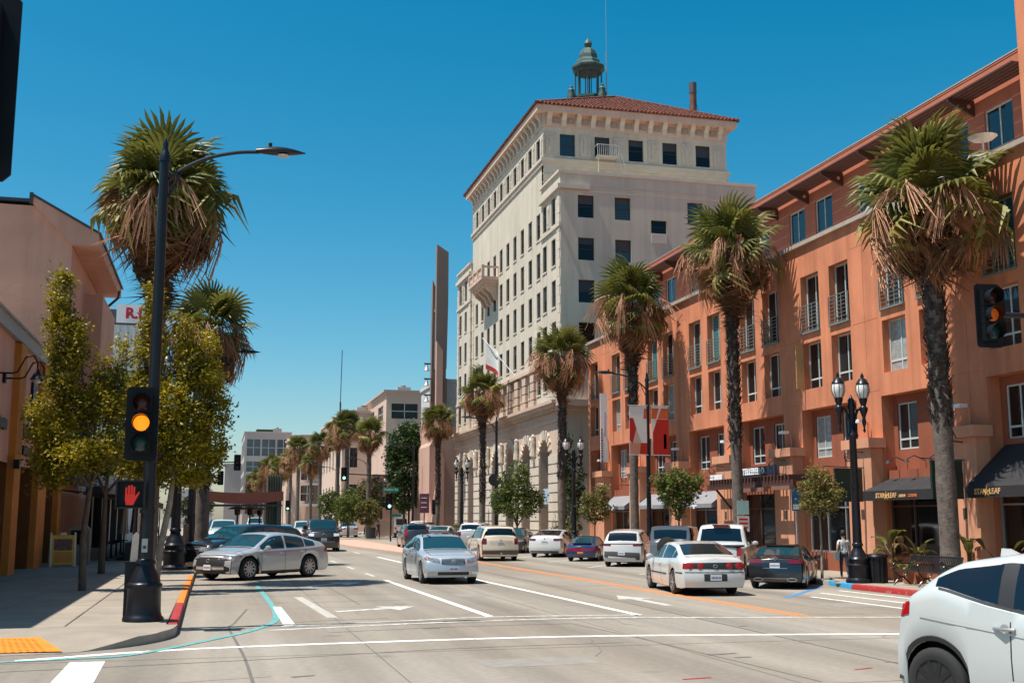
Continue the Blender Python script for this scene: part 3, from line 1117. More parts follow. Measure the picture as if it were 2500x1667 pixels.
ROWS = [(21.12, 23.0), (18.38, 20.2), (15.62, 17.42), (12.86, 14.66)]
main_c = [75.25 + 2.185 * k for k in range(10)]
near_c = [71.0, 73.1]
far_c = [98.75, 101.0]
hw = 0.47
th = []
for a, b in ROWS + [(10.3, 11.9)]:
    for c in main_c:
        th.append((c - hw, c + hw, a, b))
th2 = [(c - hw, c + hw, a, b) for a, b in ROWS + [(10.3, 11.9)] for c in near_c]
th3 = [(c - hw, c + hw, a, b) for a, b in ROWS + [(10.3, 11.9)] for c in far_c]
top = [(c - hw, c + hw, 26.8, 28.4) for c in main_c]
w = MB()
wall_holes(w, TW(0.16), 73.9, 96.6, 9.4, 26.5, th, 0.17)
wall_holes(w, TW(0.0), 69.4, 73.9, 9.4, 24.4, th2, 0.17)
wall_holes(w, TW(0.0), 96.6, 102.2, 9.4, 24.2, th3, 0.17)
for y in (73.9, 96.6):
    w.poly([(0, y - TY, 9.4), (0.16, y - TY, 9.4), (0.16, y - TY, 24.4), (0, y - TY, 24.4)])
wall_holes(w, TW(0.16), 73.9, 96.6, 26.5, 29.0, top, 0.17)
# faces towards the viewer
nw = [(22.2, 23.3, a - 0.12 + 0.33, b - 0.1) for a, b in ROWS]
NR = [(21.39, 22.91), (18.55, 20.05), (15.75, 17.25), (12.95, 14.45)]
nh = [(x, x + 1.1, a, b) for a, b in NR for x in (22.2, 24.75, 29.9)] + [(27.28, 28.38, a + 0.18, a + 1.07) for a in (20.5 - 0.05, 17.6, 14.8)]
wall_holes(w, TN(69.4), 21.0, 34.95, 0.2, 24.5, nh, 0.2)
w.poly([(13.95, -4.5, 0), (13.95, 20, 0), (13.95, 20, 24.5), (13.95, -4.5, 24.5)])
w.poly([(0, -4.5, 24.4), (13.95, -4.5, 24.4), (13.95, 0.3, 24.4), (0, 0.3, 24.4)])
tnh = [(x, x + 1.12, 26.98, 28.58) for x in (22.36, 24.92, 27.45, 30.02, 32.58)]
wall_holes(w, TN(73.9), 21.16, 34.97, 24.4, 29.2, tnh, 0.2)
w.poly([(13.97, 0, 24.4), (13.97, 22.7, 24.4), (13.97, 22.7, 29.2), (13.97, 0, 29.2)])
w.poly([(0.16, 22.7, 9.4), (13.97, 22.7, 9.4), (13.97, 22.7, 29.2), (0.16, 22.7, 29.2)])
w.poly([(0, 28.3, 0), (13.97, 28.3, 0), (13.97, 28.3, 24.2), (0, 28.3, 24.2)])
w.poly([(0, 22.7, 24.2), (0, 28.3, 24.2), (13.97, 28.3, 24.2), (13.97, 22.7, 24.2)])
w.poly([(0, -4.5, 9.4), (0, -4.5, 0.2), (0.3, -4.5, 0.2), (0.3, -4.5, 9.4)])
tp('wall', w, M_cr)


def sash(wd, ht, axis, n=2):
    f, g = MB(), MB()
    t = 0.045

    def B(m_, u0, u1, d0, d1, z0, z1):
        if axis == 'x':
            m_.box(d0, d1, u0, u1, z0, z1)
        else:
            m_.box(u0, u1, d0, d1, z0, z1)
    B(f, -wd / 2, wd / 2, 0, .06, 0, t)
    B(f, -wd / 2, wd / 2, 0, .06, ht - t, ht)
    B(f, -wd / 2, -wd / 2 + t, 0, .06, t, ht - t)
    B(f, wd / 2 - t, wd / 2, 0, .06, t, ht - t)
    B(f, -wd / 2 + t, wd / 2 - t, .005, .055, ht * .5 - .02, ht * .5 + .02)
    B(g, -wd / 2 + t, wd / 2 - t, .03, .045, t, ht - t)
    return f.mesh('window', M_frame_d), [g.mesh('pane', m_) for m_ in (M_twin, M_twin2, M_twin3)]


sc_ = {}
rtw = random.Random(9)
M_twin2 = glass_mat('tower_window_glass_grey', (0.022, 0.024, 0.030), 0.08, 0.03)
M_twin3 = glass_mat('tower_window_glass_brown', (0.025, 0.016, 0.012), 0.08, 0.03)
M_blind = mat('dark_blind', (0.030, 0.028, 0.032), 0.5)
M_blind2 = mat('brown_blind', (0.05, 0.038, 0.032), 0.5)


def put_sash(u, z0, z1, wd, axis, pos):
    k = (round(wd, 2), round(z1 - z0, 2), axis)
    if k not in sc_:
        sc_[k] = sash(*k)
    o = inst('window', sc_[k][0], tow, pos)
    inst('pane', rtw.choices(sc_[k][1], (5, 3, 2))[0], o)
    if rtw.random() < 0.45:
        dr = (z1 - z0) * rtw.choice((.25, .35, .5, .5))
        bb_ = MB()
        if axis == 'x':
            bb_.box(.022, .029, -wd / 2 + .05, wd / 2 - .05, z1 - z0 - .045 - dr, z1 - z0 - .045)
        else:
            bb_.box(-wd / 2 + .05, wd / 2 - .05, .022, .029, z1 - z0 - .045 - dr, z1 - z0 - .045)
        bb_.build('blind', rtw.choice((M_blind, M_blind2)), o)


for a, b, z0, z1 in th + top:
    put_sash(0, z0, z1, b - a, 'x', (0.26, (a + b) / 2 - TY, z0))
for a, b, z0, z1 in th2 + th3:
    put_sash(0, z0, z1, b - a, 'x', (0.10, (a + b) / 2 - TY, z0))
for a, b, z0, z1 in nh:
    put_sash(0, z0, z1, b - a, 'y', ((a + b) / 2 - TX, -4.5 + 0.13, z0))
for a, b, z0, z1 in tnh:
    put_sash(0, z0, z1, b - a, 'y', ((a + b) / 2 - TX, 0.13, z0))
sl = MB()
for a, b, z0, z1 in th2 + th3:
    sl.box(-0.06, 0.1, a - 0.05 - TY, b + 0.05 - TY, z0 - 0.1, z0 - 0.002)
for a, b, z0, z1 in th:
    sl.box(0.1, 0.3, a - 0.05 - TY, b + 0.05 - TY, z0 - 0.1, z0 - 0.002)
tp('window_sills', sl, M_crs)
for a in (20.5, 17.6, 14.8):
    tp('blocked_window', MB().box(27.28 - TX, 28.38 - TX, -4.53, -4.498, a - 0.55, a + 0.1), M_crs)

# quoins: every stone its own block
qa = MB().box(-0.05, 0.5, -0.26, 0.26, -0.285, 0.285).mesh('quoin_stone', M_crs)
qb = MB().box(-0.05, 0.5, -0.34, 0.34, -0.285, 0.285).mesh('quoin_stone', M_crs)
for k in range(23):
    z = 9.95 + 0.6 * k
    for yy, x, lim in ((69.78, 0.0, 23.2), (74.22, 0.16, 26.2), (96.28, 0.16, 26.2), (96.92, 0.0, 22.8), (101.9, 0.0, 22.8)):
        if z < lim:
            inst('quoin_stone', qa if k % 2 else qb, tow, (x, yy - TY, z))
for k in range(3):
    z = 24.75 + 0.6 * k
    inst('quoin_stone', MB().box(-0.5, 0.55, -0.05, 0.4, -0.285, 0.285).mesh('quoin_stone', M_crs), tow, (0.66, 0, z))

# sill course under the top storey, friezes, parapets
c = MB()
for o, z0, z1 in ((0.20, 26.5, 26.72), (0.1, 26.2, 26.5)):
    c.box(0.16 - o, 14.0 + o, -o, 0.3, z0, z1)
    c.box(0.16 - o, 0.3, 0.3, 22.7, z0, z1)
tp('sill_course', c, M_crs)
c = MB()
c.box(-0.06, 14.0, -4.56, -4.3, 24.3, 24.52)
tp('wing_coping', c, M_crs)
for d in ((-0.02, 14.0, -4.53, -4.4, 23.5, 23.58), (-0.02, 14.0, -4.53, -4.4, 23.12, 23.2), (-0.14, 0.16, -4.64, 0.05, 24.35, 24.5), (-0.22, 2.0, -4.72, -4.2, 23.25, 23.55),
          (-0.22, 0.1, -4.2, 0.1, 23.25, 23.55), (-0.22, 0.1, 22.6, 28.4, 23.15, 23.45), (-0.14, 0.16, 22.6, 28.4, 24.1, 24.25), (-0.12, 0.05, -4.62, 0.1, 20.75, 20.98), (-0.12, 0.05, 22.6, 28.4, 20.75, 20.98)):
    tp('wing_cornice', MB().box(*d), M_crs)
# carved panels between the top windows
pm_ = MB().box(-0.04, 0.06, -0.36, 0.36, 0.06, 1.62).box(-0.09, -0.04, -0.12, 0.12, 0.3, 1.35).box(-0.07, -0.04, -0.26, 0.26, 1.2, 1.4).mesh('carved_panel', M_rel)
pn_ = MB().box(-0.40, 0.40, -0.04, 0.06, 0.06, 1.62).box(-0.14, 0.14, -0.09, -0.04, 0.3, 1.35).box(-0.3, 0.3, -0.07, -0.04, 1.2, 1.4).mesh('carved_panel', M_rel)
for k in range(11):
    inst('carved_panel', pm_, tow, (0.14, main_c[0] - 1.09 + 2.185 * k - TY, 26.78))
for x in (21.72, 24.22, 26.75, 29.3, 31.87, 34.35):
    inst('carved_panel', pn_, tow, (x - TX, -0.02, 26.95))
for y in (72.05, 99.88):
    inst('carved_panel', pm_, tow, (-0.02, y - TY, 21.15))
# eaves: bracket frieze, soffit, fascia
e = MB()
for z0, z1, o in ((29.0, 29.2, 0.06), (29.95, 30.4, 0.60)):
    e.box(0.16 - o, 14.0 + o, -o, 23.0, z0, z1)
e.box(0.10, 14.03, -0.06, 22.7, 29.2, 29.95)
tp('eaves', e, M_pk)
bp = [(0, 29.12), (-0.10, 29.16), (-0.16, 29.5), (-0.36, 29.72), (-0.42, 29.95), (0, 29.95)]
bx = MB().prism(bp, -0.15, 0.15, 'y').mesh('eave_bracket', M_crs)
by = MB().prism(bp, -0.17, 0.17, 'x').mesh('eave_bracket', M_crs)
for k in range(22):
    inst('eave_bracket', bx, tow, (0.12, 0.35 + 1.04 * k, 0))
for k in range(13):
    inst('eave_bracket', by, tow, (0.55 + 1.075 * k, -0.04, 0))
fpn = MB().box(-0.26, 0.26, -0.02, 0.02, 29.3, 29.75).box(-0.15, 0.15, -0.05, -0.02, 29.36, 29.68).mesh('frieze_panel', mat('shaded_relief', (0.36, 0.27, 0.21), 0.9, var=0.2, scale=5))  # recess shade painted as a darker stone tone on flat panels
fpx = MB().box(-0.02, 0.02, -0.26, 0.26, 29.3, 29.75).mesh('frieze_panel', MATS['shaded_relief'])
for k in range(12):
    inst('frieze_panel', fpn, tow, (0.55 + 1.075 * (k + .5), -0.065, 0))
for k in range(21):
    inst('frieze_panel', fpx, tow, (0.095, 0.35 + 1.04 * (k + .5), 0))
# roof: hipped, barrel tiles laid in courses (every course stepped, every tile rounded)
RXL, RXR, RYN, RYF, RZE, RZR = -0.56, 14.75, -0.72, 23.6, 30.45, 33.42
RXM = (RXL + RXR) / 2
PN, PF = 4.55, 18.5
rb = MB()
rb.poly([(RXL, RYN, RZE - .06), (RXR, RYN, RZE - .06), (RXM, PN, RZR - .06)])
rb.poly([(RXL, RYF, RZE - .06), (RXR, RYF, RZE - .06), (RXM, PF, RZR - .06)])
rb.poly([(RXL, RYN, RZE - .06), (RXM, PN, RZR - .06), (RXM, PF, RZR - .06), (RXL, RYF, RZE - .06)])
rb.poly([(RXR, RYN, RZE - .06), (RXM, PN, RZR - .06), (RXM, PF, RZR - .06), (RXR, RYF, RZE - .06)])
rb.poly([(RXL, RYN, RZE - .06), (RXR, RYN, RZE - .06), (RXR, RYF, RZE - .06), (RXL, RYF, RZE - .06)])
roof = tp('roof', rb, M_tile)


def tiles(A, B, apex0, apex1, pitch, courses, name):
    """Barrel tiles over the slope A-B (eave) to apex0-apex1 (ridge)."""
    A, B, P0, P1 = map(Vector, (A, B, apex0, apex1))
    n = (B - A).cross(P0 - A).normalized()
    if n.z < 0:
        n = -n
    L = (B - A).length
    ed = (B - A).normalized()
    slope = ((P0 + P1) / 2 - (A + B) / 2)
    slope = slope - ed * slope.dot(ed)
    mbt = MB()
    cols = int(L / pitch)
    h0 = (P0 - A).dot(ed) / L
    h1 = (P1 - A).dot(ed) / L
    rt = random.Random(3)
    for i in range(cols):
        u = (i + 0.5) / cols
        tmax = min(1.0, u / max(h0, 1e-6), (1 - u) / max(1e-6, 1 - h1))
        nc = max(1, int(courses * tmax))
        for j in range(nc):
            t0, t1 = j / courses, min((j + 1.12) / courses, tmax + 0.02)
            lift = 0.05
            jit = rt.uniform(-0.012, 0.012)
            o0 = A + ed * (u * L + jit) + slope * t0 + n * (lift + rt.uniform(0, .015))
            o1 = A + ed * (u * L + jit) + slope * t1 + n * 0.0
            hw_ = pitch * 0.40
            prof = ((-hw_, -0.04), (-hw_ * .6, hw_ * .55), (hw_ * .6, hw_ * .55), (hw_, -0.04))
            v = [o0 + ed * a + n * b for a, b in prof] + [o1 + ed * a + n * b for a, b in prof]
            mbt.add(v, [(0, 1, 5, 4), (1, 2, 6, 5), (2, 3, 7, 6), (0, 1, 2, 3)])
    struct(mbt.build(name, M_tile, roof, fix=False), 'stuff')


tiles((RXL, RYN, RZE), (RXR, RYN, RZE), (RXM, PN, RZR), (RXM, PN, RZR), 0.29, 15, 'roof_tiles')
tiles((RXL, RYF, RZE), (RXL, RYN, RZE), (RXM, PF, RZR), (RXM, PN, RZR), 0.29, 15, 'roof_tiles')
hc = MB()
for a in ((RXL, RYN, RZE), (RXR, RYN, RZE)):
    hc.tube([a, (RXM, PN, RZR + .05)], 0.13, 6)
hc.tube([(RXM, PN, RZR + .05), (RXM, PF, RZR + .05)], 0.13, 6)
hc.build('hip_tiles', M_tile, roof)

# lantern (cupola) on the ridge
CX, CYY = 27.86 - TX, 84.0 - TY
lan = MB()
lan.lathe([(1.35, 32.2), (1.35, 35.05), (1.42, 35.1), (1.42, 35.3)], 8, (CX, CYY, 0))
lo = tp('lantern', lan, M_verd)
MB().lathe([(1.12, 37.45), (1.15, 37.6), (1.38, 37.78), (1.40, 37.95), (1.05, 38.2), (1.0, 38.42), (0.82, 38.6), (0.78, 38.95), (0.64, 39.3), (0.42, 39.52), (0.28, 39.6)], 8, (CX, CYY, 0)).build('lantern_roof', M_verd, lo)
MB().lathe([(0.05, 39.6), (0.26, 39.72), (0.34, 39.95), (0.26, 40.2), (0.1, 40.32), (0.03, 40.5), (0.01, 40.85)], 10, (CX, CYY, 0)).build('finial', M_verd, lo, smooth=True)
for k in range(8):
    a = PI / 8 + k * PI / 4
    x, y = CX + 1.05 * math.cos(a), CYY + 1.05 * math.sin(a)
    MB().lathe([(0.10, 35.3), (0.06, 35.5), (0.06, 37.35), (0.10, 37.47)], 8, (x, y, 0)).build('column', M_verd, lo, smooth=True)
for a in (R_(200), R_(290), R_(20), R_(110)):
    MB().lathe([(0.32, 34.6), (0.35, 35.2), (0.25, 35.5), (0.28, 35.65), (0.12, 35.85), (0.14, 35.95), (0.03, 36.1)], 10, (CX + 1.75 * math.cos(a), CYY + 1.75 * math.sin(a), 0)).build('urn', M_verd, lo, smooth=True)
for k in range(4):
    a = k * PI / 4
    x, y = CX + 0.75 * math.cos(a * 2), CYY + 0.75 * math.sin(a * 2)
    MB().tube([(x, y, 35.2), (x, y, 37.5)], 0.04, 6).build('inner_post', M_verd, lo)
tp('mast', MB().tube([(CX + 1.42, CYY - 0.4, 35.0), (CX + 1.42, CYY - 0.4, 39.3)], 0.05, 6).tube([(CX + 1.42, CYY - 0.4, 39.3), (CX + 1.42, CYY - 0.4, 44.5)], 0.02, 5), M_steel)
M_rust = mat('rusty_steel', (0.16, 0.085, 0.06), 0.7, 0.3, var=0.5, scale=2)
chx, chy = 34.29 - TX, 78.0 - TY
fl_ = tp('flue', MB().lathe([(0.27, 30.0), (0.27, 34.15)], 14, (chx, chy, 0)).lathe([(0.29, 34.15), (0.29, 35.0)], 14, (chx, chy, 0), 1), [M_rust, mat('flue_cap', (0.13, 0.10, 0.10), 0.5, 0.5)], smooth=True)
MB().tube([(chx - .2, chy, 33.6), (chx - .7, chy, 31.5)], 0.015, 4).tube([(chx + .2, chy, 33.6), (chx + .8, chy, 31.5)], 0.015, 4).build('guy_wire', M_dark, fl_)

# fire-escape landing on the near face
rl_ = MB()
for k in range(12):
    x = 24.85 - TX + 1.5 * k / 11
    rl_.tube([(x, -0.9, 26.95), (x, -0.9, 27.75)], 0.02, 4)
for z in (26.95, 27.75):
    rl_.tube([(24.85 - TX, -0.9, z), (26.35 - TX, -0.9, z), (26.35 - TX, -0.05, z)], 0.03, 5)
    rl_.tube([(24.85 - TX, -0.9, z), (24.85 - TX, -0.05, z)], 0.03, 5)
rl_.box(24.85 - TX, 26.35 - TX, -0.9, -0.06, 26.9, 26.95)
for x in (24.9, 26.3):
    rl_.tube([(x - TX, -0.85, 26.9), (x - TX, -0.85, 24.5)], 0.025, 4)
rl_.tube([(26.4 - TX, -0.8, 27.7), (27.2 - TX, -0.8, 25.4)], 0.03, 4)
rl_.tube([(26.4 - TX, -0.8, 26.95), (27.0 - TX, -0.8, 24.9)], 0.03, 4)
tp('fire_escape', rl_, mat('old_white_metal', (0.48, 0.46, 0.43), 0.6))

# stone balcony on carved consoles
bal = MB()
b0, b1 = 87.0 - TY, 91.9 - TY
bal.box(-1.25, 0.16, b0, b1, 20.75, 21.0).box(-1.1, 0.16, b0 + .12, b1 - .12, 20.5, 20.75).box(-0.9, 0.16, b0 + .25, b1 - .25, 20.3, 20.5)
bal.box(-1.22, -1.02, b0 + .02, b1 - .02, 21.72, 21.86)
bal.box(-1.22, 0.16, b0 + .02, b0 + .2, 21.72, 21.86).box(-1.22, 0.16, b1 - .2, b1 - .02, 21.72, 21.86)
for y in frange(b0 + .1, b1 - .1, 3):
    bal.box(-1.23, -1.0, y - .13, y + .13, 21.0, 21.92)
bo = tp('balcony', bal, M_pk)
for k in range(18):
    y = b0 + .35 + (b1 - b0 - .7) * k / 17
    MB().lathe([(.04, 21.0), (.08, 21.2), (.035, 21.5), (.05, 21.72)], 6, (-1.12, y, 0)).build('baluster', M_pk, bo)
for k in range(4):
    y = b0 + .5 + (b1 - b0 - 1.0) * k / 3
    MB().prism([(0.16, 20.35), (-0.8, 20.3), (-0.72, 20.05), (-0.3, 19.75), (-0.12, 19.3), (0.16, 19.1)], y - .15, y + .15, 'y').build('console', M_pk, bo)

# flag on a slanting pole
fp = tp('flag_pole', MB().tube([(0.1, 81.6 - TY, 12.4), (-2.0, 83.2 - TY, 15.4)], 0.04, 6), M_white)
fg = MB()
fg.grid(lambda u, v: (-1.7 + 0.25 * math.sin(u * 3) - 0.1 + 0.8 * u, 83.0 - TY - 0.5 * u, 14.9 - v * 1.5 - 0.7 * u), 6, 5)
o = fg.build('flag', mat('flag_white', (0.75, 0.73, 0.70), 0.8), fp, smooth=True)
fg = MB()
fg.grid(lambda u, v: (-1.7 + 0.25 * math.sin(u * 3) - 0.1 + 0.8 * u, 83.0 - TY - 0.5 * u, 13.4 - v * 0.35 - 0.7 * u), 6, 2)
fg.build('flag_stripe', mat('flag_red', (0.50, 0.03, 0.03), 0.8), o, smooth=True)

# base storey: rusticated piers, arches, cornice
BC = [73.35, 77.9, 82.45, 87.0, 91.4, 95.9, 100.2]
AR, ZS = 1.12, 6.0           # arch radius and springing height
bw = MB()
lims = [70.1] + [(a + b) / 2 for a, b in zip(BC, BC[1:])] + [102.6]
NA = 10
for i, c0 in enumerate(BC):
    l, r = lims[i] - TY, lims[i + 1] - TY
    c = c0 - TY
    for a, b in ((l, c - AR), (c + AR, r)):
        bw.poly([(0, a, 0), (0, b, 0), (0, b, 8.1), (0, a, 8.1)])
    arc = [(c - AR * math.cos(PI * k / NA), ZS + AR * math.sin(PI * k / NA)) for k in range(NA + 1)]
    for p, q in zip(arc, arc[1:]):
        bw.poly([(0, p[0], p[1]), (0, q[0], q[1]), (0, q[0], 8.1), (0, p[0], 8.1)])
        bw.poly([(0, p[0], p[1]), (0, q[0], q[1]), (0.75, q[0], q[1]), (0.75, p[0], p[1])])
    for y in (c - AR, c + AR):
        bw.poly([(0, y, 0), (0.75, y, 0), (0.75, y, ZS), (0, y, ZS)])
bw.box(0.0, 0.3, -4.5, -3.8, 0.0, 8.1)
tp('base_wall', bw, M_pk)
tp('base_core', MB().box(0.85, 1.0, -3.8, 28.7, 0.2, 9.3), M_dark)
for c0 in BC:
    c = c0 - TY
    g = MB()
    g.poly([(0.62, c - AR, 0.2), (0.62, c + AR, 0.2)] + [(0.62, c + AR * math.cos(PI * k / NA), ZS + AR * math.sin(PI * k / NA)) for k in range(NA + 1)])
    o = tp('arched_window', g, M_twin)
    f = MB()
    for y in (-0.42, 0.42):
        f.box(0.55, 0.62, c + y - .05, c + y + .05, 0.2, ZS + 0.95)
    for z in (1.4, 3.6, 4.6, ZS):
        f.box(0.54, 0.62, c - AR, c + AR, z - .07, z + .07)
    f.box(0.45, 0.66, c - AR, c + AR, 3.65, 3.95)
    f.build('frame', mat('pale_bronze', (0.20, 0.15, 0.11), 0.5), o)
MB().box(-0.05, 0.02, 71.9 - TY, 73.5 - TY, 2.9, 3.9).build('pale_blue_board', mat('pale_blue_board', (0.35, 0.45, 0.58), 0.6), tow)
# rusticated blocks, one object each; voussoirs round each arch
rs = {}
for i in range(len(BC) + 1):
    a = (BC[i - 1] + AR + 0.02) if i else 70.12
    b = (BC[i] - AR - 0.02) if i < len(BC) else 102.55
    wd = round(b - a, 2)
    if wd not in rs:
        hx = wd / 2
        rs[wd] = MB().prism([(-hx, 0), (hx, 0), (hx, 0.52), (-hx, 0.52)], -0.09, 0.0, 'x').mesh('rusticated_block', M_crs)
    for k in range(9):
        inst('rusticated_block', rs[wd], tow, (0.0, (a + b) / 2 - TY, 0.62 + 0.605 * k))
    MB().box(-0.14, 0.0, a - TY, b - TY, 0.0, 0.58).build('plinth_block', M_pk, tow)
    if 0 < i < len(BC):
        y = (a + b) / 2 - TY
        MB().lathe([(0.10, 5.95), (0.24, 6.15), (0.2, 6.5), (0.14, 6.9), (0.2, 7.1), (0.13, 7.3), (0.16, 7.5), (0.05, 7.65)], 8, (-0.16, y, 0)).box(-0.24, 0, y - .26, y + .26, 5.7, 5.96).build('carved_figure', M_rel, tow, smooth=True)
vb_ = MB().prism([(AR + 0.03, -0.10), (AR + 0.62, -0.17), (AR + 0.62, 0.17), (AR + 0.03, 0.10)], -0.09, 0.0, 'x').mesh('voussoir', M_crs)
for c0 in BC:
    for k in range(1, 10):
        a = PI * k / 10
        inst('voussoir', vb_, tow, mw=Matrix.Translation((0, c0 - TY, ZS)) @ Matrix.Rotation(a, 4, 'X'))
cn = MB()
for z0, z1, o in ((8.1, 8.32, 0.12), (8.32, 8.75, 0.05), (8.98, 9.2, 0.5), (9.2, 9.4, 0.68)):
    cn.box(-o, 0.2, -3.9 - o, 28.8, z0, z1)
cn.box(-0.4, 2.2, -5.15, -3.9, 9.0, 9.4).box(-0.3, 1.9, -4.95, -3.9, 8.75, 9.0)
tp('base_cornice', cn, M_pk)
dn = MB().box(-0.38, 0.0, -0.12, 0.12, 8.76, 8.97).mesh('dentil', M_pk)
for k in range(66):
    inst('dentil', dn, tow, (0, -3.7 + 0.49 * k, 0))
# pilaster strips with grooves on the mezzanine
for yy in [69.75] + [c - 1.09 for c in main_c[1:]] + [97.2, 101.8]:
    for k in range(4):
        MB().box(-0.06, 0.02 if yy < 73.9 or yy > 96.6 else 0.2, yy - .5 - TY, yy + .5 - TY, 9.5 + k * .6, 10.02 + k * .6).build('mezzanine_block', M_pk, tow)
tp('string_course', MB().box(-0.14, 0.3, -4.5, 28.3, 11.98, 12.2), M_pk)
# ------------------------------------------------------------------ small pink shop building on the left
M_pink = mat('pink_stucco', (0.76, 0.385, 0.27), 0.9, var=0.08, scale=0.9, bump=0.2, bscale=25, streak=0.12)
M_pillar = mat('ochre_pillar', (0.62, 0.215, 0.03), 0.8, var=0.12, scale=1.5, bump=0.15)
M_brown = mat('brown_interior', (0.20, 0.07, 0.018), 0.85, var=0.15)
M_par = mat('parapet_grey', (0.40, 0.38, 0.36), 0.8, var=0.1)
LX = -6.6
shop = thing('pink_shop_building', 'low pink stucco shop building with ochre pillars along the left pavement', 'building', (LX, 20.9, 0))


def lp(name, mb, m, parent=shop, **k):
    return mb.build(name, m, parent, **k)


PIL_L = [(2.2, 3.4), (8.1, 9.3), (13.9, 15.1), (19.4, 20.65), (24.85, 26.95), (30.65, 31.55)]   # local y
w = MB()
hs = []
prev = 0.0
for a, b in PIL_L + [(32.5, 32.5)]:
    if a - prev > 1:
        hs.append((prev + 0.02, a - 0.02, 0.1, 3.75))
    prev = b
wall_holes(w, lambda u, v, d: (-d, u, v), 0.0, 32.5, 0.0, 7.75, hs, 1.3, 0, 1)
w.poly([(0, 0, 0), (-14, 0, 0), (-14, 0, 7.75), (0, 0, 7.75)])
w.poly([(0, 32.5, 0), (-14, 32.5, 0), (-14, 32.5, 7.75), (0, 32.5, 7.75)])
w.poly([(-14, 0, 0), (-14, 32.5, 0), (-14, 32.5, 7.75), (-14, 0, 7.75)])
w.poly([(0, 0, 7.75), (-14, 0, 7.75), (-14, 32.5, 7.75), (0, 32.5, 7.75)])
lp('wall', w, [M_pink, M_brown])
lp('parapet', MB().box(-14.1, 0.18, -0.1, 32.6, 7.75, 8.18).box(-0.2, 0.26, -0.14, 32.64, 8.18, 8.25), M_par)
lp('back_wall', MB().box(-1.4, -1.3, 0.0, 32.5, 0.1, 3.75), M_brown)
for i, (a, b) in enumerate(PIL_L):
    p = MB().box(-1.3, 0.22, a, b, 0.1, 7.68)
    lp('pillar', p, M_pillar)
    lp('cube_lamp', MB().box(0.22, 0.40, a - 0.25, a - 0.05, 3.55, 3.85), M_black)
prev = 0
for i, (a, b) in enumerate(PIL_L):
    if a - prev > 1.5:
        g = lp('shop_window', MB().box(-1.29, -1.26, prev + 0.35, a - 0.35, 0.7, 3.2), G_dark)
        MB().box(-1.30, -1.22, (prev + a) / 2 - .04, (prev + a) / 2 + .04, 0.1, 3.2).box(-1.3, -1.22, prev + .3, a - .3, 2.5, 2.58).build('frame', M_bronze, g)
    prev = b
goose = MB()
goose.cbox((0.05, 0, 0), (0.1, 0.22, 0.30))
goose.tube([(0.1, 0, 0), (0.5, 0, 0), (0.62, 0.1, 0.06), (0.8, 0.35, 0.55), (1.0, 0.5, 0.62), (1.12, 0.55, 0.4), (1.12, 0.55, 0.15)], 0.03, 6)
shade = MB().lathe([(0.04, 0.22), (0.08, 0.12), (0.20, -0.10), (0.22, -0.12)], 12, (1.12, 0.55, 0))
bulb = MB().lathe([(0.03, 0.0), (0.1, -0.08), (0.1, -0.2), (0.04, -0.26)], 10, (1.12, 0.55, 0))
gm, sm, bm = goose.mesh('gooseneck_lamp', M_black, True), shade.mesh('lamp_shade', M_black, True), bulb.mesh('bulb', mat('frosted_glass', (0.75, 0.73, 0.70), 0.3))
for y, z in ((16.2, 6.3), (17.6, 6.3), (22.0, 5.75), (23.6, 5.75), (28.2, 5.55), (29.4, 5.55)):
    o = inst('gooseneck_lamp', gm, shop, (0.0, y, z))
    inst('lamp_shade', sm, o)
    inst('bulb', bm, o)
for y, z, l, h in ((22.9, 4.95, 2.6, 0.42), (22.8, 4.3, 1.9, 0.36), (23.6, 6.2, 0.9, 1.5), (28.9, 4.75, 2.4, 0.5), (28.9, 4.15, 1.2, 0.3), (17.3, 4.9, 2.2, 0.4)):
    lt = MB()
    n = max(3, int(l / 0.28))
    rl = random.Random(int(y * 10 + z * 7))
    for k in range(n):
        yy = y - l / 2 + l * k / n
        hh = h * rl.uniform(0.7, 1.0)
        lt.box(0.03, 0.10, yy, yy + l / n * 0.86, z - hh / 2, z + hh / 2)
    lp('dark_sign_letter', lt, M_black)
# projecting pennant sign at the far pillar
ps = tag(MB().box(0.0, 0.9, -0.05, 0.05, 0.55, 1.55).prism([(0.05, 0.5), (0.85, 0.5), (0.45, -0.75)], -0.05, 0.05, 'y').tube([(-0.6, 0, 1.7), (0.95, 0, 1.7)], 0.03, 6).build('pennant_sign', mat('pale_blue_sign', (0.55, 0.60, 0.66), 0.6), loc=(LX + .5, 53.2, 3.55)),
         'white and blue pennant sign hanging out past the last ochre pillar', 'sign')
MB().box(0.15, 0.75, -0.058, -0.051, 0.75, 1.35).box(0.3, 0.6, -0.058, -0.051, -0.2, 0.3).build('print', mat('blue_print', (0.05, 0.18, 0.5), 0.6), ps)

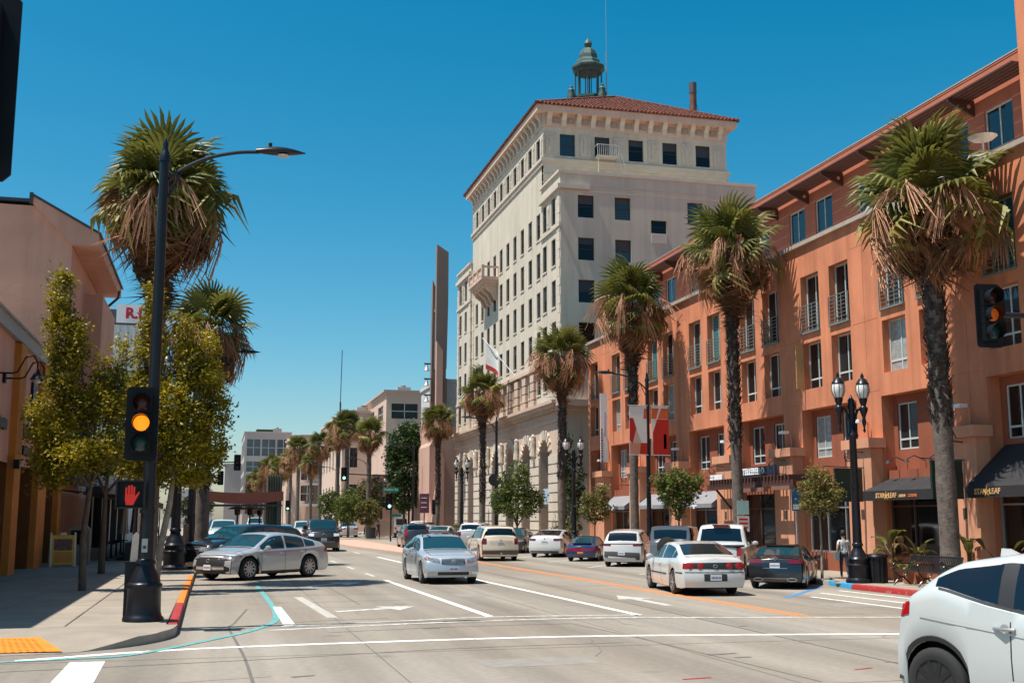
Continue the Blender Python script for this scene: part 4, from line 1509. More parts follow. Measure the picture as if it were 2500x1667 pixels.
# next shop front beyond, in shade, with a long grey fascia
nxt = thing('grey_shop_front', 'dark shop front with a pale fascia beyond the pink building', 'building', (LX, 53.6, 0))
w = MB()
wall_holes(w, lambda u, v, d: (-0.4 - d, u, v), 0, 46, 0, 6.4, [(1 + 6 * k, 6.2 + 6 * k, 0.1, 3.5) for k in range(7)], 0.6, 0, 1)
w.poly([(-0.4, 0, 6.4), (-14, 0, 6.4), (-14, 46, 6.4), (-0.4, 46, 6.4)])
w.poly([(-0.4, 0, 0), (-14, 0, 0), (-14, 0, 6.4), (-0.4, 0, 6.4)])
w.poly([(-0.4, 46, 0), (-14, 46, 0), (-14, 46, 6.4), (-0.4, 46, 6.4)])
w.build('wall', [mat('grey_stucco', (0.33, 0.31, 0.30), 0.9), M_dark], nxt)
for k in range(7):
    g = MB().box(-0.98, -0.95, 1 + 6 * k, 6.2 + 6 * k, 0.1, 3.5).build('shop_window', G_dark, nxt)
    fr = MB()
    for j in range(4):
        fr.box(-0.95, -0.88, 1.0 + 6 * k + j * 1.7, 1.08 + 6 * k + j * 1.7, 0.1, 3.5)
    fr.build('frame', M_dark, g)
MB().box(-0.4, 0.5, 0.3, 9, 3.55, 4.15).build('fascia_sign', mat('pink_grey_fascia', (0.36, 0.29, 0.28), 0.8), nxt)
MB().box(-0.4, 0.8, 12, 45, 3.3, 3.7).build('shop_canopy', M_dark, nxt)

# black canvas terrace roof and planters, added to darken the pavement in front
te = thing('shade_canopy', 'black canvas terrace canopy on thin posts added to darken the left pavement', 'canopy', (-6.5, 52.6, 0.15))
for k in range(8):
    MB().prism([(0.0, 3.05), (3.3, 2.75), (3.3, 2.45), (3.26, 2.45), (3.26, 2.72), (0.0, 3.0)], 3.0 * k, 3.0 * k + 2.94, 'y').build('canvas', mat('black_canvas', (0.012, 0.012, 0.014), 0.9), te)
    MB().box(3.2, 3.26, 3.0 * k + .02, 3.0 * k + .08, 0, 2.6).build('post', M_black, te)
    MB().box(2.75, 3.1, 3.0 * k + .5, 3.0 * k + 2.4, 0, 0.75).build('planter_box', M_dark, te)
# big terracotta building behind
M_big = mat('weathered_terracotta', (0.60, 0.305, 0.21), 0.9, var=0.12, scale=0.35, bump=0.25, bscale=6, streak=0.14)
big = thing('terracotta_building', 'large weathered terracotta building with a slanting roof rising behind the pink shops', 'building', (-6.75, 54.2, 0))
w = MB()
w.prism([(-18, 0), (0, 0), (0, 14.25), (-1.6, 16.35), (-1.65, 16.35), (-1.65, 15.95), (-18, 16.1)], 0, 12.5, 'y')
w.build('wall', M_big, big)
ev = MB().prism([(-1.75, 16.42), (1.15, 14.75), (1.15, 14.2), (0.02, 14.2), (-1.75, 16.0)], -0.25, 12.7, 'y')
ev.build('roof', M_big, big)
MB().prism([(-1.85, 16.5), (1.25, 14.8), (1.25, 14.68), (-1.85, 16.38)], -0.32, 12.8, 'y').box(-1.9, -1.75, -0.3, 12.7, 16.0, 16.5).box(-18.1, -1.9, -0.12, 12.6, 16.1, 16.25).build('roof_edge', M_dark, big)
MB().prism([(0, 13.0), (0, 8.5), (0.9, 8.5), (0.9, 13.0)], 5.5, 12.5, 'y').build('side_bay', M_big, big)
MB().tube([(1.2, 11.0, 14.3), (1.15, 11.0, 13.9), (0.2, 11.2, 13.0), (0.1, 11.2, 12.4), (0.1, 11.2, 6.0)], 0.07, 8).build('drain_pipe', M_dark, big)
# shed roof of the annexe peeping over the parapet
an = thing('roof_annexe', 'small orange roof annexe with a dark eave just above the grey parapet', 'building', (-7.2, 48.0, 7.7))
MB().box(-3, 0, 0, 5, 0.0, 0.85).build('wall', M_pink, an)
MB().prism([(-3.2, 1.35), (0.35, 0.8), (0.35, 0.92), (-3.2, 1.5)], -0.3, 5.2, 'y').build('roof', M_dark, an)

# white building with the red lettering behind the trees
wb = thing('white_corrugated_building', 'white ribbed building with a dark band and a red lettered sign behind the street trees', 'building', (-6.9, 100, 0))
M_wb = mat('white_cladding', (0.66, 0.68, 0.68), 0.6, var=0.05)
w = MB().box(-30, 0, 0.1, 30, 0, 18.0)
w.build('wall', M_wb, wb)
rib = MB().box(-0.09, 0.09, -0.16, 0.0, 0, 18.0).mesh('rib', M_wb)
for k in range(24):
    inst('rib', rib, wb, (-0.3 - 0.62 * k, 0.1, 0))
MB().box(-30, 0.1, -0.2, 0.0, 18.0, 19.25).box(0, 0.1, 0, 30, 18.0, 19.25).build('dark_band', mat('slate_band', (0.055, 0.07, 0.085), 0.6), wb)
MB().tube([(-30, 0, 19.55), (0.1, 0, 19.55)], 0.04, 5).tube([(-30, 0, 19.3), (0.1, 0, 19.3)], 0.04, 5).build('roof_rail', M_steel, wb)
sgn = MB().box(-1.72, 2.6, -0.42, -0.22, 18.15, 19.7).build('sign_panel', mat('sign_white', (0.80, 0.80, 0.80), 0.5, var=0.02), wb)
add_text(sgn, 'R.D.', 1.25, (0.1, -0.43, 18.92), (0, -1), mat('sign_red', (0.55, 0.015, 0.03), 0.5), 0.01, 1.0, 0.05)

# ------------------------------------------------------------------ buildings far down the street
M_beige = mat('beige_stucco', (0.57, 0.40, 0.31), 0.9, var=0.06, scale=0.3)
M_pinkb = mat('dusty_pink_stucco', (0.50, 0.305, 0.235), 0.9, var=0.05, scale=0.3, streak=0.06)
M_greyb = mat('grey_concrete', (0.40, 0.345, 0.32), 0.9, var=0.06, scale=0.3)
M_fin = mat('brown_grey_fin', (0.215, 0.150, 0.125), 0.9, var=0.07, scale=0.25, streak=0.08)


def block(name, label, x0, x1, y0, y1, h, m, rows=(), cols_w=(), cols_n=(), wm=None, wz=(), frame=M_winframe):
    """Box building with real window recesses on its street face (-x) and near face (-y)."""
    t = thing(name, label, 'building', (x0, y0, 0))
    w_ = MB()
    hw_ = [(a, b, c, d) for c, d in rows for a, b in cols_w]
    hn_ = [(a, b, c, d) for c, d in rows for a, b in cols_n]
    wall_holes(w_, lambda u, v, d: (d, u, v), 0, y1 - y0, 0, h, hw_, 0.3)
    wall_holes(w_, lambda u, v, d: (u, d, v), 0, x1 - x0, 0, h, hn_, 0.3)
    X, Y = x1 - x0, y1 - y0
    w_.poly([(X, 0, 0), (X, Y, 0), (X, Y, h), (X, 0, h)])
    w_.poly([(0, Y, 0), (X, Y, 0), (X, Y, h), (0, Y, h)])
    w_.poly([(0, 0, h), (X, 0, h), (X, Y, h), (0, Y, h)])
    w_.build('wall', m, t)
    MB().box(-0.15, X + .1, -0.15, Y + .1, h, h + 0.35).build('parapet', m, t)
    for a, b, c, d in hw_:
        o = MB().box(0.22, 0.26, a, b, c, d).build('pane', wm or G_win, t)
        o.name = 'window'
        MB().box(0.18, 0.24, (a + b) / 2 - .05, (a + b) / 2 + .05, c, d).box(0.18, 0.24, a, b, (c + d) / 2 - .05, (c + d) / 2 + .05).build('frame', frame, o)
    for a, b, c, d in hn_:
        o = MB().box(a, b, 0.22, 0.26, c, d).build('window', wm or G_win, t)
        MB().box((a + b) / 2 - .05, (a + b) / 2 + .05, 0.18, 0.24, c, d).box(a, b, 0.18, 0.24, (c + d) / 2 - .05, (c + d) / 2 + .05).build('frame', frame, o)
    return t


# church-like complex: thin fin tower with bells, pink hall, pointed arch wing
fin = thing('fin_bell_tower', 'tall thin brown slab tower with hanging bells left of the cream tower', 'tower', (20.0, 110, 0))
fx = MB()
fx.prism([(0.42, 16.5), (1.5, 16.5), (1.62, 23.05), (1.62, 28.25), (0.45, 29.0)], 0.0, 0.7, 'y')
fx.build('upper_slab', M_fin, fin)
MB().prism([(0.12, 4.0), (1.65, 4.0), (1.7, 22.6), (0.72, 22.6), (0.72, 24.4), (0.28, 25.6)], 1.2, 1.9, 'y').build('rear_slab', M_fin, fin)
MB().prism([(0.24, 4.0), (0.9, 4.0), (0.9, 18.1), (0.28, 19.05)], -1.2, -0.6, 'y').build('front_fin', M_pinkb, fin)
MB().box(0.42, 1.55, 0.7, 1.2, 22.3, 22.55).box(0.9, 1.45, -0.6, 1.2, 4, 15.5).build('slab_tie', M_fin, fin)
for z in (16.6, 15.1, 13.5):
    MB().box(-0.55, 0.1, 0.9, 1.1, z + 0.42, z + 0.55).build('bell_arm', M_dark, fin)
    MB().lathe([(0.08, 0.40), (0.14, 0.3), (0.18, 0.0), (0.33, -0.16), (0.34, -0.2)], 10, (-0.3, 1.0, z)).build('bell', M_steel, fin, smooth=True)
block('white_plant_room', 'blank pale plant room between the slab tower and the cream tower', 21.1, 24.5, 112, 122, 15.4, mat('pale_grey_render', (0.50, 0.50, 0.48), 0.9))
hall = thing('pink_church_hall', 'dusty pink hall with a pointed shadowed recess beside the arched bank', 'building', (18.9, 104.5, 0))
MB().prism([(3.4, 0), (0.35, 0), (0.15, 3.4), (0.0, 4.3), (0.0, 8.6), (0.25, 9.0), (0.25, 10.4), (3.4, 10.4)], 0, 14, 'y').build('wall', M_pinkb, hall)
MB().prism([(0.0, 0), (1.3, 0), (1.3, 7.4), (0.9, 8.3)], -0.5, -0.01, 'y').build('buttress', M_pinkb, hall)
bb = block('beige_flat_building', 'beige flat roofed building with a wide window behind the palms', 21.3, 34, 150, 190, 18.2, M_beige,
           rows=((15.0, 17.0),), cols_n=((0.7, 4.2),), cols_w=((3, 8), (12, 17), (21, 26)))
MB().prism([(4.6, 8.0), (7.2, 8.0), (5.3, 17.2)], -0.6, -0.02, 'y').build('gable_fin', M_beige, bb)
MB().box(-0.4, 13, -0.4, 40, 18.5, 18.75).box(6, 9, 4, 8, 18.75, 20.0).build('roof_edge', M_greyb, bb)
block('beige_street_block', 'beige street building with small dark paired windows behind the trees', 17.2, 24.0, 165, 200, 17.0, mat('light_beige', (0.58, 0.44, 0.35), 0.9, var=0.05),
      rows=((9.2, 12.0), (4.2, 6.8)), cols_n=((1.1, 2.2), (4.0, 5.1)), cols_w=[(2 + 5 * k, 3.6 + 5 * k) for k in range(6)], wm=G_dark, frame=M_bronze)
block('pink_shop_block', 'small salmon coloured building low behind the junction trees', 17.0, 20.0, 128.5, 133, 6.5, mat('salmon_stucco', (0.58, 0.30, 0.20), 0.9), rows=((3.2, 4.4),), cols_n=((0.5, 1.4),), cols_w=((1, 2.2),))
# corner store with a rounded drum
ross = thing('round_cornered_store', 'beige store with a rounded corner drum and dark lettering far down the street', 'building', (14.2, 205, 0))
MB().lathe([(4.4, 0), (4.4, 15.2), (4.6, 15.3), (4.6, 15.6), (4.3, 15.6), (4.3, 16.4), (4.5, 16.5)], 28, (2.0, 3, 0)).build('drum', M_beige, ross, smooth=True)
MB().box(-2.3, 14, 3, 60, 0, 13.2).build('wall', M_beige, ross)
MB().prism([(-2.3, 8.0), (-3.6, 11.0), (-3.6, 11.3), (-2.3, 13.4)], 4, 60, 'y').build('cornice', M_white, ross)
add_text(ross, 'ROSS', 1.5, (3.2, -1.72, 13.9), (0.15, -1), mat('store_letter', (0.10, 0.09, 0.10), 0.6), 0.2, 1.0, 0.04)
for z in (5.0, 8.6):
    for x in (0.0, 3.2):
        o = MB().box(x, x + 2.2, -1.9, -1.4, z, z + 2.6).build('window', G_win, ross)
        MB().box(x + 1.05, x + 1.15, -1.95, -1.9, z, z + 2.6).box(x, x + 2.2, -1.95, -1.9, z + 1.2, z + 1.3).build('frame', M_white, o)
MB().box(-0.6, 6.2, -2.6, -1.3, 7.7, 8.1).box(-0.6, 6.2, -2.6, -1.3, 4.1, 4.5).build('white_band', M_white, ross)
off = block('grey_office_block', 'grey concrete office block with bands of windows at the end of the street', 5.6, 15.5, 255, 285, 20.3, M_greyb,
            rows=[(3 + 3.0 * k, 5.2 + 3.0 * k) for k in range(4)] + [(15.4, 19.0)], cols_n=((0.5, 3.3), (3.7, 6.5), (6.9, 9.6)), cols_w=[(1 + 4 * k, 4.2 + 4 * k) for k in range(7)], wm=glass_mat('office_glass', (0.05, 0.06, 0.08), 0.1))
MB().box(2.5, 7.5, 3, 9, 20.65, 21.4).build('roof_planter', mat('roof_green', (0.05, 0.06, 0.03), 0.9), off)
block('white_office_wing', 'white banded office wing stepping down behind the palms', 10.5, 15.2, 222, 250, 12.6, M_white, rows=((8.6, 10.6), (4.6, 6.6)), cols_n=((0.5, 2.0), (2.6, 4.1)), cols_w=[(1 + 4 * k, 4 + 4 * k) for k in range(6)])
block('distant_left_block', 'pale low building at the far end of the street left of the lanes', -9, -0.8, 240, 300, 7.5, mat('pale_far_stucco', (0.55, 0.54, 0.52), 0.9), rows=((3.2, 5.4),), cols_n=((1, 3), (4.5, 6.5)), cols_w=((2, 6), (9, 13)))
block('distant_pier_building', 'small grey stone corner building with a heavy cap at the street end', 1.5, 4.6, 232, 240, 12.3, M_greyb)
for nm, lab, x, y, z in (('roof_unit', 'grey ventilation unit on the beige flat roof', 24, 153, 18.55), ('roof_unit', 'second ventilation unit on the beige flat roof', 29.5, 156, 18.55), ('roof_unit', 'ventilation unit on the beige street block', 20.6, 170, 17.35), ('roof_unit', 'ventilation unit on the grey office roof', 12.6, 258, 20.65)):
    u = thing(nm, lab, 'roof unit', (x, y, z))
    MB().box(-.9, .9, -.7, .7, 0, .9).build('housing', M_greyb, u)
    MB().lathe([(.3, .9), (.3, 1.15), (.36, 1.2), (.1, 1.3)], 12).build('vent', M_steel, u)
tag(MB().tube([(16.9, 165, 12), (16.8, 165, 18.5)], 0.12, 6).tube([(16.8, 165, 18.5), (16.9, 165, 26.0)], 0.06, 5).build('roof_antenna', M_dark), 'thin tall antenna mast rising above the distant palms', 'antenna')
# ------------------------------------------------------------------ street lamps, signals, signs, furniture
M_post = mat('post_black', (0.009, 0.010, 0.014), 0.34, 0.0, var=0.2, scale=5, spec=0.35)
M_globe = mat('lamp_globe', (0.72, 0.71, 0.68), 0.25, var=0.03)
M_lens = mat('lamp_lens', (0.55, 0.54, 0.50), 0.2)


def cobra_lamp(label, loc, rotz=0.0, s=1.0, group='single arm street lamps'):
    t = thing('street_lamp', label, 'street lamp', loc, rotz, group, s)
    b = MB().lathe([(0.36, 0), (0.36, 0.05), (0.32, 0.09), (0.30, 0.16), (0.29, 0.55), (0.31, 0.58), (0.31, 0.64), (0.27, 0.68)], 20)
    b.lathe([(0.27, 0.68), (0.24, 0.80), (0.17, 0.93), (0.155, 1.0)], 20, flute=0.06).lathe([(0.17, 1.0), (0.17, 1.05), (0.14, 1.09)], 16)
    b.build('base', M_post, t, smooth=True, angle=50)
    MB().lathe([(0.145, 1.05), (0.12, 2.0), (0.105, 4.5), (0.088, 8.55)], 16, flute=0.05).lathe([(0.105, 8.5), (0.105, 8.6), (0.07, 8.68), (0.05, 8.78), (0.06, 8.83), (0.01, 8.97)], 12).lathe([(0.15, 1.9), (0.15, 1.97)], 12).build('shaft', M_post, t, smooth=True, angle=60)
    a = MB()
    arc = curve([(0.06, 0, 8.12), (0.3, 0, 8.36), (0.75, 0, 8.62), (1.3, 0, 8.78), (1.75, 0, 8.83)], 5)
    a.tube(arc, 0.035, 8)
    a.tube([(0.05, 0, 7.75), (0.22, 0, 8.1), (0.34, 0, 8.4)], 0.02, 6)
    a.build('arm', M_post, t, smooth=True)

    def head(u, v):
        x = 1.68 + 0.95 * u
        w = 0.155 * max(0.03, math.sin(PI * min(1, u * 0.86 + 0.14))) ** 0.7
        an = 2 * PI * v
        return (x, w * math.cos(an), 8.85 + 0.10 * math.sin(an) * (1 if math.sin(an) > 0 else 0.55) * max(0.15, math.sin(PI * min(1, u * .85 + .12))) + 0.02 * u)
    h = MB().grid(head, 12, 14)
    ho = h.build('lamp_head', M_post, t, smooth=True)
    MB().lathe([(0.02, 0.0), (0.12, 0.01), (0.12, 0.03)], 14, (2.2, 0, 8.77)).build('lens', M_lens, ho, smooth=True)
    MB().lathe([(0.03, 0), (0.04, 0.07), (0.02, 0.09)], 8, (1.95, 0, 8.95)).build('photo_cell', M_post, ho)
    return t


main_lamp = cobra_lamp('tall black street lamp with a flared base nearest on the left kerb corner', (-1.18, 22.0, 0.15))
MB().cbox((-0.02, -0.2, 1.33), (0.10, 0.06, 0.24)).cbox((-0.02, -0.235, 1.30), (0.05, 0.02, 0.05), 1).build('push_button', [M_steel, M_dark], main_lamp)
for lab, loc, rz, s in (('black street lamp reaching over the road behind the left street trees', (-1.0, 50.0, 0.15), 0, 1),
                        ('black street lamp carrying the red and white banners', (18.6, 48.2, 0.15), PI, 0.93),
                        ('black street lamp between the cream bank arches and the palms', (18.6, 77.0, 0.15), PI, 0.98),
                        ('dark street lamp in front of the round dark green tree', (18.0, 108.0, 0.15), PI, 1.0),
                        ('dark street lamp by the beige far building', (17.2, 136.0, 0.15), PI, 1.0),
                        ('most distant dark street lamp above the junction trees', (16.2, 160.0, 0.15), PI, 1.0)):
    c = copy_tree(main_lamp)
    for ch in list(c.children):
        if ch.name.startswith('push_button'):
            bpy.data.objects.remove(ch)
    c.location, c.rotation_euler, c.scale = loc, (0, 0, rz), (s, s, s)
    c['label'] = lab


def banner(parent_lamp, x0, x1, y, z0, z1, shapes, label):
    o = tag(MB().box(x0, x1, y - .008, y + .008, z0, z1).build('banner', mat('banner_white', (0.74, 0.72, 0.66), 0.8, var=0.03)), label, 'banner', 'lamp post banners')
    for pts, m in shapes:
        b = MB()
        P = [(x0 + (x1 - x0) * u, z0 + (z1 - z0) * v) for u, v in pts]
        b.prism(P, y - .014, y - .009, 'y')
        b.build('print', m, o)
    MB().tube([(x0 - .05, y, z1 + .03), (x1 + .05, y, z1 + .03)], 0.022, 6).tube([(x0 - .05, y, z0 - .03), (x1 + .05, y, z0 - .03)], 0.022, 6).build('rod', M_steel, o)
    return o


B_red = mat('banner_red', (0.50, 0.018, 0.008), 0.75, var=0.05)
B_or = mat('banner_orange', (0.60, 0.12, 0.035), 0.75, var=0.05)
B_pk = mat('banner_pink', (0.58, 0.24, 0.16), 0.75, var=0.05)
B_tan = mat('banner_tan', (0.62, 0.42, 0.33), 0.75, var=0.05)
banner(None, 17.68, 18.5, 48.05, 4.78, 6.92, [
    ([(0, 0.28), (0, 0.75), (0.22, 0.75), (0.40, 0.52), (0.16, 0.22)], B_red), ([(0.42, 0.50), (0.16, 0.24), (0.68, 0.24)], B_tan),
    ([(0, 0), (0, 0.235), (0.62, 0.235), (0.55, 0)], B_pk), ([(0.56, 0), (0.63, 0.235), (1, 0.235), (1, 0)], B_red),
    ([(0.80, 0.74), (0.86, 0.95), (1, 0.95), (1, 0.74)], B_or)], 'white banner with red angular shapes left of the lamp post')
banner(None, 18.72, 19.54, 48.05, 4.78, 6.92, [
    ([(0, 0.74), (0.28, 0.74), (0.44, 0.96), (0, 0.96)], B_or), ([(0.36, 0.74), (1, 0.74), (1, 0.96), (0.58, 0.96)], B_or),
    ([(0.08, 0), (1, 0), (1, 0.73), (0.32, 0.73), (0.08, 0.45)], B_red), ([(0.0, 0.0), (0.07, 0.0), (0.07, 0.27), (0, 0.27)], B_tan),
    ([(0.70, 0.12), (0.86, 0.12), (0.86, 0.42), (0.70, 0.42)], mat('banner_dark', (0.10, 0.01, 0.01), 0.7))], 'deep red banner with an orange top right of the lamp post')


def twin_lamp(label, loc, s=1.0):
    t = thing('twin_lamp', label, 'street lamp', loc, 0, 'twin globe street lamps', s)
    b = MB().lathe([(0.42, 0), (0.42, 0.10), (0.34, 0.16), (0.33, 0.48), (0.36, 0.52), (0.36, 0.58), (0.31, 0.62), (0.31, 0.74), (0.34, 0.78), (0.30, 0.84)], 12)
    b.lathe([(0.30, 0.84), (0.24, 0.98), (0.16, 1.12), (0.15, 1.2)], 16, flute=0.05).lathe([(0.18, 1.2), (0.18, 1.26), (0.15, 1.3)], 16)
    b.build('base', M_post, t, smooth=True, angle=40)
    MB().lathe([(0.15, 1.3), (0.14, 2.2), (0.115, 4.75), (0.19, 4.8), (0.19, 4.88), (0.12, 4.95), (0.10, 5.7), (0.15, 5.8), (0.10, 5.95), (0.12, 6.02), (0.05, 6.12), (0.01, 6.22)], 14).lathe([(0.16, 3.1), (0.16, 3.2)], 14).build('shaft', M_post, t, smooth=True, angle=60)
    for sg in (-1, 1):
        a = MB()
        a.tube([(0, 0, 5.15)] + [(x * sg, 0, z) for x, z in curve([(0.1, 5.35), (0.22, 5.68), (0.36, 5.78), (0.46, 5.74)], 4)], 0.045, 8)
        a.lathe([(0.02, 4.95), (0.05, 5.02), (0.025, 5.1), (0.075, 5.3), (0.05, 5.45), (0.11, 5.62), (0.14, 5.7), (0.14, 5.78), (0.08, 5.85), (0.13, 6.0), (0.14, 6.1)], 10, (0.46 * sg, 0, 0))
        a.lathe([(0.20, 6.56), (0.22, 6.60), (0.13, 6.75), (0.05, 6.80), (0.06, 6.86), (0.01, 6.98)], 10, (0.46 * sg, 0, 0))
        ao = a.build('arm', M_post, t, smooth=True, angle=50)
        MB().lathe([(0.11, 6.1), (0.17, 6.2), (0.215, 6.35), (0.21, 6.5), (0.18, 6.6)], 14, (0.46 * sg, 0, 0)).build('globe', M_globe, ao, smooth=True)
        rb_ = MB()
        for k in range(8):
            an = 2 * PI * (k + .5) / 8
            pts = [(0.46 * sg + r * math.cos(an), r * math.sin(an), z) for r, z in ((0.13, 6.08), (0.18, 6.2), (0.225, 6.35), (0.22, 6.5), (0.19, 6.6))]
            rb_.tube(pts, 0.010, 4)
        rb_.build('globe_rib', M_post, ao)
    return t


tw0 = twin_lamp('black twin globe lamp post beside the litter bin on the right pavement', (17.85, 29.85, 0.15), 0.865)
for lab, loc, s in (('black twin globe lamp in front of the last bank arch', (18.7, 59.6, 0.15), 0.9),
                    ('black twin globe lamp at the far end of the arched bank', (18.7, 89.0, 0.15), 0.95),
                    ('black twin globe lamp hidden in the left street trees', (-1.35, 43.2, 0.15), 1.13),
                    ('small distant twin globe lamp by the junction trees', (17.8, 128.0, 0.15), 0.95)):
    c = copy_tree(tw0)
    c.location, c.scale, c['label'] = loc, (s, s, s), lab


# traffic signals
def lamp_mat(name, c, e=0.0):
    return mat(name, c, 0.3, var=0.05, emit=c if e else None, estr=e)


S_roff = lamp_mat('red_lens_off', (0.07, 0.012, 0.01))
S_yoff = lamp_mat('amber_lens_off', (0.08, 0.04, 0.01))
S_goff = lamp_mat('green_lens_off', (0.015, 0.06, 0.05))
S_yon = mat('amber_lens_lit', (0.9, 0.25, 0.01), 0.4, var=0.0, emit=(1.0, 0.22, 0.008), estr=1.15)
S_ydim = mat('amber_lens_dim', (0.45, 0.10, 0.012), 0.4, var=0.0, emit=(1.0, 0.16, 0.01), estr=0.12)
S_gon = mat('green_lens_lit', (0.3, 0.9, 0.7), 0.4, var=0.0, emit=(0.35, 1.0, 0.75), estr=1.6)
S_hand = mat('red_hand_lit', (0.20, 0.01, 0.008), 0.4, var=0.0, emit=(1.0, 0.03, 0.012), estr=0.24)
M_sig = mat('signal_black', (0.006, 0.007, 0.009), 0.5, var=0.2, spec=0.2)
M_visor = mat('signal_visor', (0.010, 0.010, 0.012), 0.35, var=0.2, spec=0.35)


def signal(label, loc, rotz=0.0, lit='y', s=1.0, extra=None, group='traffic signals'):
    """Three-lens signal facing -y with backplate, tunnel visors; origin at its centre."""
    t = thing('traffic_signal', label, 'traffic light', loc, rotz, group, s)
    bpv = [(-0.28 + 0.05, -0.66), (0.23, -0.66), (0.28, -0.61), (0.28, 0.61), (0.23, 0.66), (-0.23, 0.66), (-0.28, 0.61), (-0.28, -0.61)]
    MB().prism(bpv, 0.0, 0.02, 'y').build('backplate', M_sig, t)
    for k, (z, nm) in enumerate(((0.36, 'r'), (0.0, 'y'), (-0.36, 'g'))):
        h = MB().box(-0.17, 0.17, -0.14, 0.0, z - 0.175, z + 0.175).box(-0.15, 0.15, 0.02, 0.12, z - 0.16, z + 0.16)
        ho = h.build('lamp_housing', M_sig, t)
        m = {'r': S_roff, 'y': S_yon if lit == 'y' else (S_ydim if lit == 'd' else S_yoff), 'g': S_gon if lit == 'g' else S_goff}[nm]
        lens = MB().lathe([(0.001, 0.03), (0.07, 0.025), (0.125, 0.008), (0.14, 0.0)], 18, M=Matrix.Translation((0, -0.142, z)) @ Matrix.Rotation(R_(90), 4, 'X'))
        lens.build('lens', m, ho, smooth=True)
        v = MB()
        n = 20

        def vis(u, w_, zz=z):
            a = R_(-52 + 284 * u)
            dpt = 0.0 if w_ < 0.5 else 0.27 - 0.10 * (1 - math.sin(a)) * 0.5
            return (0.155 * math.cos(a), -0.14 - dpt, zz + 0.155 * math.sin(a))
        v.grid(vis, n, 1)
        v.grid(lambda u, w_: tuple(c * 0.97 if i == 0 else (z + (c - z) * 0.97 if i == 2 else c) for i, c in enumerate(vis(u, w_))), n, 1)
        v.build('visor', M_visor, ho, fix=False)
    return t


signal('black traffic signal with a large amber light lit, on the nearest left lamp post', (-1.34, 21.62, 3.64))
signal('black traffic signal with a dim amber glow hanging before the orange building at the right', (15.2, 20.0, 6.06), -0.12, 'd')
signal('black signal backplate cut off by the top left corner', (-1.69, 8.0, 4.83), 0.0, 'n')
ma = tag(MB().tube([(15.42, 20.15, 6.12), (18.6, 19.4, 6.0), (18.9, 19.3, 5.95)], 0.06, 8).tube([(18.9, 19.3, 0.1), (18.9, 19.3, 6.4)], 0.12, 10).build('mast_arm', M_post, smooth=True), 'dark mast arm holding the right hand amber signal', 'signal arm')
ma = tag(MB().tube([(-1.95, 8.15, 4.83), (-7.0, 8.15, 4.7)], 0.06, 8).tube([(-7.0, 8.15, 0.0), (-7.0, 8.15, 5.2)], 0.12, 10).build('mast_arm', M_post, smooth=True), 'dark mast arm holding the cut off signal at the top left', 'signal arm')
for lab, loc, lit in (('small unlit black signal against the sky left of the far office', (1.62, 98.0, 6.55), 'n'),
                      ('small black signal just under the left tree foliage far away', (0.35, 112.0, 5.75), 'n'),
                      ('black signal showing green among the distant palms', (11.9, 112.0, 6.2), 'g'),
                      ('small black kerbside signal on the post under the green street sign', (14.0, 96.0, 3.35), 'g'),
                      ('dark signal beside the palm before the pink church hall', (19.2, 103.0, 3.0), 'n'),
                      ('distant signal showing green beneath a tiny street sign', (8.9, 150.0, 3.6), 'g')):
    signal(lab, loc, 0, lit)
tag(MB().tube([(1.7, 98.1, 6.6), (-1.6, 98.1, 6.5)], 0.05, 6).tube([(-1.6, 98.1, 0.1), (-1.6, 98.1, 6.9)], 0.1, 8).build('mast_arm', M_post), 'thin mast arm from the left trees to the unlit far signal', 'signal arm')
tag(MB().tube([(0.4, 112.1, 5.8), (-1.9, 112.1, 5.7)], 0.05, 6).tube([(-1.9, 112.1, 0.1), (-1.9, 112.1, 6)], 0.1, 8).build('mast_arm', M_post), 'mast arm behind the left trees for the lower far signal', 'signal arm')
tag(MB().tube([(12.0, 112.1, 6.25), (18.3, 112.1, 6.0)], 0.06, 6).tube([(18.3, 112.1, 0.1), (18.3, 112.1, 6.4)], 0.1, 8).build('mast_arm', M_post), 'mast arm over the road for the green far signal', 'signal arm')
tag(MB().tube([(9.1, 150.1, 0.0), (9.1, 150.1, 5.2)], 0.06, 6).build('sign_post', M_post), 'tiny distant sign post in the middle of the street', 'post')

# pedestrian head with the lit red hand
pd = thing('pedestrian_signal', 'black pedestrian signal showing a red hand on the left lamp post', 'pedestrian signal', (-1.47, 21.72, 2.38))
MB().box(-0.22, 0.22, -0.12, 0.1, -0.22, 0.22).build('housing', M_sig, pd)
MB().box(-0.26, 0.26, -0.24, -0.11, 0.22, 0.25).box(-0.25, -0.22, -0.24, -0.1, -0.2, 0.22).box(0.22, 0.25, -0.24, -0.1, -0.2, 0.22).box(-0.26, 0.26, -0.2, -0.1, -0.25, -0.22).build('hood', M_visor, pd)
hand = MB()
for x, l, w_ in ((-0.075, 0.13, .016), (-0.03, 0.165, .017), (0.015, 0.17, .017), (0.058, 0.14, .016)):
    hand.prism([(x - w_, 0.0), (x + w_, 0.0), (x + w_, l - .015), (x, l), (x - w_, l - .015)], -0.128, -0.121, 'y')
hand.prism([(-0.092, 0.0), (0.075, 0.0), (0.075, -0.03), (0.14, 0.05), (0.155, 0.03), (0.08, -0.12), (0.05, -0.19), (-0.07, -0.19), (-0.092, -0.1)], -0.1279, -0.1211, 'y')
hand.build('hand_symbol', S_hand, pd)
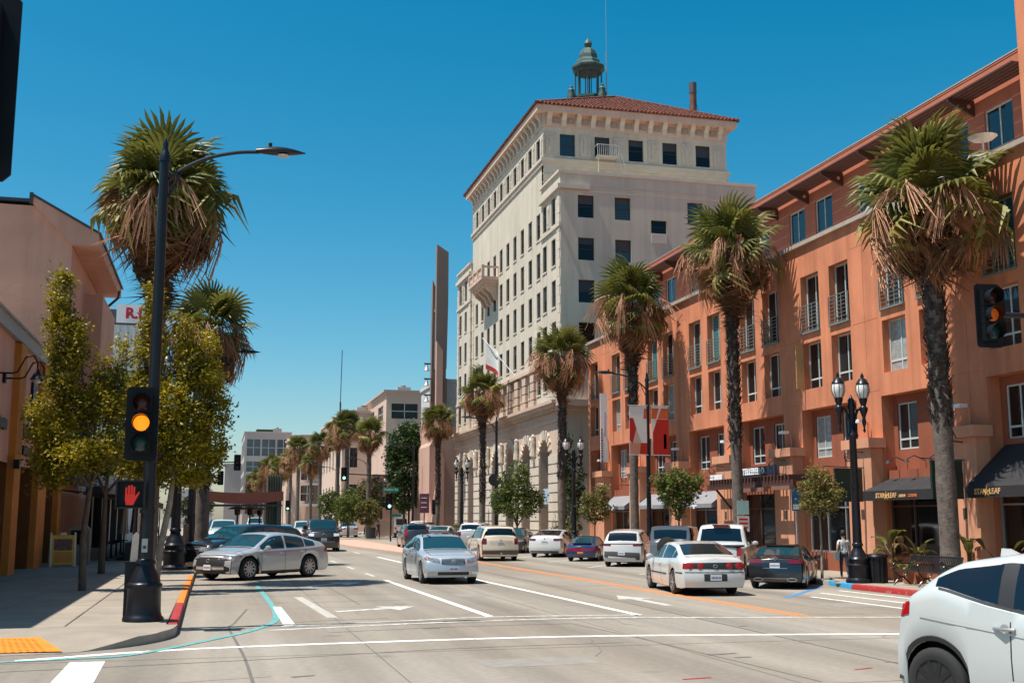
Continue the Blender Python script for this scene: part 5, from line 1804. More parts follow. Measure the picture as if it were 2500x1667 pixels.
# control cabinet with pale card on the kerb side
cb = thing('control_cabinet', 'narrow black cabinet with a tall cream card on top behind the lamp base', 'cabinet', (-1.42, 22.4, 0.15))
MB().box(-0.13, 0.13, -0.12, 0.12, 0, 1.0).box(-0.14, 0.14, -0.13, 0.13, 1.0, 1.03).build('body', M_black, cb)
MB().prism([(-0.06, 1.03), (0.07, 1.03), (0.09, 1.5), (0.03, 1.56), (-0.03, 1.5)], -0.02, 0.02, 'y').build('card', mat('cream_card', (0.66, 0.58, 0.48), 0.7), cb)

# street name sign and other small signs
M_grn = mat('street_sign_green', (0.01, 0.20, 0.13), 0.5)
sp = thing('street_name_sign', 'green street name sign on a black post at the far right junction', 'street sign', (14.2, 96.2, 0.0))
MB().tube([(0, 0, 0.1), (0, 0, 4.6)], 0.07, 8).build('post', M_post, sp)
b = MB().box(-0.72, 0.62, -0.12, -0.08, 4.15, 4.55).build('sign_plate', M_grn, sp)
MB().box(0.0, 0.85, -0.12, -0.08, 2.1, 2.35).build('sign_plate', M_grn, sp)
add_text(b, 'Madison Av', 0.24, (-0.05, -0.125, 4.36), (0, -1), M_wletter, 0.004)
wf = thing('wayfinding_sign', 'purple wayfinding sign with pale lines on the dark post by the green tree', 'sign', (17.5, 99.0, 0.1))
MB().tube([(0, 0, 0), (0, 0, 2.6)], 0.05, 6).build('post', M_post, wf)
b = MB().box(-0.42, 0.42, -0.06, 0.0, 2.35, 4.0).build('sign_plate', mat('purple_sign', (0.16, 0.04, 0.07), 0.6), wf)
for z in (3.6, 3.2, 2.8):
    MB().box(-0.3, 0.2, -0.066, -0.061, z, z + 0.07).build('print', M_wletter, b)
pk_ = thing('parking_sign', 'blue disabled parking sign on a thin grey pole beside the sapling', 'sign', (17.75, 33.2, 0.1))
MB().tube([(0, 0, 0), (0, 0, 2.75)], 0.035, 6).build('post', M_steel, pk_)
b = MB().box(-0.17, 0.17, -0.05, -0.035, 2.1, 2.8).build('sign_plate', mat('sign_blue', (0.03, 0.13, 0.26), 0.5), pk_)
MB().box(-0.13, 0.13, -0.056, -0.051, 2.14, 2.3).build('print', M_wletter, b)
p2 = thing('parking_notice', 'post with a teal and a white notice in front of the shop doors', 'sign', (18.4, 38.4, 0.15))
MB().tube([(0, 0, 0), (0, 0, 2.5)], 0.035, 6).build('post', M_steel, p2)
b = MB().box(-0.23, 0.23, -0.05, -0.035, 1.95, 2.45).build('sign_plate', mat('sign_teal', (0.35, 0.55, 0.52), 0.5), p2)
b = MB().box(-0.23, 0.23, -0.05, -0.035, 1.35, 1.9).build('sign_plate', mat('notice_white', (0.7, 0.62, 0.55), 0.6), p2)
for z in (1.45, 1.6, 1.75):
    MB().box(-0.17, 0.17, -0.056, -0.051, z, z + 0.07).build('print', mat('sign_red', (0.5, 0.02, 0.03), 0.5), b)
p3_ = thing('kerb_sign', 'round black clock-like sign above green plates beside the middle street tree', 'sign', (18.3, 76.0, 0.15))
MB().tube([(0, 0, 0), (0, 0, 5.0)], 0.06, 6).build('post', M_post, p3_)
MB().lathe([(0.42, -0.03), (0.42, 0.03)], 16, M=Matrix.Translation((-0.1, -0.1, 4.4)) @ Matrix.Rotation(R_(90), 4, 'X')).build('disc', M_dark, p3_)
MB().box(-0.35, 0.45, -0.1, -0.06, 2.6, 3.5).build('sign_plate', mat('pale_green_sign', (0.12, 0.25, 0.20), 0.6), p3_)

# litter bin and bench on the right
bn = thing('litter_bin', 'black fluted litter bin beside the right lamp post', 'litter bin', (18.36, 29.7, 0.15), 0, None, 0.86)
MB().lathe([(0.31, 0), (0.33, 0.04), (0.33, 0.82)], 32, flute=0.06).build('body', M_black, bn)
MB().lathe([(0.36, 0.82), (0.37, 0.86), (0.33, 0.93), (0.20, 0.95), (0.18, 0.90)], 24).build('lid', M_black, bn, smooth=True)
M_bench = mat('bench_metal', (0.035, 0.032, 0.030), 0.3, 0.4)
be = thing('bench', 'black slatted metal bench with scrolled legs on the right pavement', 'bench', (18.55, 27.6, 0.15), 0, None, 0.88)
sl_ = MB().tube([(-0.27, 0, 0.46), (-0.26, 0, 0.47), (0.1, 0, 0.44), (0.17, 0, 0.46), (0.22, 0, 0.55), (0.33, 0, 0.88), (0.35, 0, 0.9)], 0.018, 5).mesh('slat', M_bench)
for k in range(30):
    inst('slat', sl_, be, (0, -1.25 + 2.5 * k / 29, 0))
MB().tube([(-0.27, -1.3, 0.46), (-0.27, 1.3, 0.46)], 0.03, 6).tube([(0.35, -1.3, 0.9), (0.35, 1.3, 0.9)], 0.03, 6).tube([(0.15, -1.3, 0.43), (0.15, 1.3, 0.43)], 0.025, 6).build('rail', M_bench, be)
for y in (-1.3, 0.0, 1.3):
    lg = MB().tube([(x, y, z) for x, z in curve([(-0.32, 0.0), (-0.2, 0.14), (-0.02, 0.24), (0.12, 0.16), (0.28, 0.0)], 5)], 0.028, 6)
    lg.tube([(x, y, z) for x, z in curve([(-0.28, 0.44), (-0.18, 0.3), (-0.02, 0.25), (0.1, 0.3), (0.2, 0.46)], 5)], 0.026, 6)
    lg.tube([(x, y, z) for x, z in curve([(-0.3, 0.46), (-0.32, 0.62), (-0.2, 0.68), (0.05, 0.66), (0.26, 0.68)], 5)], 0.024, 6)
    lg.tube([(0.2, y, 0.46), (0.36, y, 0.9)], 0.024, 6)
    lg.build('leg', M_bench, be, smooth=True)

# left pavement: A-board, newspaper cabinet, dining partitions
ab = thing('sandwich_board', 'yellow framed sandwich board on the shaded left pavement', 'sandwich board', (-5.6, 47.4, 0.15), 0.25)
M_yel = mat('board_yellow', (0.72, 0.44, 0.06), 0.6)
M_ora = mat('board_orange', (0.62, 0.25, 0.03), 0.6)
for s in (-1, 1):
    T = Matrix.Translation((0, 0.22 * s, 0)) @ Matrix.Rotation(R_(10 * s), 4, 'X')
    f = MB().box(-0.44, 0.44, -0.02, 0.02, 0.08, 1.2, 0, T)
    fo = f.build('panel', M_yel, ab)
    MB().box(-0.47, -0.40, -0.03, 0.03, 0, 1.3, 0, T).box(0.40, 0.47, -0.03, 0.03, 0, 1.3, 0, T).box(-0.12, 0.12, -0.03, 0.03, 1.2, 1.3, 0, T).build('frame', mat('board_frame', (0.72, 0.66, 0.45), 0.6), fo)
    d = -0.024 if s < 0 else 0.024
    MB().box(-0.33, 0.33, min(d, d * 1.2), max(d, d * 1.2), 0.62, 1.05, 0, T).build('picture', mat('board_photo', (0.16, 0.09, 0.07), 0.6, var=0.6, scale=9), fo)
    MB().box(-0.33, 0.33, min(d, d * 1.2), max(d, d * 1.2), 0.15, 0.56, 0, T).build('print', M_ora, fo)
nb = thing('newspaper_cabinet', 'grey rounded cabinet standing behind the yellow sandwich board', 'cabinet', (-5.2, 49.2, 0.15))
MB().prism([(-0.4, 0), (0.4, 0), (0.4, 1.35), (0.28, 1.52), (-0.28, 1.52), (-0.4, 1.35)], -0.3, 0.3, 'y').build('body', mat('cabinet_grey', (0.20, 0.185, 0.18), 0.6), nb)
MB().box(-0.3, 0.3, -0.315, -0.30, 0.8, 1.35).build('window', G_dark, nb)
for k, (x, y, lab) in enumerate(((-1.05, 44.6, 'brown timber dining partition nearest the second lamp post'), (-1.05, 46.9, 'brown timber dining partition farther along the kerb'), (-1.05, 49.2, 'third brown timber dining partition by the parklet'))):
    pt = thing('dining_partition', lab, 'partition', (x, y, 0.15), 0, 'timber partitions along the left kerb')
    M_part = mat('partition_brown', (0.20, 0.12, 0.09), 0.8, var=0.25)
    for j in range(5):
        MB().box(-0.03, 0.03, -1.0, 1.0, 0.2 + 0.27 * j, 0.44 + 0.27 * j).build('board', M_part, pt)
    MB().box(-0.05, 0.05, -1.06, -1.0, 0, 1.6).box(-0.05, 0.05, 1.0, 1.06, 0, 1.6).build('post', M_part, pt)
for k in range(5):
    x, y = -3.9 + 0.25 * (k % 2), 54.5 + 3.1 * k
    um = thing('folded_parasol', ['folded grey parasol nearest on the shaded terrace', 'second folded parasol on the shaded terrace', 'third folded parasol by the terrace rail', 'fourth folded parasol in the terrace shade', 'farthest folded parasol on the left terrace'][k], 'parasol', (x, y, 0.15), 0, 'folded terrace parasols')
    MB().tube([(0, 0, 0), (0, 0, 2.7)], 0.03, 6).lathe([(0.3, 0), (0.3, 0.08), (0.05, 0.12)], 10).build('pole', M_dark, um)
    MB().lathe([(0.20, 1.15), (0.15, 1.6), (0.10, 2.3), (0.03, 2.72)], 12, flute=0.25).build('canopy', mat('parasol_grey', (0.34, 0.30, 0.28), 0.85), um)
for k in range(6):
    fz = thing('terrace_barrier', ['black terrace barrier nearest the sandwich board', 'second black terrace barrier in the shade', 'third black terrace barrier in the shade', 'fourth black terrace barrier along the terrace', 'fifth black terrace barrier along the terrace', 'farthest black terrace barrier'][k], 'barrier', (-3.2, 53.0 + 2.3 * k, 0.15), 0, 'terrace barriers')
    f = MB()
    for j in range(9):
        f.box(-0.012, 0.012, -1.05 + 0.26 * j, -1.03 + 0.26 * j, 0.05, 1.0)
    f.build('bars', M_black, fz)
    MB().box(-0.03, 0.03, -1.1, 1.1, 0.98, 1.03).box(-0.03, 0.03, -1.1, 1.1, 0.1, 0.14).build('rail', M_black, fz)
for k in range(4):
    ct = thing('cafe_table', ['small dark cafe table nearest on the left terrace', 'second dark cafe table on the terrace', 'third dark cafe table on the terrace', 'farthest dark cafe table on the terrace'][k], 'table', (-4.6, 54 + 2.8 * k, 0.15), 0, 'cafe tables on the left terrace')
    MB().lathe([(0.35, 0.70), (0.36, 0.74)], 14).build('table_top', M_dark, ct)
    MB().lathe([(0.25, 0), (0.06, 0.05), (0.04, 0.7)], 10).build('leg', M_dark, ct)

# kerbside parklet
pl = thing('parklet', 'timber dining parklet with a sagging rust canopy at the left kerb', 'parklet', (-0.4, 54.0, 0.0))
M_timb = mat('weathered_timber', (0.30, 0.22, 0.14), 0.8, var=0.25)
M_slat = mat('green_grey_slat', (0.085, 0.105, 0.075), 0.75, var=0.25)
M_canv = mat('rust_canvas', (0.26, 0.085, 0.06), 0.85, var=0.12)
MB().box(-0.1, 3.3, 0, 12.5, 0.05, 0.17).build('deck', M_timb, pl)
for j in range(4):
    MB().box(-0.1, 3.3, -0.05, 0.0, 0.25 + 0.24 * j, 0.46 + 0.24 * j).build('board', M_timb, pl)
MB().box(-0.2, 3.35, -0.12, 0.12, 1.2, 1.27).build('rail', M_timb, pl)
for x in (0.0, 3.2):
    for y in (0.1, 4.2, 8.2, 12.3):
        MB().box(x - .08, x + .08, y - .08, y + .08, 0.17, 3.15).build('post', M_slat, pl)


def canopy(u, v):
    return (-0.15 + 3.55 * u, 0.0 + 8.2 * v, 3.10 + 0.05 * math.cos(2 * PI * u) + 0.05 * math.cos(2 * PI * v) - 0.04 * math.sin(9 * u + 3 * v) * 0.3)


MB().grid(canopy, 14, 10).grid(lambda u, v: (canopy(u, 0)[0], -0.02, canopy(u, 0)[2] - v * (0.50 - 0.08 * (2 * u - 1) ** 2)), 14, 2).build('canopy', M_canv, pl, smooth=True)
MB().box(-0.15, 3.35, -0.06, 0.02, 2.50, 2.60).build('beam', M_dark, pl)
slm = MB().box(-0.03, 0.03, -0.05, 0.05, 0.17, 4.0).mesh('slat', M_slat)
rs_ = random.Random(5)
for k in range(26):
    inst('slat', slm, pl, (3.32 + 0.02 * (k % 2), 0.4 + 0.46 * k, 0.0)).scale = (1, 1, rs_.uniform(0.93, 1.02))
for k in range(6):
    MB().box(-0.035, 0.035, -0.05, 0.05, 0.17, 3.95).build('slat', M_slat, pl, loc=(2.9 + 0.11 * k - 0.2, 0.2, 0), rotz=0.5)
for x, y, lab in ((1.35, 55.6, 'patio heater with a pale dish nearest in the parklet'), (2.0, 58.2, 'middle patio heater in the parklet'), (2.55, 60.6, 'farthest patio heater in the parklet')):
    hh = thing('patio_heater', lab, 'heater', (x - 0.35, y, 0.17), 0, 'patio heaters')
    MB().lathe([(0.24, 0), (0.24, 0.5), (0.2, 0.55)], 12).tube([(0, 0, 0.5), (0, 0, 1.95)], 0.04, 8).build('stand', M_dark, hh)
    MB().lathe([(0.12, 1.95), (0.14, 2.2), (0.08, 2.25)], 10).build('burner', M_dark, hh)
    MB().lathe([(0.46, 2.22), (0.3, 2.31), (0.05, 2.36)], 14).build('dish', M_steel, hh)
for x, y, lab in ((0.5, 55.6, 'low red timber table in the near parklet corner'), (1.3, 58.3, 'red timber table deeper in the parklet')):
    tt = thing('timber_table', lab, 'table', (x, y, 0.17), 0, 'parklet tables')
    M_rt = mat('red_timber', (0.22, 0.06, 0.04), 0.7)
    for j in range(4):
        MB().box(-0.45, 0.45, -0.4 + 0.2 * j, -0.22 + 0.2 * j, 0.70, 0.75).build('plank', M_rt, tt)
    for sx in (-.4, .4):
        for sy in (-.35, .35):
            MB().box(sx - .03, sx + .03, sy - .03, sy + .03, 0, 0.7).build('leg', M_rt, tt)
# low wall and planting at the far right junction
tag(MB().box(0, 6.0, 0, 0.4, 0, 1.7).box(-0.05, 6.05, -0.05, 0.45, 1.7, 1.8).build('garden_wall', M_beige, loc=(15.9, 124, 0.1)), 'low beige garden wall behind the far junction post', 'wall')
tag(MB().lathe([(0.45, 0), (0.5, 1.0), (0.52, 1.05)], 12).build('litter_bin', M_dark, loc=(14.6, 112, 0.1)), 'dark litter bin at the foot of the far junction palm', 'litter bin')
# ------------------------------------------------------------------ palms
L_fan = leaf_mat('palm_green', (0.028, 0.042, 0.008), (0.19, 0.185, 0.038), 1.1, 0.42, 0.30)
L_fany = leaf_mat('palm_yellow_green', (0.14, 0.16, 0.025), (0.34, 0.27, 0.07), 1.2, 0.5, 0.3)
L_dead = leaf_mat('palm_dead_frond', (0.12, 0.048, 0.018), (0.47, 0.215, 0.095), 1.0, 0.75, 0.2)
L_skirt = leaf_mat('palm_dry_skirt', (0.065, 0.030, 0.014), (0.20, 0.105, 0.05), 1.0, 0.8, 0.15)
L_strand = leaf_mat('palm_fruit_strands', (0.32, 0.15, 0.08), (0.62, 0.35, 0.21), 1.5, 0.8, 0.15)
M_trunk = mat('palm_trunk', (0.120, 0.096, 0.080), 0.95, var=0.4, scale=6, bump=0.8, bscale=14)
M_boot = mat('palm_leaf_bases', (0.045, 0.032, 0.025), 0.95, var=0.7, scale=9, rnd=0.2)


def fan_frond(seed, n=20, R=1.0, lp=0.85, spread=118, droop=0.2, crumple=0.0, fold=0.16, mats=None, fuse=0.5, wid=0.26):
    """One fan-palm leaf: petiole, pleated blade, split and bent tips. +x is outwards, +z the upper side."""
    r = random.Random(seed)
    b = MB()
    b.tube([(0, 0, 0), (lp * .5, 0, 0.05), (lp, 0, 0.0)], [0.028, 0.02, 0.014], 4, 0, False)

    def pt(a, rr, up=0.0):
        x = math.cos(a) * rr
        y = math.sin(a) * rr
        z = -droop * rr * rr - fold * abs(math.sin(a)) * rr + up - 0.12 * rr * max(0, math.cos(a)) * 0
        if crumple:
            y *= (1 - crumple * 0.75)
            z -= crumple * 0.25 * abs(math.sin(a)) * rr
        return (lp + x * (1 - crumple * 0.15), y, z)
    hub = (lp, 0, 0)
    A = [R_(-spread + 2 * spread * k / n) for k in range(n + 1)]
    vl = [pt(a, R * fuse * r.uniform(0.88, 1.08), 0.0) for a in A]
    for i in range(n):
        a = (A[i] + A[i + 1]) / 2
        L = R * (0.78 + 0.24 * math.cos(a * 0.75)) * r.uniform(0.88, 1.06)
        ridge = pt(a, R * fuse * 0.98, 0.028 * R)
        m = pt(a + r.uniform(-.02, .02) * (1 + 6 * (crumple > .2)), R * (fuse + (L / R - fuse) * .55), 0.01)
        hang = r.uniform(0.02, 0.20) * R * (1 + 2.0 * crumple) + droop * 0.25
        if crumple:
            L *= r.uniform(0.55, 1.12)
            hang *= r.uniform(0.4, 2.2)
        tip = pt(a + r.uniform(-.06, .06) * (1 + 4 * (crumple > .2)), L, 0)
        tip = (tip[0] - hang * 0.15, tip[1] + (r.uniform(-.16, .16) if crumple > .2 else 0), tip[2] - hang)
        da = (A[1] - A[0]) * wid
        rm = R * (fuse + (L / R - fuse) * .55)
        ml, mr = pt(a - da, rm), pt(a + da, rm)
        b.add([hub, vl[i], ridge, vl[i + 1], ml, m, mr, tip],
              [(0, 1, 2), (0, 2, 3), (1, 4, 5, 2), (2, 5, 6, 3), (4, 7, 5), (5, 7, 6)])
    return b


def strand_cluster(seed, L=1.5, n=14):
    """Spent flower stalk: an arching stem with long hanging threads."""
    r = random.Random(seed)
    b = MB()
    stem = curve([(0, 0, 0), (0.5, 0, 0.18), (1.0, 0, 0.02), (1.3, 0, -0.35)], 4)
    b.tube(stem, 0.014, 3, 0, False)
    for k in range(n):
        p = stem[3 + int((len(stem) - 4) * k / n)]
        x, y, z = p
        l = r.uniform(0.4, 1.0) * L * 0.75
        dx, dy = r.uniform(-.12, .2), r.uniform(-.28, .28)
        w = r.uniform(0.006, 0.013)
        q = [(x, y, z), (x + dx * .6, y + dy * .6, z - l * .4), (x + dx, y + dy, z - l)]
        for s0, s1 in zip(q, q[1:]):
            b.add([(s0[0], s0[1] - w, s0[2]), (s0[0], s0[1] + w, s0[2]), (s1[0], s1[1] + w * .8, s1[2]), (s1[0], s1[1] - w * .8, s1[2])], [(0, 1, 2, 3)])
            b.add([(s0[0] - w, s0[1], s0[2]), (s0[0] + w, s0[1], s0[2]), (s1[0] + w * .8, s1[1], s1[2]), (s1[0] - w * .8, s1[1], s1[2])], [(0, 1, 2, 3)])
    return b


FG = [fan_frond(11 + k, 20, 1.02, 0.90, 122, 0.10 + 0.06 * k, 0.0, 0.12 + .05 * (k % 3)).mesh('frond', L_fan, fix=False) for k in range(5)]
FY = [fan_frond(31 + k, 18, 1.0, 0.95, 112, 0.40 + 0.12 * k, 0.1, 0.25).mesh('frond', L_fany, fix=False) for k in range(3)]
FD = [fan_frond(51 + k, 26, 0.92, 0.80, 105, 0.60 + 0.12 * k, 0.42, 0.3, None, 0.30, 0.17).mesh('dead_frond', L_dead, fix=False) for k in range(4)]
FK = [fan_frond(61 + k, 24, 0.95, 0.80, 100, 0.55 + 0.12 * k, 0.5, 0.3, None, 0.32, 0.18).mesh('dry_frond', L_skirt, fix=False) for k in range(3)]
FS = [strand_cluster(71 + k, 1.6, 44).mesh('flower_stalk', L_strand, fix=False) for k in range(4)]


def frond_mx(c, az, el, roll, s, off=0.12):
    d = Matrix.Rotation(az, 4, 'Z') @ Matrix.Rotation(-el, 4, 'Y') @ Matrix.Rotation(roll, 4, 'X')
    return Matrix.Translation(c) @ Matrix.Rotation(az, 4, 'Z') @ Matrix.Translation((off, 0, 0)) @ Matrix.Rotation(-az, 4, 'Z') @ d @ Matrix.Scale(s, 4)


def palm_trunk(H, r0, r1, boot_from, seed, lean=(0, 0)):
    r = random.Random(seed)
    b = MB()
    n = 26
    pts, rad = [], []
    for k in range(n + 1):
        t = k / n
        pts.append((lean[0] * t ** 1.5 + 0.03 * math.sin(5 * t + seed), lean[1] * t ** 1.5, H * t))
        rad.append((r0 * (1 + 0.5 * max(0, 0.06 - t) / 0.06)) * (1 - t) + r1 * t + r.uniform(-.012, .012))
    b.tube(pts, rad, 14)
    bo = MB()
    z = boot_from
    while z < H:
        t = z / H
        cx, cy = lean[0] * t ** 1.5 + 0.03 * math.sin(5 * t + seed), lean[1] * t ** 1.5
        rr = r0 * (1 - t) + r1 * t
        for k in range(9):
            a = 2 * PI * k / 9 + z * 7 + r.uniform(-.25, .25)
            l = r.uniform(0.12, 0.32)
            o = r.uniform(0.04, 0.15)
            ca, sa = math.cos(a), math.sin(a)
            w = r.uniform(0.05, 0.085)
            p = Vector((cx + ca * rr * .93, cy + sa * rr * .93, z + r.uniform(-.05, .05)))
            tn = Vector((-sa, ca, 0))
            up = r.choice((1, 1, 1, -1))
            q = p + Vector((ca * (o + .03), sa * (o + .03), l * up))
            bo.add([p - tn * w, p + tn * w, q + tn * w * .3, q - tn * w * .3, p + Vector((ca * .06, sa * .06, l * .3 * up))],
                   [(0, 1, 4), (1, 2, 4), (2, 3, 4), (3, 0, 4)])
        z += 0.125
    return b, bo


def crown_layout(seed, s, ng=19, ny=14, nd=40, ns=28, skirt=36, hang=0.0):
    """(mesh kind, matrix) list for a crown centred on the origin: green tuft, tan ragged ring, dark skirt down the trunk."""
    r = random.Random(seed)
    out = []
    ga = PI * (3 - math.sqrt(5))
    a0 = r.uniform(0, 6)
    for k in range(ng):
        t = (k + 0.5) / ng
        el = R_(88 - 66 * t ** 0.8) + r.uniform(-.25, .25)
        out.append((r.choice(FG), frond_mx((0, 0, 0.3 * (1 - t)), a0 + k * ga + r.uniform(-.35, .35), el, r.uniform(-.8, .8), s * r.uniform(0.76, 1.10))))
    for k in range(ny):
        out.append((r.choice(FY + FG[2:]), frond_mx((0, 0, -0.1 * s), a0 + 1 + k * ga + r.uniform(-.5, .5), R_(r.uniform(-46, 24)), r.uniform(-.9, .9), s * r.uniform(0.68, 1.02))))
    for k in range(nd):
        t = k / nd
        out.append((r.choice(FD if r.random() < .75 else FK), frond_mx((0, 0, (-0.15 - 0.75 * t) * s), a0 + 2 + k * ga + r.uniform(-.5, .5), R_((r.uniform(-50, 12) - 30 * t) * (1 - hang)), r.uniform(-1.3, 1.3), s * r.uniform(0.45, 0.92), 0.2)))
    for k in range(ns):
        out.append((r.choice(FS), frond_mx((0, 0, -0.1 * s), a0 + .5 + k * ga + r.uniform(-.3, .3), R_(r.uniform(-34, 28)), r.uniform(-.5, .5), s * r.uniform(0.75, 1.3))))
    for k in range(skirt):
        t = k / skirt
        out.append((r.choice(FK), frond_mx((0, 0, (-0.5 - (1.5 if not hang else 0.5) * t) * s), a0 + 3 + k * ga, R_(r.uniform(-89, -76 - 8 * t)), r.uniform(-.5, .5), s * r.uniform(0.5, 0.85) * (1 - .25 * t), 0.24)))
    return out


def palm(label, loc, H, s, seed, r0=0.30, r1=0.24, boot=None, lean=(0, 0), group='fan palms along the right pavement', counts={}):
    t = thing('palm_tree', label, 'palm tree', loc, 0, group)
    tb, bo = palm_trunk(H, r0, r1, boot if boot is not None else H * 0.35, seed, lean)
    tb.build('trunk', M_trunk, t, smooth=True, angle=60)
    struct(bo.build('leaf_bases', M_boot, t, fix=False), 'stuff')
    C = Matrix.Translation((lean[0], lean[1], H + 0.05))
    for me, mx in crown_layout(seed, s, **counts):
        inst(me.name.split('.')[0], me, t, mw=C @ mx)
    return t


GRP_R = 'fan palms along the right pavement'
palm('nearest large fan palm rising in front of the black awnings on the right', (19.2, 27.5, 0.15), 10.55, 1.28, 1, 0.27, 0.25, 4.3, counts=dict(ng=20, ny=20, nd=24, ns=20, skirt=6, hang=0.35))
palm('fan palm behind the white pickup with a full brown skirt', (18.9, 39.8, 0.15), 11.9, 1.08, 2, 0.21, 0.19, 4.6)
palm('fan palm growing behind the white and red lamp post banners', (18.8, 50.5, 0.15), 11.75, 1.13, 3, 0.21, 0.19, 6.3, counts=dict(nd=46, ns=30))
palm('fan palm in front of the last rusticated pier of the bank', (18.8, 62.1, 0.15), 10.8, 1.02, 4, 0.21, 0.18, 4.0, counts=dict(nd=46, ns=32))
palm('fan palm before the middle arches of the bank', (18.8, 82.2, 0.15), 10.9, 1.0, 5, 0.2, 0.175, 3.0, counts=dict(ns=32, nd=44))
palm('fan palm before the pink church hall left of the bank', (18.7, 99.2, 0.15), 10.2, 0.86, 6, 0.2, 0.175, 3.0, counts=dict(ng=30, ny=14))
palm('huge shaggy fan palm behind the nearest left lamp post', (-1.95, 36.0, 0.15), 11.6, 1.24, 7, 0.30, 0.27, 3.5, group='fan palms along the left pavement', counts=dict(ng=34, ny=46, nd=64, ns=26, skirt=50))
palm('second left fan palm showing brown fronds right of the lamp post', (-0.55, 50.5, 0.15), 9.7, 1.12, 8, 0.28, 0.25, 3.0, group='fan palms along the left pavement', counts=dict(ng=22, ny=18, nd=60, ns=30, skirt=34))


def joined_palm(label, loc, H, s, seed, proto={}):
    """Far palms, a few dozen pixels tall: crown and dead skirt each one mesh."""
    k = seed % 3
    if k not in proto:
        g, d = MB(), MB()
        for me, mx in crown_layout(100 + k, 1.0, ng=20, ny=12, nd=30, ns=14, skirt=16):
            tgt = g if me in FG or me in FY else d
            vs_ = [v.co for v in me.vertices]
            tgt.add(vs_, [tuple(p.vertices) for p in me.polygons], 0 if (me in FG or me in FD) else 1, mx)
        tb, bo = palm_trunk(10, 0.27, 0.22, 5, k)
        proto[k] = (tb.mesh('trunk', M_trunk, True), g.mesh('crown', [L_fan, L_fany], fix=False), d.mesh('dead_skirt', [L_dead, L_strand], fix=False))
    t = thing('palm_tree', label, 'palm tree', loc, seed * 1.3, 'distant fan palms')
    inst('trunk', proto[k][0], t).scale = (s, s, H / 10)
    for me, n in ((proto[k][1], 'crown'), (proto[k][2], 'dead_skirt')):
        inst(n, me, t, (0, 0, H)).scale = (s, s, s)
    return t


for lab, loc, H, s, sd in (
        ('fan palm to the right of the paired distant palms', (15.35, 120, 0.1), 10.6, 1.0, 1),
        ('taller of the paired distant palms with its trunk beside the green light', (14.1, 130, 0.1), 12.1, 1.05, 2),
        ('left one of the paired distant palms', (13.5, 134, 0.1), 11.6, 0.95, 3),
        ('brown distant palm left of the paired palms', (12.9, 150, 0.1), 11.2, 1.0, 4),
        ('shorter distant palm in front of the rounded store', (12.4, 158, 0.1), 9.2, 0.9, 5),
        ('distant palm before the drum of the rounded store', (11.6, 172, 0.1), 12.0, 1.1, 6),
        ('distant palm left of the rounded store drum', (11.1, 182, 0.1), 11.0, 1.0, 7),
        ('far palm above the green parklet slats', (10.2, 196, 0.1), 10.0, 1.15, 8),
        ('far brown palm above the parklet canopy', (9.3, 205, 0.1), 10.8, 1.15, 9),
        ('farthest small palm left of the slats', (8.6, 215, 0.1), 10.6, 1.05, 10),
        ('low far palm at the left end of the distant row', (8.3, 228, 0.1), 9.6, 1.2, 11),
        ('far palm beside the grey corner building cap', (7.4, 240, 0.1), 9.0, 1.15, 12)):
    joined_palm(lab, loc, H, s, sd)

# ------------------------------------------------------------------ leafy street trees
M_bark = mat('pale_bark', (0.30, 0.255, 0.20), 0.9, var=0.3, scale=6, bump=0.5)
M_barkd = mat('dark_bark', (0.10, 0.075, 0.055), 0.9, var=0.3, scale=6, bump=0.5)
L_gold = leaf_mat('golden_green_leaf', (0.014, 0.034, 0.006), (0.40, 0.31, 0.016), 1.1, 0.45, 0.30, 0.1, (0.40, 0.70))
L_mid = leaf_mat('mid_green_leaf', (0.035, 0.060, 0.010), (0.14, 0.17, 0.030), 1.1, 0.5, 0.3)
L_deep = leaf_mat('deep_green_leaf', (0.010, 0.032, 0.009), (0.055, 0.095, 0.018), 0.8, 0.45, 0.2)
L_olive = leaf_mat('olive_leaf', (0.070, 0.075, 0.018), (0.23, 0.20, 0.05), 1.2, 0.5, 0.35)


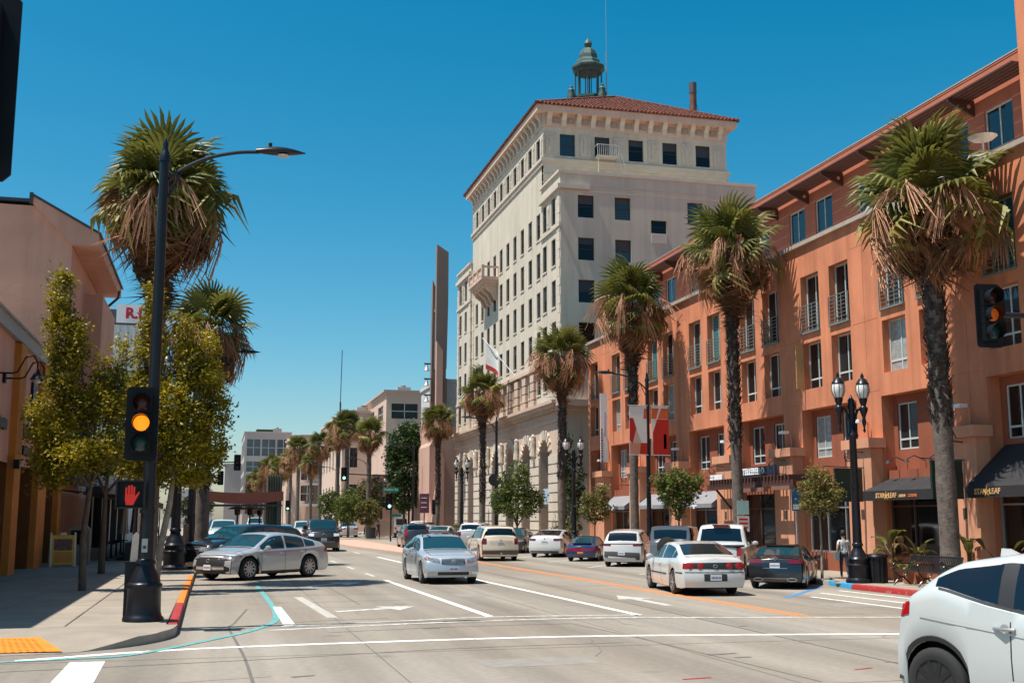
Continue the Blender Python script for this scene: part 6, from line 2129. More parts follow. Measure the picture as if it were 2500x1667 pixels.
def tree(name, label, loc, trunk, lobes, leaf, n_leaf, lmat, bark, seed, group=None, clump=0.26, per=26, cat='tree', r0=0.1, jitter=1.0):
    """trunk = list of points; lobes = [(centre, (rx,ry,rz), weight)]. Limbs run from the trunk top to every lobe."""
    r = random.Random(seed)
    t = thing(name, label, cat, loc, 0, group)
    b = MB()
    b.tube(trunk, [r0 * (1 - 0.4 * k / max(1, len(trunk) - 1)) for k in range(len(trunk))], 9)
    top = Vector(trunk[-1])
    for c, rad, w in lobes:
        c = Vector(c)
        mid = top.lerp(c, 0.5) + Vector((r.uniform(-.15, .15), r.uniform(-.15, .15), 0.1))
        b.tube([top, mid, c], [r0 * .5, r0 * .33, r0 * .14], 6)
        for k in range(3):
            e = c + Vector((r.uniform(-1, 1) * rad[0], r.uniform(-1, 1) * rad[1], r.uniform(-.6, 1) * rad[2])) * .7
            b.tube([mid.lerp(c, .5), e], [r0 * .18, r0 * .06], 4)
    b.build('trunk', bark, t, smooth=True, angle=60)
    vs_, fs = [], []
    W = sum(w for *_, w in lobes)
    for c, rad, w in lobes:
        nc = max(2, int(n_leaf * w / W / per))
        for _ in range(nc):
            while True:
                p = Vector((r.uniform(-1, 1), r.uniform(-1, 1), r.uniform(-1, 1)))
                if 0.15 < p.length < 1:
                    break
            p = p.normalized() * (p.length ** 0.45)
            cc = Vector((c[0] + p.x * rad[0], c[1] + p.y * rad[1], c[2] + p.z * rad[2]))
            cr = clump * r.uniform(0.6, 1.35)
            for _k in range(per):
                q = Vector((r.gauss(0, .5), r.gauss(0, .5), r.gauss(0, .5))) * cr + cc
                d = Vector((r.uniform(-1, 1), r.uniform(-1, 1), r.uniform(-.55, .8)))
                if d.length < .1:
                    continue
                d.normalize()
                sd = d.cross(Vector((r.uniform(-1, 1), r.uniform(-1, 1), r.uniform(-1, 1))))
                if sd.length < .05:
                    continue
                sd.normalize()
                l = leaf * r.uniform(0.5, 1.45)
                w2 = l * 0.30
                o = len(vs_)
                nn = d.cross(sd) * l * 0.12
                vs_ += [tuple(q), tuple(q + d * l * .5 + sd * w2 + nn), tuple(q + d * l), tuple(q + d * l * .5 - sd * w2 + nn)]
                fs.append((o, o + 1, o + 2, o + 3))
    me = bpy.data.meshes.new('crown')
    me.from_pydata(vs_, [], fs)
    me.materials.append(lmat)
    inst('crown', me, t)
    return t


tree('street_tree', 'golden green street tree with upright columns of foliage left of the signal', (-3.2, 31.5, 0.15),
     [(0, 0, 0), (-0.05, 0, 1.3), (0.05, 0.05, 2.6)],
     [((-0.95, 0.2, 7.5), (.22, .3, .75), 1.0), ((-0.85, 0.2, 6.5), (.36, .4, .8), 1.6), ((-0.75, 0.1, 5.4), (.36, .4, .7), 1.5), ((-0.45, 0, 6.3), (.2, .3, .6), .6),
      ((-0.35, 0.2, 4.6), (.5, .5, .5), 1.6), ((-1.25, -0.1, 4.5), (.3, .3, .3), .6), ((-1.05, -0.1, 3.9), (.45, .4, .35), 1.0), ((-0.4, -0.3, 3.3), (.6, .6, .4), 1.5), ((-1.2, 0, 3.2), (.25, .3, .3), .4),
      ((0.12, 0, 5.5), (.2, .3, .55), .6), ((0.45, 0, 4.7), (.3, .4, .5), .9), ((0.62, 0.1, 5.8), (.16, .2, .7), 0.45), ((0.35, -0.1, 3.5), (.5, .5, .4), 1.3), ((-0.9, .2, 2.75), (.3, .3, .2), .4)],
     0.10, 19000, L_gold, M_barkd, 3, 'golden street trees on the left pavement', 0.21, 30, r0=0.10)
tree('street_tree', 'golden green street tree with a pale leaning trunk right of the signal', (-1.5, 33.0, 0.15),
     [(0, 0, 0), (0.08, 0, 1.0), (0.28, 0, 2.2), (0.34, 0, 2.9)],
     [((-0.35, 0, 7.6), (.24, .3, .8), .9), ((-0.4, 0, 6.4), (.34, .4, .8), 1.5), ((-0.5, 0, 5.2), (.42, .5, .6), 1.6), ((0.5, 0, 6.9), (.26, .3, .6), .8), ((0.6, 0, 5.9), (.4, .4, .6), 1.5), ((1.15, 0, 6.5), (.2, .3, .5), .5), ((1.2, 0, 5.6), (.3, .35, .55), 1.1),
      ((0.15, -0.3, 4.9), (.5, .5, .6), 1.8), ((0.9, -0.2, 4.6), (.4, .45, .5), 1.4), ((1.5, 0.1, 4.7), (.28, .3, .5), .8), ((0.5, -.2, 3.8), (.65, .6, .45), 2.2), ((-0.35, -.2, 4.0), (.5, .5, .5), 1.6), ((1.35, 0, 3.7), (.4, .4, .45), 1.3),
      ((-0.75, .1, 3.3), (.35, .4, .35), .8), ((0.2, 0, 3.0), (.6, .5, .3), 1.3), ((1.0, 0, 2.9), (.4, .4, .25), .8)],
     0.10, 27000, L_gold, M_bark, 5, 'golden street trees on the left pavement', 0.21, 30, r0=0.11)
tree('street_tree', 'shaded street tree standing behind the golden trees over the terrace', (-3.6, 41.0, 0.15), [(0, 0, 0), (0, 0, 2.6)],
     [((0, 0, 4.6), (1.3, 1.3, 1.3), 3), ((0.9, 0.4, 3.9), (.9, .9, .7), 2), ((-0.9, 0, 4.0), (.8, .8, .7), 1.5), ((0.2, 0, 6.0), (.7, .7, .8), 1.2)],
     0.14, 12000, L_mid, M_barkd, 6, 'golden street trees on the left pavement', 0.3, 26, r0=0.12)
tree('sapling', 'thin yellow green sapling by the blue kerb before the shop window', (18.06, 32.3, 0.15), [(0, 0, 0), (0.02, 0, 0.9), (0, 0, 1.8)],
     [((0, 0, 2.35), (.55, .5, .45), 3), ((-0.35, 0.1, 2.5), (.35, .35, .4), 1.6), ((0.4, 0, 2.5), (.35, .35, .45), 1.6), ((0, 0, 2.9), (.35, .35, .4), 1.4), ((-.2, 0, 3.1), (.2, .2, .3), .6), ((.35, .1, 3.0), (.2, .2, .3), .6)],
     0.095, 3000, L_olive, M_bark, 8, None, 0.17, 14, r0=0.045)
tree('street_tree', 'small green street tree with a vase shaped crown before the grey awnings', (18.3, 44.1, 0.15), [(0, 0, 0), (0, 0, 1.7)],
     [((0, 0, 2.5), (.5, .5, .6), 2), ((-0.5, 0, 3.0), (.45, .45, .55), 1.6), ((0.45, 0.1, 3.0), (.45, .45, .55), 1.6), ((0, 0, 3.3), (.5, .5, .5), 1.5), ((.75, 0, 3.35), (.25, .3, .4), .7), ((-.8, 0, 3.3), (.25, .3, .35), .7)],
     0.12, 4200, L_mid, M_barkd, 9, None, 0.2, 18, r0=0.06)
tree('street_tree', 'bushy green street tree before the bank arches', (18.4, 70.6, 0.15), [(0, 0, 0), (0, 0, 1.3)],
     [((0, 0, 2.6), (1.3, 1.3, .8), 3), ((0, 0, 3.6), (.9, .9, .8), 2.2), ((0.2, 0, 4.6), (.45, .5, .7), 1.1), ((-1.0, 0, 3.0), (.6, .6, .7), 1.4), ((1.1, 0.1, 2.9), (.6, .6, .7), 1.4), ((-.7, .2, 4.0), (.35, .35, .6), .7)],
     0.17, 6000, L_mid, M_barkd, 10, None, 0.3, 22, r0=0.09)
tree('street_tree', 'small pale green tree behind the second twin lamp', (19.2, 57.6, 0.15), [(0, 0, 0), (0, 0, 1.4)],
     [((0, 0, 2.2), (.75, .8, .5), 2), ((0, 0, 2.8), (.6, .6, .4), 1.4), ((.4, 0, 3.1), (.3, .3, .35), .6)], 0.13, 2600, L_olive, M_barkd, 12, None, 0.24, 18, r0=0.05)
tree('ficus_tree', 'large dense dark green tree beside the pink church hall', (17.8, 112, 0.1), [(0, 0, 0), (0, 0, 2.2)],
     [((0, 0, 4.2), (1.5, 1.5, 1.6), 3), ((0.1, 0, 6.6), (1.9, 1.8, 1.9), 4), ((0, 0, 8.9), (1.6, 1.6, 1.6), 3), ((0.4, 0, 10.3), (1.0, 1.0, .9), 1.2), ((-1.0, 0, 7.6), (.9, .9, 1.2), 1.4), ((1.2, 0, 8.0), (.9, .9, 1.3), 1.4)],
     0.26, 14000, L_deep, M_barkd, 13, None, 0.42, 24, r0=0.2)
for lab, loc, s, sd in (('ivy covered slim tree climbing beside the bank corner', (21.0, 67.4, 0.15), 1.0, 21),):
    tree('climbing_plant', lab, loc, [(0, 0, 0), (0, 0, 3.0)],
         [((0, 0, 2.2), (.6, .7, 1.6), 2), ((0.2, 0, 4.2), (.6, .7, 1.2), 2), ((-.3, 0, 5.6), (.25, .3, 1.6), 1)], 0.16, 3600, L_deep, M_barkd, sd, None, 0.25, 18, 'plant', r0=0.06)
for k, (x, y, h) in enumerate(((12.8, 116, 4.4), (13.6, 122, 5.4), (14.6, 115, 4.0), (15.6, 121, 6.6), (11.9, 126, 5.0))):
    tree('junction_tree', ['leftmost round tree in the distant junction clump', 'tall tree in the distant junction clump', 'low olive tree in front of the junction clump', 'rusty tall tree behind the junction clump', 'thin tree at the back of the junction clump'][k],
         (x, y, 0.1), [(0, 0, 0), (0, 0, 1.6)],
         [((0, 0, h * .55), (1.1, 1.1, h * .22), 3), ((.5, 0, h * .75), (.7, .7, h * .2), 1.6), ((-.5, 0, h * .72), (.7, .7, h * .2), 1.6)], 0.2, 3400, L_olive if k in (2, 3) else L_mid, M_barkd, 40 + k, 'junction trees', 0.3, 20, r0=0.08)
for k, (x, y) in enumerate(((19.6, 63.2), (19.7, 66.0), (19.4, 104.5), (18.9, 92.5))):
    tree('shrub', ['yellow green shrub at the foot of the last bank pier', 'golden shrub beside the bank entrance', 'golden shrub below the pink church hall', 'small shrub by the bank arches'][k], (x, y, 0.15), [(0, 0, 0), (0, 0, 0.3)],
         [((0, 0, .6), (.5, .7, .45), 2), ((.1, .3, .9), (.3, .4, .4), 1)], 0.15, 1500, L_olive, M_barkd, 60 + k, 'pavement shrubs', 0.2, 15, 'shrub', r0=0.03)
tree('far_tree', 'pale green tree far beyond the parklet', (-3.0, 130, 0.0), [(0, 0, 0), (0, 0, 1.5)], [((0, 0, 2.8), (2.2, 2, 1.3), 3), ((1.5, 0, 3.2), (1.3, 1.2, 1.0), 2)], 0.3, 2500, L_olive, M_barkd, 71, None, 0.4, 20, r0=0.12)

# broad-leaved pot plants by the pilaster
M_pot = mat('terracotta_pot', (0.36, 0.12, 0.055), 0.8)
L_ban = leaf_mat('banana_leaf', (0.03, 0.042, 0.010), (0.16, 0.17, 0.035), 2.5, 0.4, 0.35)
L_band = leaf_mat('dry_banana_leaf', (0.06, 0.035, 0.012), (0.22, 0.13, 0.05), 3, 0.6, 0.2)


def big_leaf(L=1.0, w=0.22, bend=0.5):
    b = MB()

    def P(u, v):
        s = math.sin(PI * min(1, u * 0.93 + 0.05)) ** 0.7
        y = (v - .5) * 2 * w * s
        return (L * (0.35 + 0.65 * u) * math.cos(bend * u), y, L * (0.35 + .65 * u) * math.sin(0.4) * 0 - bend * 0.55 * L * u * u + 0.05 * abs(v - .5) * 2)
    b.grid(P, 8, 4)
    b.tube([(0, 0, 0), P(0, .5), P(.6, .5)], 0.012, 4, 0, False)
    return b


BL = [big_leaf(1.0, 0.17, 0.3 + 0.25 * k).mesh('leaf', L_ban, True, fix=False) for k in range(3)]
BD = big_leaf(1.0, 0.13, 1.1).mesh('dry_leaf', L_band, True, fix=False)


def pot_plant(label, loc, H, n, seed, pot=True):
    r = random.Random(seed)
    t = thing('pot_plant', label, 'potted plant', loc, 0, 'broad leaved plants in terracotta pots')
    if pot:
        MB().lathe([(0.16, 0), (0.24, 0.5), (0.27, 0.52), (0.27, 0.6), (0.21, 0.6)], 16).build('pot', M_pot, t, smooth=True, angle=40)
    z0 = 0.5 if pot else 0.0
    for k in range(n):
        a = k * 2.4 + r.uniform(-.3, .3)
        el = r.uniform(0.35, 1.35)
        hh = z0 + r.uniform(0.0, 0.5) * H * .6
        me = BD if r.random() < 0.42 else r.choice(BL)
        inst(me.name.split('.')[0], me, t, mw=Matrix.Translation((0.03 * math.cos(a), 0.03 * math.sin(a), hh)) @ Matrix.Rotation(a, 4, 'Z') @ Matrix.Rotation(-el, 4, 'Y') @ Matrix.Scale(H * r.uniform(.5, .75), 4))
    MB().tube([(0, 0, z0 - .1), (0.02, 0, z0 + H * .3)], 0.05, 6).build('stem', L_band, t)
    return t


pot_plant('tall pot plant with dry broad leaves nearest the litter bin', (19.6, 30.9, 0.15), 1.5, 9, 2)
pot_plant('pot plant with bright green paddle leaves behind the bench', (19.4, 29.2, 0.15), 1.05, 8, 3)
pot_plant('broad leaved pot plant against the dark restaurant window', (20.3, 28.2, 0.15), 1.3, 9, 4)
pot_plant('dark broad leaved plant under the steep black awning', (20.4, 25.2, 0.15), 1.5, 10, 5)
for k, (x, y, s) in enumerate(((19.2, 30.0, .42), (18.9, 29.0, .36))):
    t = thing('flower_pot', ['small terracotta pot of yellow leaves by the bench arm', 'smaller terracotta pot behind the bench back'][k], 'potted plant', (x, y, 0.15))
    MB().lathe([(0.12, 0), (0.17, 0.36), (0.19, 0.37), (0.19, 0.42), (0.14, 0.42)], 14).build('pot', M_pot, t, smooth=True, angle=40)
    r = random.Random(k)
    for j in range(14):
        inst('leaf', r.choice(BL), t, mw=Matrix.Translation((0, 0, .4)) @ Matrix.Rotation(j * 2.4, 4, 'Z') @ Matrix.Rotation(-r.uniform(.3, 1.3), 4, 'Y') @ Matrix.Scale(s * r.uniform(.7, 1.1), 4))
# ------------------------------------------------------------------ cars
def car_paint(name, col, metal=0.0, rough=0.32):
    return mat('paint_' + name, col, rough, metal, var=0.03, scale=1.2, coat=1.0, spec=0.5)


P_silver = car_paint('silver', (0.52, 0.53, 0.54), 0.40, 0.28)
P_sblue = car_paint('ice_silver', (0.46, 0.52, 0.56), 0.35, 0.28)
P_white = car_paint('white', (0.56, 0.57, 0.555))
P_cream = car_paint('cream', (0.66, 0.57, 0.44))
P_black = car_paint('black', (0.010, 0.011, 0.014))
P_navy = car_paint('navy', (0.012, 0.03, 0.09))
P_dgrey = car_paint('dark_grey', (0.045, 0.045, 0.05), 0.3)
P_mgrey = car_paint('mid_grey', (0.16, 0.16, 0.165), 0.4)
P_brown = car_paint('dark_brown', (0.05, 0.032, 0.03), 0.2)
M_tyre = mat('tyre', (0.018, 0.018, 0.018), 0.85)
M_rim = mat('alloy_rim', (0.45, 0.45, 0.46), 0.3, 0.85)
M_rimd = mat('dark_rim', (0.03, 0.03, 0.033), 0.35, 0.5)
M_trim = mat('black_plastic', (0.018, 0.018, 0.020), 0.5)
M_chrome = mat('chrome', (0.50, 0.50, 0.50), 0.25, 0.75, var=0.02)
M_head = mat('headlight', (0.20, 0.21, 0.23), 0.10, 0.2, var=0.75, scale=18, coat=1.0)
M_ambl = mat('amber_lamp', (0.70, 0.20, 0.03), 0.15, coat=1.0)
M_tail = mat('tail_light', (0.33, 0.005, 0.007), 0.18, coat=0.35, var=0.15, scale=10)
M_taild = mat('dark_tail_light', (0.12, 0.006, 0.01), 0.12, coat=1.0, var=0.2, scale=10)
M_plate = mat('number_plate', (0.72, 0.73, 0.74), 0.5, var=0.04)
M_platem = mat('plate_print', (0.06, 0.08, 0.25), 0.6)
M_under = mat('underbody', (0.010, 0.010, 0.010), 0.9)
M_seam = mat('panel_gap', (0.02, 0.02, 0.02), 0.8)

TEMPL = {
    'sedan': dict(top=[(-.5, .60), (-.488, .70), (-.39, .745), (-.20, .955), (-.08, 1.0), (.04, .985), (.09, .955), (.235, .695), (.38, .63), (.46, .56), (.5, .44)],
                  belt=[(-.5, .585), (-.39, .685), (-.2, .66), (.23, .63), (.38, .575), (.5, .42)], g=(-.385, -.195, .085, .235), win=[(-.325, -.245), (-.235, -.035), (-.015, .195)]),
    'fastback': dict(top=[(-.5, .60), (-.485, .72), (-.42, .765), (-.17, .965), (-.03, 1.0), (.06, .985), (.10, .955), (.25, .69), (.39, .61), (.46, .54), (.5, .43)],
                     belt=[(-.5, .59), (-.4, .69), (-.2, .655), (.23, .62), (.38, .565), (.5, .42)], g=(-.40, -.165, .095, .25), win=[(-.32, -.225), (-.215, -.035), (-.015, .205)]),
    'suv': dict(top=[(-.5, .56), (-.488, .62), (-.455, .88), (-.42, .965), (-.2, 1.0), (.03, .99), (.09, .955), (.225, .70), (.36, .655), (.455, .60), (.5, .47)],
                belt=[(-.5, .56), (-.44, .63), (-.2, .62), (.22, .605), (.42, .56), (.5, .45)], g=(-.485, -.44, .085, .225), win=[(-.40, -.255), (-.24, -.045), (-.025, .19)]),
    'crossover': dict(top=[(-.5, .56), (-.49, .625), (-.405, .90), (-.34, .955), (-.12, 1.0), (.03, .99), (.09, .955), (.25, .69), (.38, .635), (.46, .58), (.5, .46)],
                      belt=[(-.5, .565), (-.42, .655), (-.2, .625), (.24, .60), (.42, .55), (.5, .44)], g=(-.48, -.395, .085, .25), win=[(-.385, -.275), (-.262, -.055), (-.035, .205)]),
    'near': dict(top=[(-.5, .52), (-.492, .62), (-.46, .70), (-.40, .78), (-.335, .885), (-.28, .95), (-.15, 1.0), (.0, .99), (.09, .955), (.25, .69), (.38, .635), (.46, .58), (.5, .46)],
                 belt=[(-.5, .53), (-.46, .66), (-.40, .735), (-.325, .775), (-.2, .70), (-.085, .655), (.24, .60), (.42, .55), (.5, .44)], g=(-.475, -.345, .085, .25), win=[(-.335, -.165), (-.125, .205)]),
    'coupe': dict(top=[(-.5, .46), (-.48, .58), (-.36, .71), (-.13, .97), (-.01, 1.0), (.06, .96), (.19, .67), (.33, .60), (.45, .53), (.5, .40)],
                  belt=[(-.5, .45), (-.36, .64), (-.2, .65), (.19, .62), (.40, .555), (.5, .39)], g=(-.355, -.125, .055, .19), win=[(-.25, -.13), (-.11, .16)]),
    'boxy': dict(top=[(-.5, .57), (-.492, .60), (-.482, .95), (-.45, .99), (-.2, 1.0), (.06, 1.0), (.09, .98), (.15, .70), (.36, .665), (.47, .645), (.5, .5)],
                 belt=[(-.5, .57), (-.3, .60), (.15, .60), (.42, .58), (.5, .48)], g=(-.491, -.478, .085, .15), win=[(-.46, -.26), (-.24, -.06), (-.04, .12)]),
    'pickup': dict(top=[(-.5, .575), (-.495, .60), (-.135, .60), (-.128, .62), (-.105, .94), (-.07, .985), (.03, 1.0), (.09, .97), (.185, .70), (.34, .665), (.465, .64), (.5, .5)],
                   belt=[(-.5, .565), (-.2, .575), (.18, .60), (.42, .60), (.5, .48)], g=(-.127, -.102, .085, .185), win=[(-.09, .0), (.015, .155)]),
}


def pl_(kn, x):
    if x <= kn[0][0]:
        return kn[0][1]
    for (a, b), (c, d) in zip(kn, kn[1:]):
        if x <= c:
            return b + (d - b) * (x - a) / (c - a)
    return kn[-1][1]


def sm(t):
    t = max(0.0, min(1.0, t))
    return t * t * (3 - 2 * t)


class Car:
    def __init__(s, name, label, cat, loc, head, typ, L, W, H, paint, wb, fo, wr, scale=1.0, group=None, sill=0.20, tw=0.74, bulge=(0.16, 0.12),
                 cw=1.0, rim=None, spokes=10, glass=None, wheel_w=0.21):
        s.T = thing(name, label, cat, (loc[0], loc[1], loc[2] if len(loc) > 2 else 0.0), head, group, scale)
        s.L, s.W, s.H, s.wr = L, W, H, wr
        t = TEMPL[typ]
        s.top_k = [(x * L, z * H) for x, z in t['top']]
        s.belt_k = [(x * L, z * H) for x, z in t['belt']]
        s.g = [x * L for x in t['g']]
        s.win = [(a * L, b * L) for a, b in t['win']]
        s.paint, s.sill, s.hw, s.twr = paint, sill, W / 2, tw
        s.ax = (L / 2 - fo - wb, L / 2 - fo)
        s.bul = bulge
        s.ra = wr * 1.10 + 0.03
        s.x0, s.x1 = -L / 2 + bulge[1], L / 2 - bulge[0]
        s.glass = glass or G_car
        s.cw = cw
        s.body()
        s.wheels(rim or M_rim, spokes, wheel_w)

    def top(s, x):
        return sum(pl_(s.top_k, x + d * 0.028 * s.L / 4.6) for d in (-1.5, -.75, 0, .75, 1.5)) / 5

    def belt(s, x):
        return sum(pl_(s.belt_k, x + d * 0.06) for d in (-1, 0, 1)) / 3

    def hwx(s, x):
        f = 0.0
        e = s.L / 2
        c = e * 0.60
        if abs(x) > c:
            f = ((abs(x) - c) / (e - c)) ** 2.2
        return s.hw * (1 - (0.15 if x > 0 else 0.11) * f)

    def zb(s, x):
        z = s.sill + 0.05 * max(0, (abs(x) - s.L * .42) / (s.L * .08))
        for a in s.ax:
            d = abs(x - a)
            if d < s.ra:
                z = max(z, s.wr + math.sqrt(max(0, s.ra ** 2 - d * d)))
        return z

    def nose(s, z, end):
        """Fore-and-aft lean of the end faces with height."""
        h = z / s.H
        if end > 0:
            return pl_([(0.12, -0.05), (0.24, 0.0), (0.34, 0.0), (0.46, -0.05), (0.6, -0.16), (0.7, -0.3)], h)
        return -pl_([(0.12, -0.07), (0.24, 0.0), (0.36, 0.0), (0.42, -0.035), (0.58, -0.06), (0.72, -0.13), (1.0, -0.3)], h)

    def sec(s, x):
        hw, b, tp_, z0 = s.hwx(x), s.belt(x), s.top(x), s.zb(x)
        b = min(b, tp_ - 0.02)
        z0 = min(z0, b - 0.12)
        k = sm((tp_ - b - 0.05) / (0.30 * s.H))
        cr = 0.045 + 0.015 * k
        ts = max(b + 0.012, tp_ - cr)
        ys = hw * (0.86 * (1 - k) + s.twr * k)
        h = b - z0
        P = [(hw * 0.945, z0), (hw * 0.985, z0 + .20 * h), (hw, z0 + .50 * h), (hw * 0.985, z0 + .80 * h), (hw * 0.968, b - 0.015), (hw * 0.945, b + 0.004)]
        y4, z4 = P[-1]
        for t in (.35, .7):
            P.append((y4 + (ys + 0.012 - y4) * t + 0.015 * k * math.sin(PI * t), z4 + (ts - z4) * t))
        P += [(ys + 0.006 - 0.004, ts - 0.012 * k), (ys * 0.93, ts + cr * 0.42), (ys * 0.6, ts + cr * 0.82), (0, tp_)]
        return P

    def stations(s):
        xs = set(round(v, 4) for v in frange(s.x0, s.x1, 46))
        for a in s.ax:
            for k in range(15):
                xs.add(round(a - s.ra * math.cos(PI * k / 14), 4))
        for x, _ in s.top_k:
            if s.x0 < x < s.x1:
                xs.add(round(x, 4))
        xs = sorted(x for x in xs if s.x0 <= x <= s.x1)
        out = [xs[0]]
        for x in xs[1:]:
            if x - out[-1] > 0.012 or x in (s.x1,):
                out.append(x)
        return out

    def warp(s, x, y, z):
        """Apply end-face lean to points close to the ends."""
        for end, xe in ((1, s.x1), (-1, s.x0)):
            d = (xe - x) * end
            if d < 0.30:
                f = (1 - d / 0.30) ** 2
                x = x + s.nose(z, end) * f
        return (x, y, z)

    def body(s):
        b = MB()
        S = s.stations()
        rows = [s.sec(x) for x in S]
        for sg in (1, -1):
            b.grid(lambda u, v: s.warp(S[int(round(u * (len(S) - 1)))], rows[int(round(u * (len(S) - 1)))][int(round(v * 11))][0] * sg, rows[int(round(u * (len(S) - 1)))][int(round(v * 11))][1]), len(S) - 1, 11)
        for end, xe, bl in ((1, s.x1, s.bul[0]), (-1, s.x0, s.bul[1])):
            sc = s.sec(xe)

            def cap(u, v):
                y, z = sc[int(round(v * 11))]
                yy = y * (2 * u - 1)
                x = xe + s.nose(z, end) + end * bl * (1 - (2 * u - 1) ** 2) * (1 if v < .99 else 1)
                return (x, yy, z)
            b.grid(cap, 12, 11)
        b.build('body', s.paint, s.T, smooth=True, angle=42)
        u = MB()
        w = s.hw * 0.86
        u.box(-s.L / 2 + .25, s.ax[0] - s.ra * 0.95, -w, w, 0.22, 0.50 * s.H)
        u.box(s.ax[0] + s.ra * 0.95, s.ax[1] - s.ra * .95, -w, w, 0.17, 0.50 * s.H)
        u.box(s.ax[1] + s.ra * .95, s.L / 2 - .3, -w, w, 0.20, 0.42 * s.H)
        u.box(-s.L / 2 + .3, s.L / 2 - .4, -w * .70, w * .70, 0.19, 0.44 * s.H)
        u.build('underbody', M_under, s.T)
        # glass
        xr, xrr, xff, xf = s.g
        s.top_patch('windshield', xff, xf, 0.93, s.glass)
        s.top_patch('rear_window', xr, xrr, 0.90, s.glass)
        for a, c in s.win:
            for sg in (1, -1):
                s.side_patch('side_window', a, c, lambda x: s.sec(x)[5][1] + 0.025, lambda x: s.sec(x)[8][1] - 0.035, s.glass, sg, 0.006, skip_thin=True)
        # door shut lines and handles
        for xx in (s.win[-1][0] - 0.02, s.win[-1][1] - .02, s.win[-2][0] - .01 if len(s.win) > 2 else None):
            if xx is None:
                continue
            for sg in (1, -1):
                s.side_patch('panel_gap', xx - .006, xx + .006, lambda x: s.zb(x) + .03, lambda x: s.sec(x)[5][1] - .01, M_seam, sg, 0.003, nu=1, nv=6)
        for a, c in (s.win[-1], s.win[-2] if len(s.win) > 2 else s.win[-1]):
            for sg in (1, -1) if s.L != 4.10 else ():
                x = a + 0.15
                z = s.belt(x) - 0.13
                y = s.side_y(x, z)
                MB().tube([(x - .09, (y + .01) * sg, z), (x, (y + .035) * sg, z + .005), (x + .09, (y + .01) * sg, z + .003)], 0.014, 6).build('door_handle', s.paint, s.T, smooth=True)
        # bonnet and boot shut lines, cowl, wipers
        def top_line(name, pts, w, m):
            b2 = MB()
            Q = [Vector(s.warp(x, y, s.top_z(x, y) + .006)) for x, y in pts]
            for i in range(len(Q) - 1):
                d = (Q[i + 1] - Q[i]).normalized()
                n = Vector((-d.y, d.x, 0)).normalized() * w / 2
                b2.poly([Q[i] + n, Q[i + 1] + n, Q[i + 1] - n, Q[i] - n])
            b2.build(name, m, s.T, fix=False)
        e = s.x1 - .16
        for sg in (1, -1):
            top_line('panel_gap', [(x, s.sec(x)[8][0] * .90 * sg) for x in frange(xf + .10, e, 8)], .014, M_seam)
        top_line('panel_gap', [(e - .03 * (2 * v - 1) ** 2, s.sec(e)[8][0] * .9 * (2 * v - 1)) for v in frange(0, 1, 8)], .014, M_seam)
        top_line('cowl', [(xf + .03, s.sec(xf)[8][0] * .92 * (2 * v - 1)) for v in frange(0, 1, 8)], .10, M_trim)
        if xr > -s.L * .46 and s.top(xr - .1) < .8 * s.H:
            for sg in (1, -1):
                top_line('panel_gap', [(x, s.sec(x)[8][0] * .88 * sg) for x in frange(s.x0 + .12, xr - .04, 5)], .014, M_seam)
        # mirrors
        for sg in (1, -1):
            x = xf - 0.36
            z = s.belt(x) + 0.06
            y = s.side_y(x, s.belt(x) - 0.02)
            m = MB().lathe([(0.02, -0.07), (0.08, -0.055), (0.10, 0.0), (0.08, 0.055), (0.02, 0.075)], 10, M=Matrix.Translation((x, (y + 0.13) * sg, z)) @ Matrix.Diagonal((0.75, 1.15, 1.0, 1)))
            m.tube([(x, y * sg * .98, z - .05), (x, (y + .1) * sg, z - .02)], 0.025, 5)
            m.build('mirror', s.paint, s.T, smooth=True)

    def side_y(s, x, z):
        P = s.sec(x)[:9]
        if z <= P[0][1]:
            return P[0][0]
        for (y0, z0), (y1, z1) in zip(P, P[1:]):
            if z <= z1:
                return y0 + (y1 - y0) * (z - z0) / max(1e-6, z1 - z0)
        return P[-1][0]

    def top_z(s, x, y):
        P = s.sec(x)[8:]
        y = abs(y)
        for (y0, z0), (y1, z1) in zip(P, P[1:]):
            if y >= y1:
                return z0 + (z1 - z0) * (y0 - y) / max(1e-6, y0 - y1)
        return P[-1][1]

    def top_patch(s, name, xa, xb, f, m, eps=0.007):
        d = xb - xa
        xa, xb = xa + d * 0.06, xb - d * 0.04
        sg = 1 if xa > 0 else -1

        def P(u, v):
            x = xa + (xb - xa) * u
            ys = s.sec(x)[8][0] * f
            y = ys * (2 * v - 1)
            z = s.top_z(x, y)
            slope = (s.top(x + .02) - s.top(x - .02)) / .04
            n = Vector((-slope, 0, 1)).normalized() * eps
            q = s.warp(x, y, z)
            return (q[0] + n.x, q[1], q[2] + n.z)
        return MB().grid(P, 10, 12).build(name, m, s.T, smooth=True)

    def side_patch(s, name, xa, xb, zl, zu, m, sg=1, eps=0.005, nu=10, nv=3, skip_thin=False):
        b = MB()
        xs = [xa + (xb - xa) * k / nu for k in range(nu + 1)]
        if skip_thin:
            ok = [x for x in xs if zu(x) - zl(x) > 0.03]
            if len(ok) < 2:
                return None
            xs = [ok[0] + (ok[-1] - ok[0]) * k / nu for k in range(nu + 1)]

        def P(u, v):
            x = xs[int(round(u * nu))]
            z = zl(x) + (zu(x) - zl(x)) * v
            return s.warp(x, (s.side_y(x, z) + eps) * sg, z)
        return b.grid(P, nu, nv).build(name, m, s.T, smooth=True)

    def end_x(s, y, z, end):
        xe, bl = (s.x1, s.bul[0]) if end > 0 else (s.x0, s.bul[1])
        sc = s.sec(xe)
        hwz = s.side_y(xe, z)
        return xe + s.nose(z, end) + end * bl * (1 - min(1, abs(y) / max(.1, hwz)) ** 2)

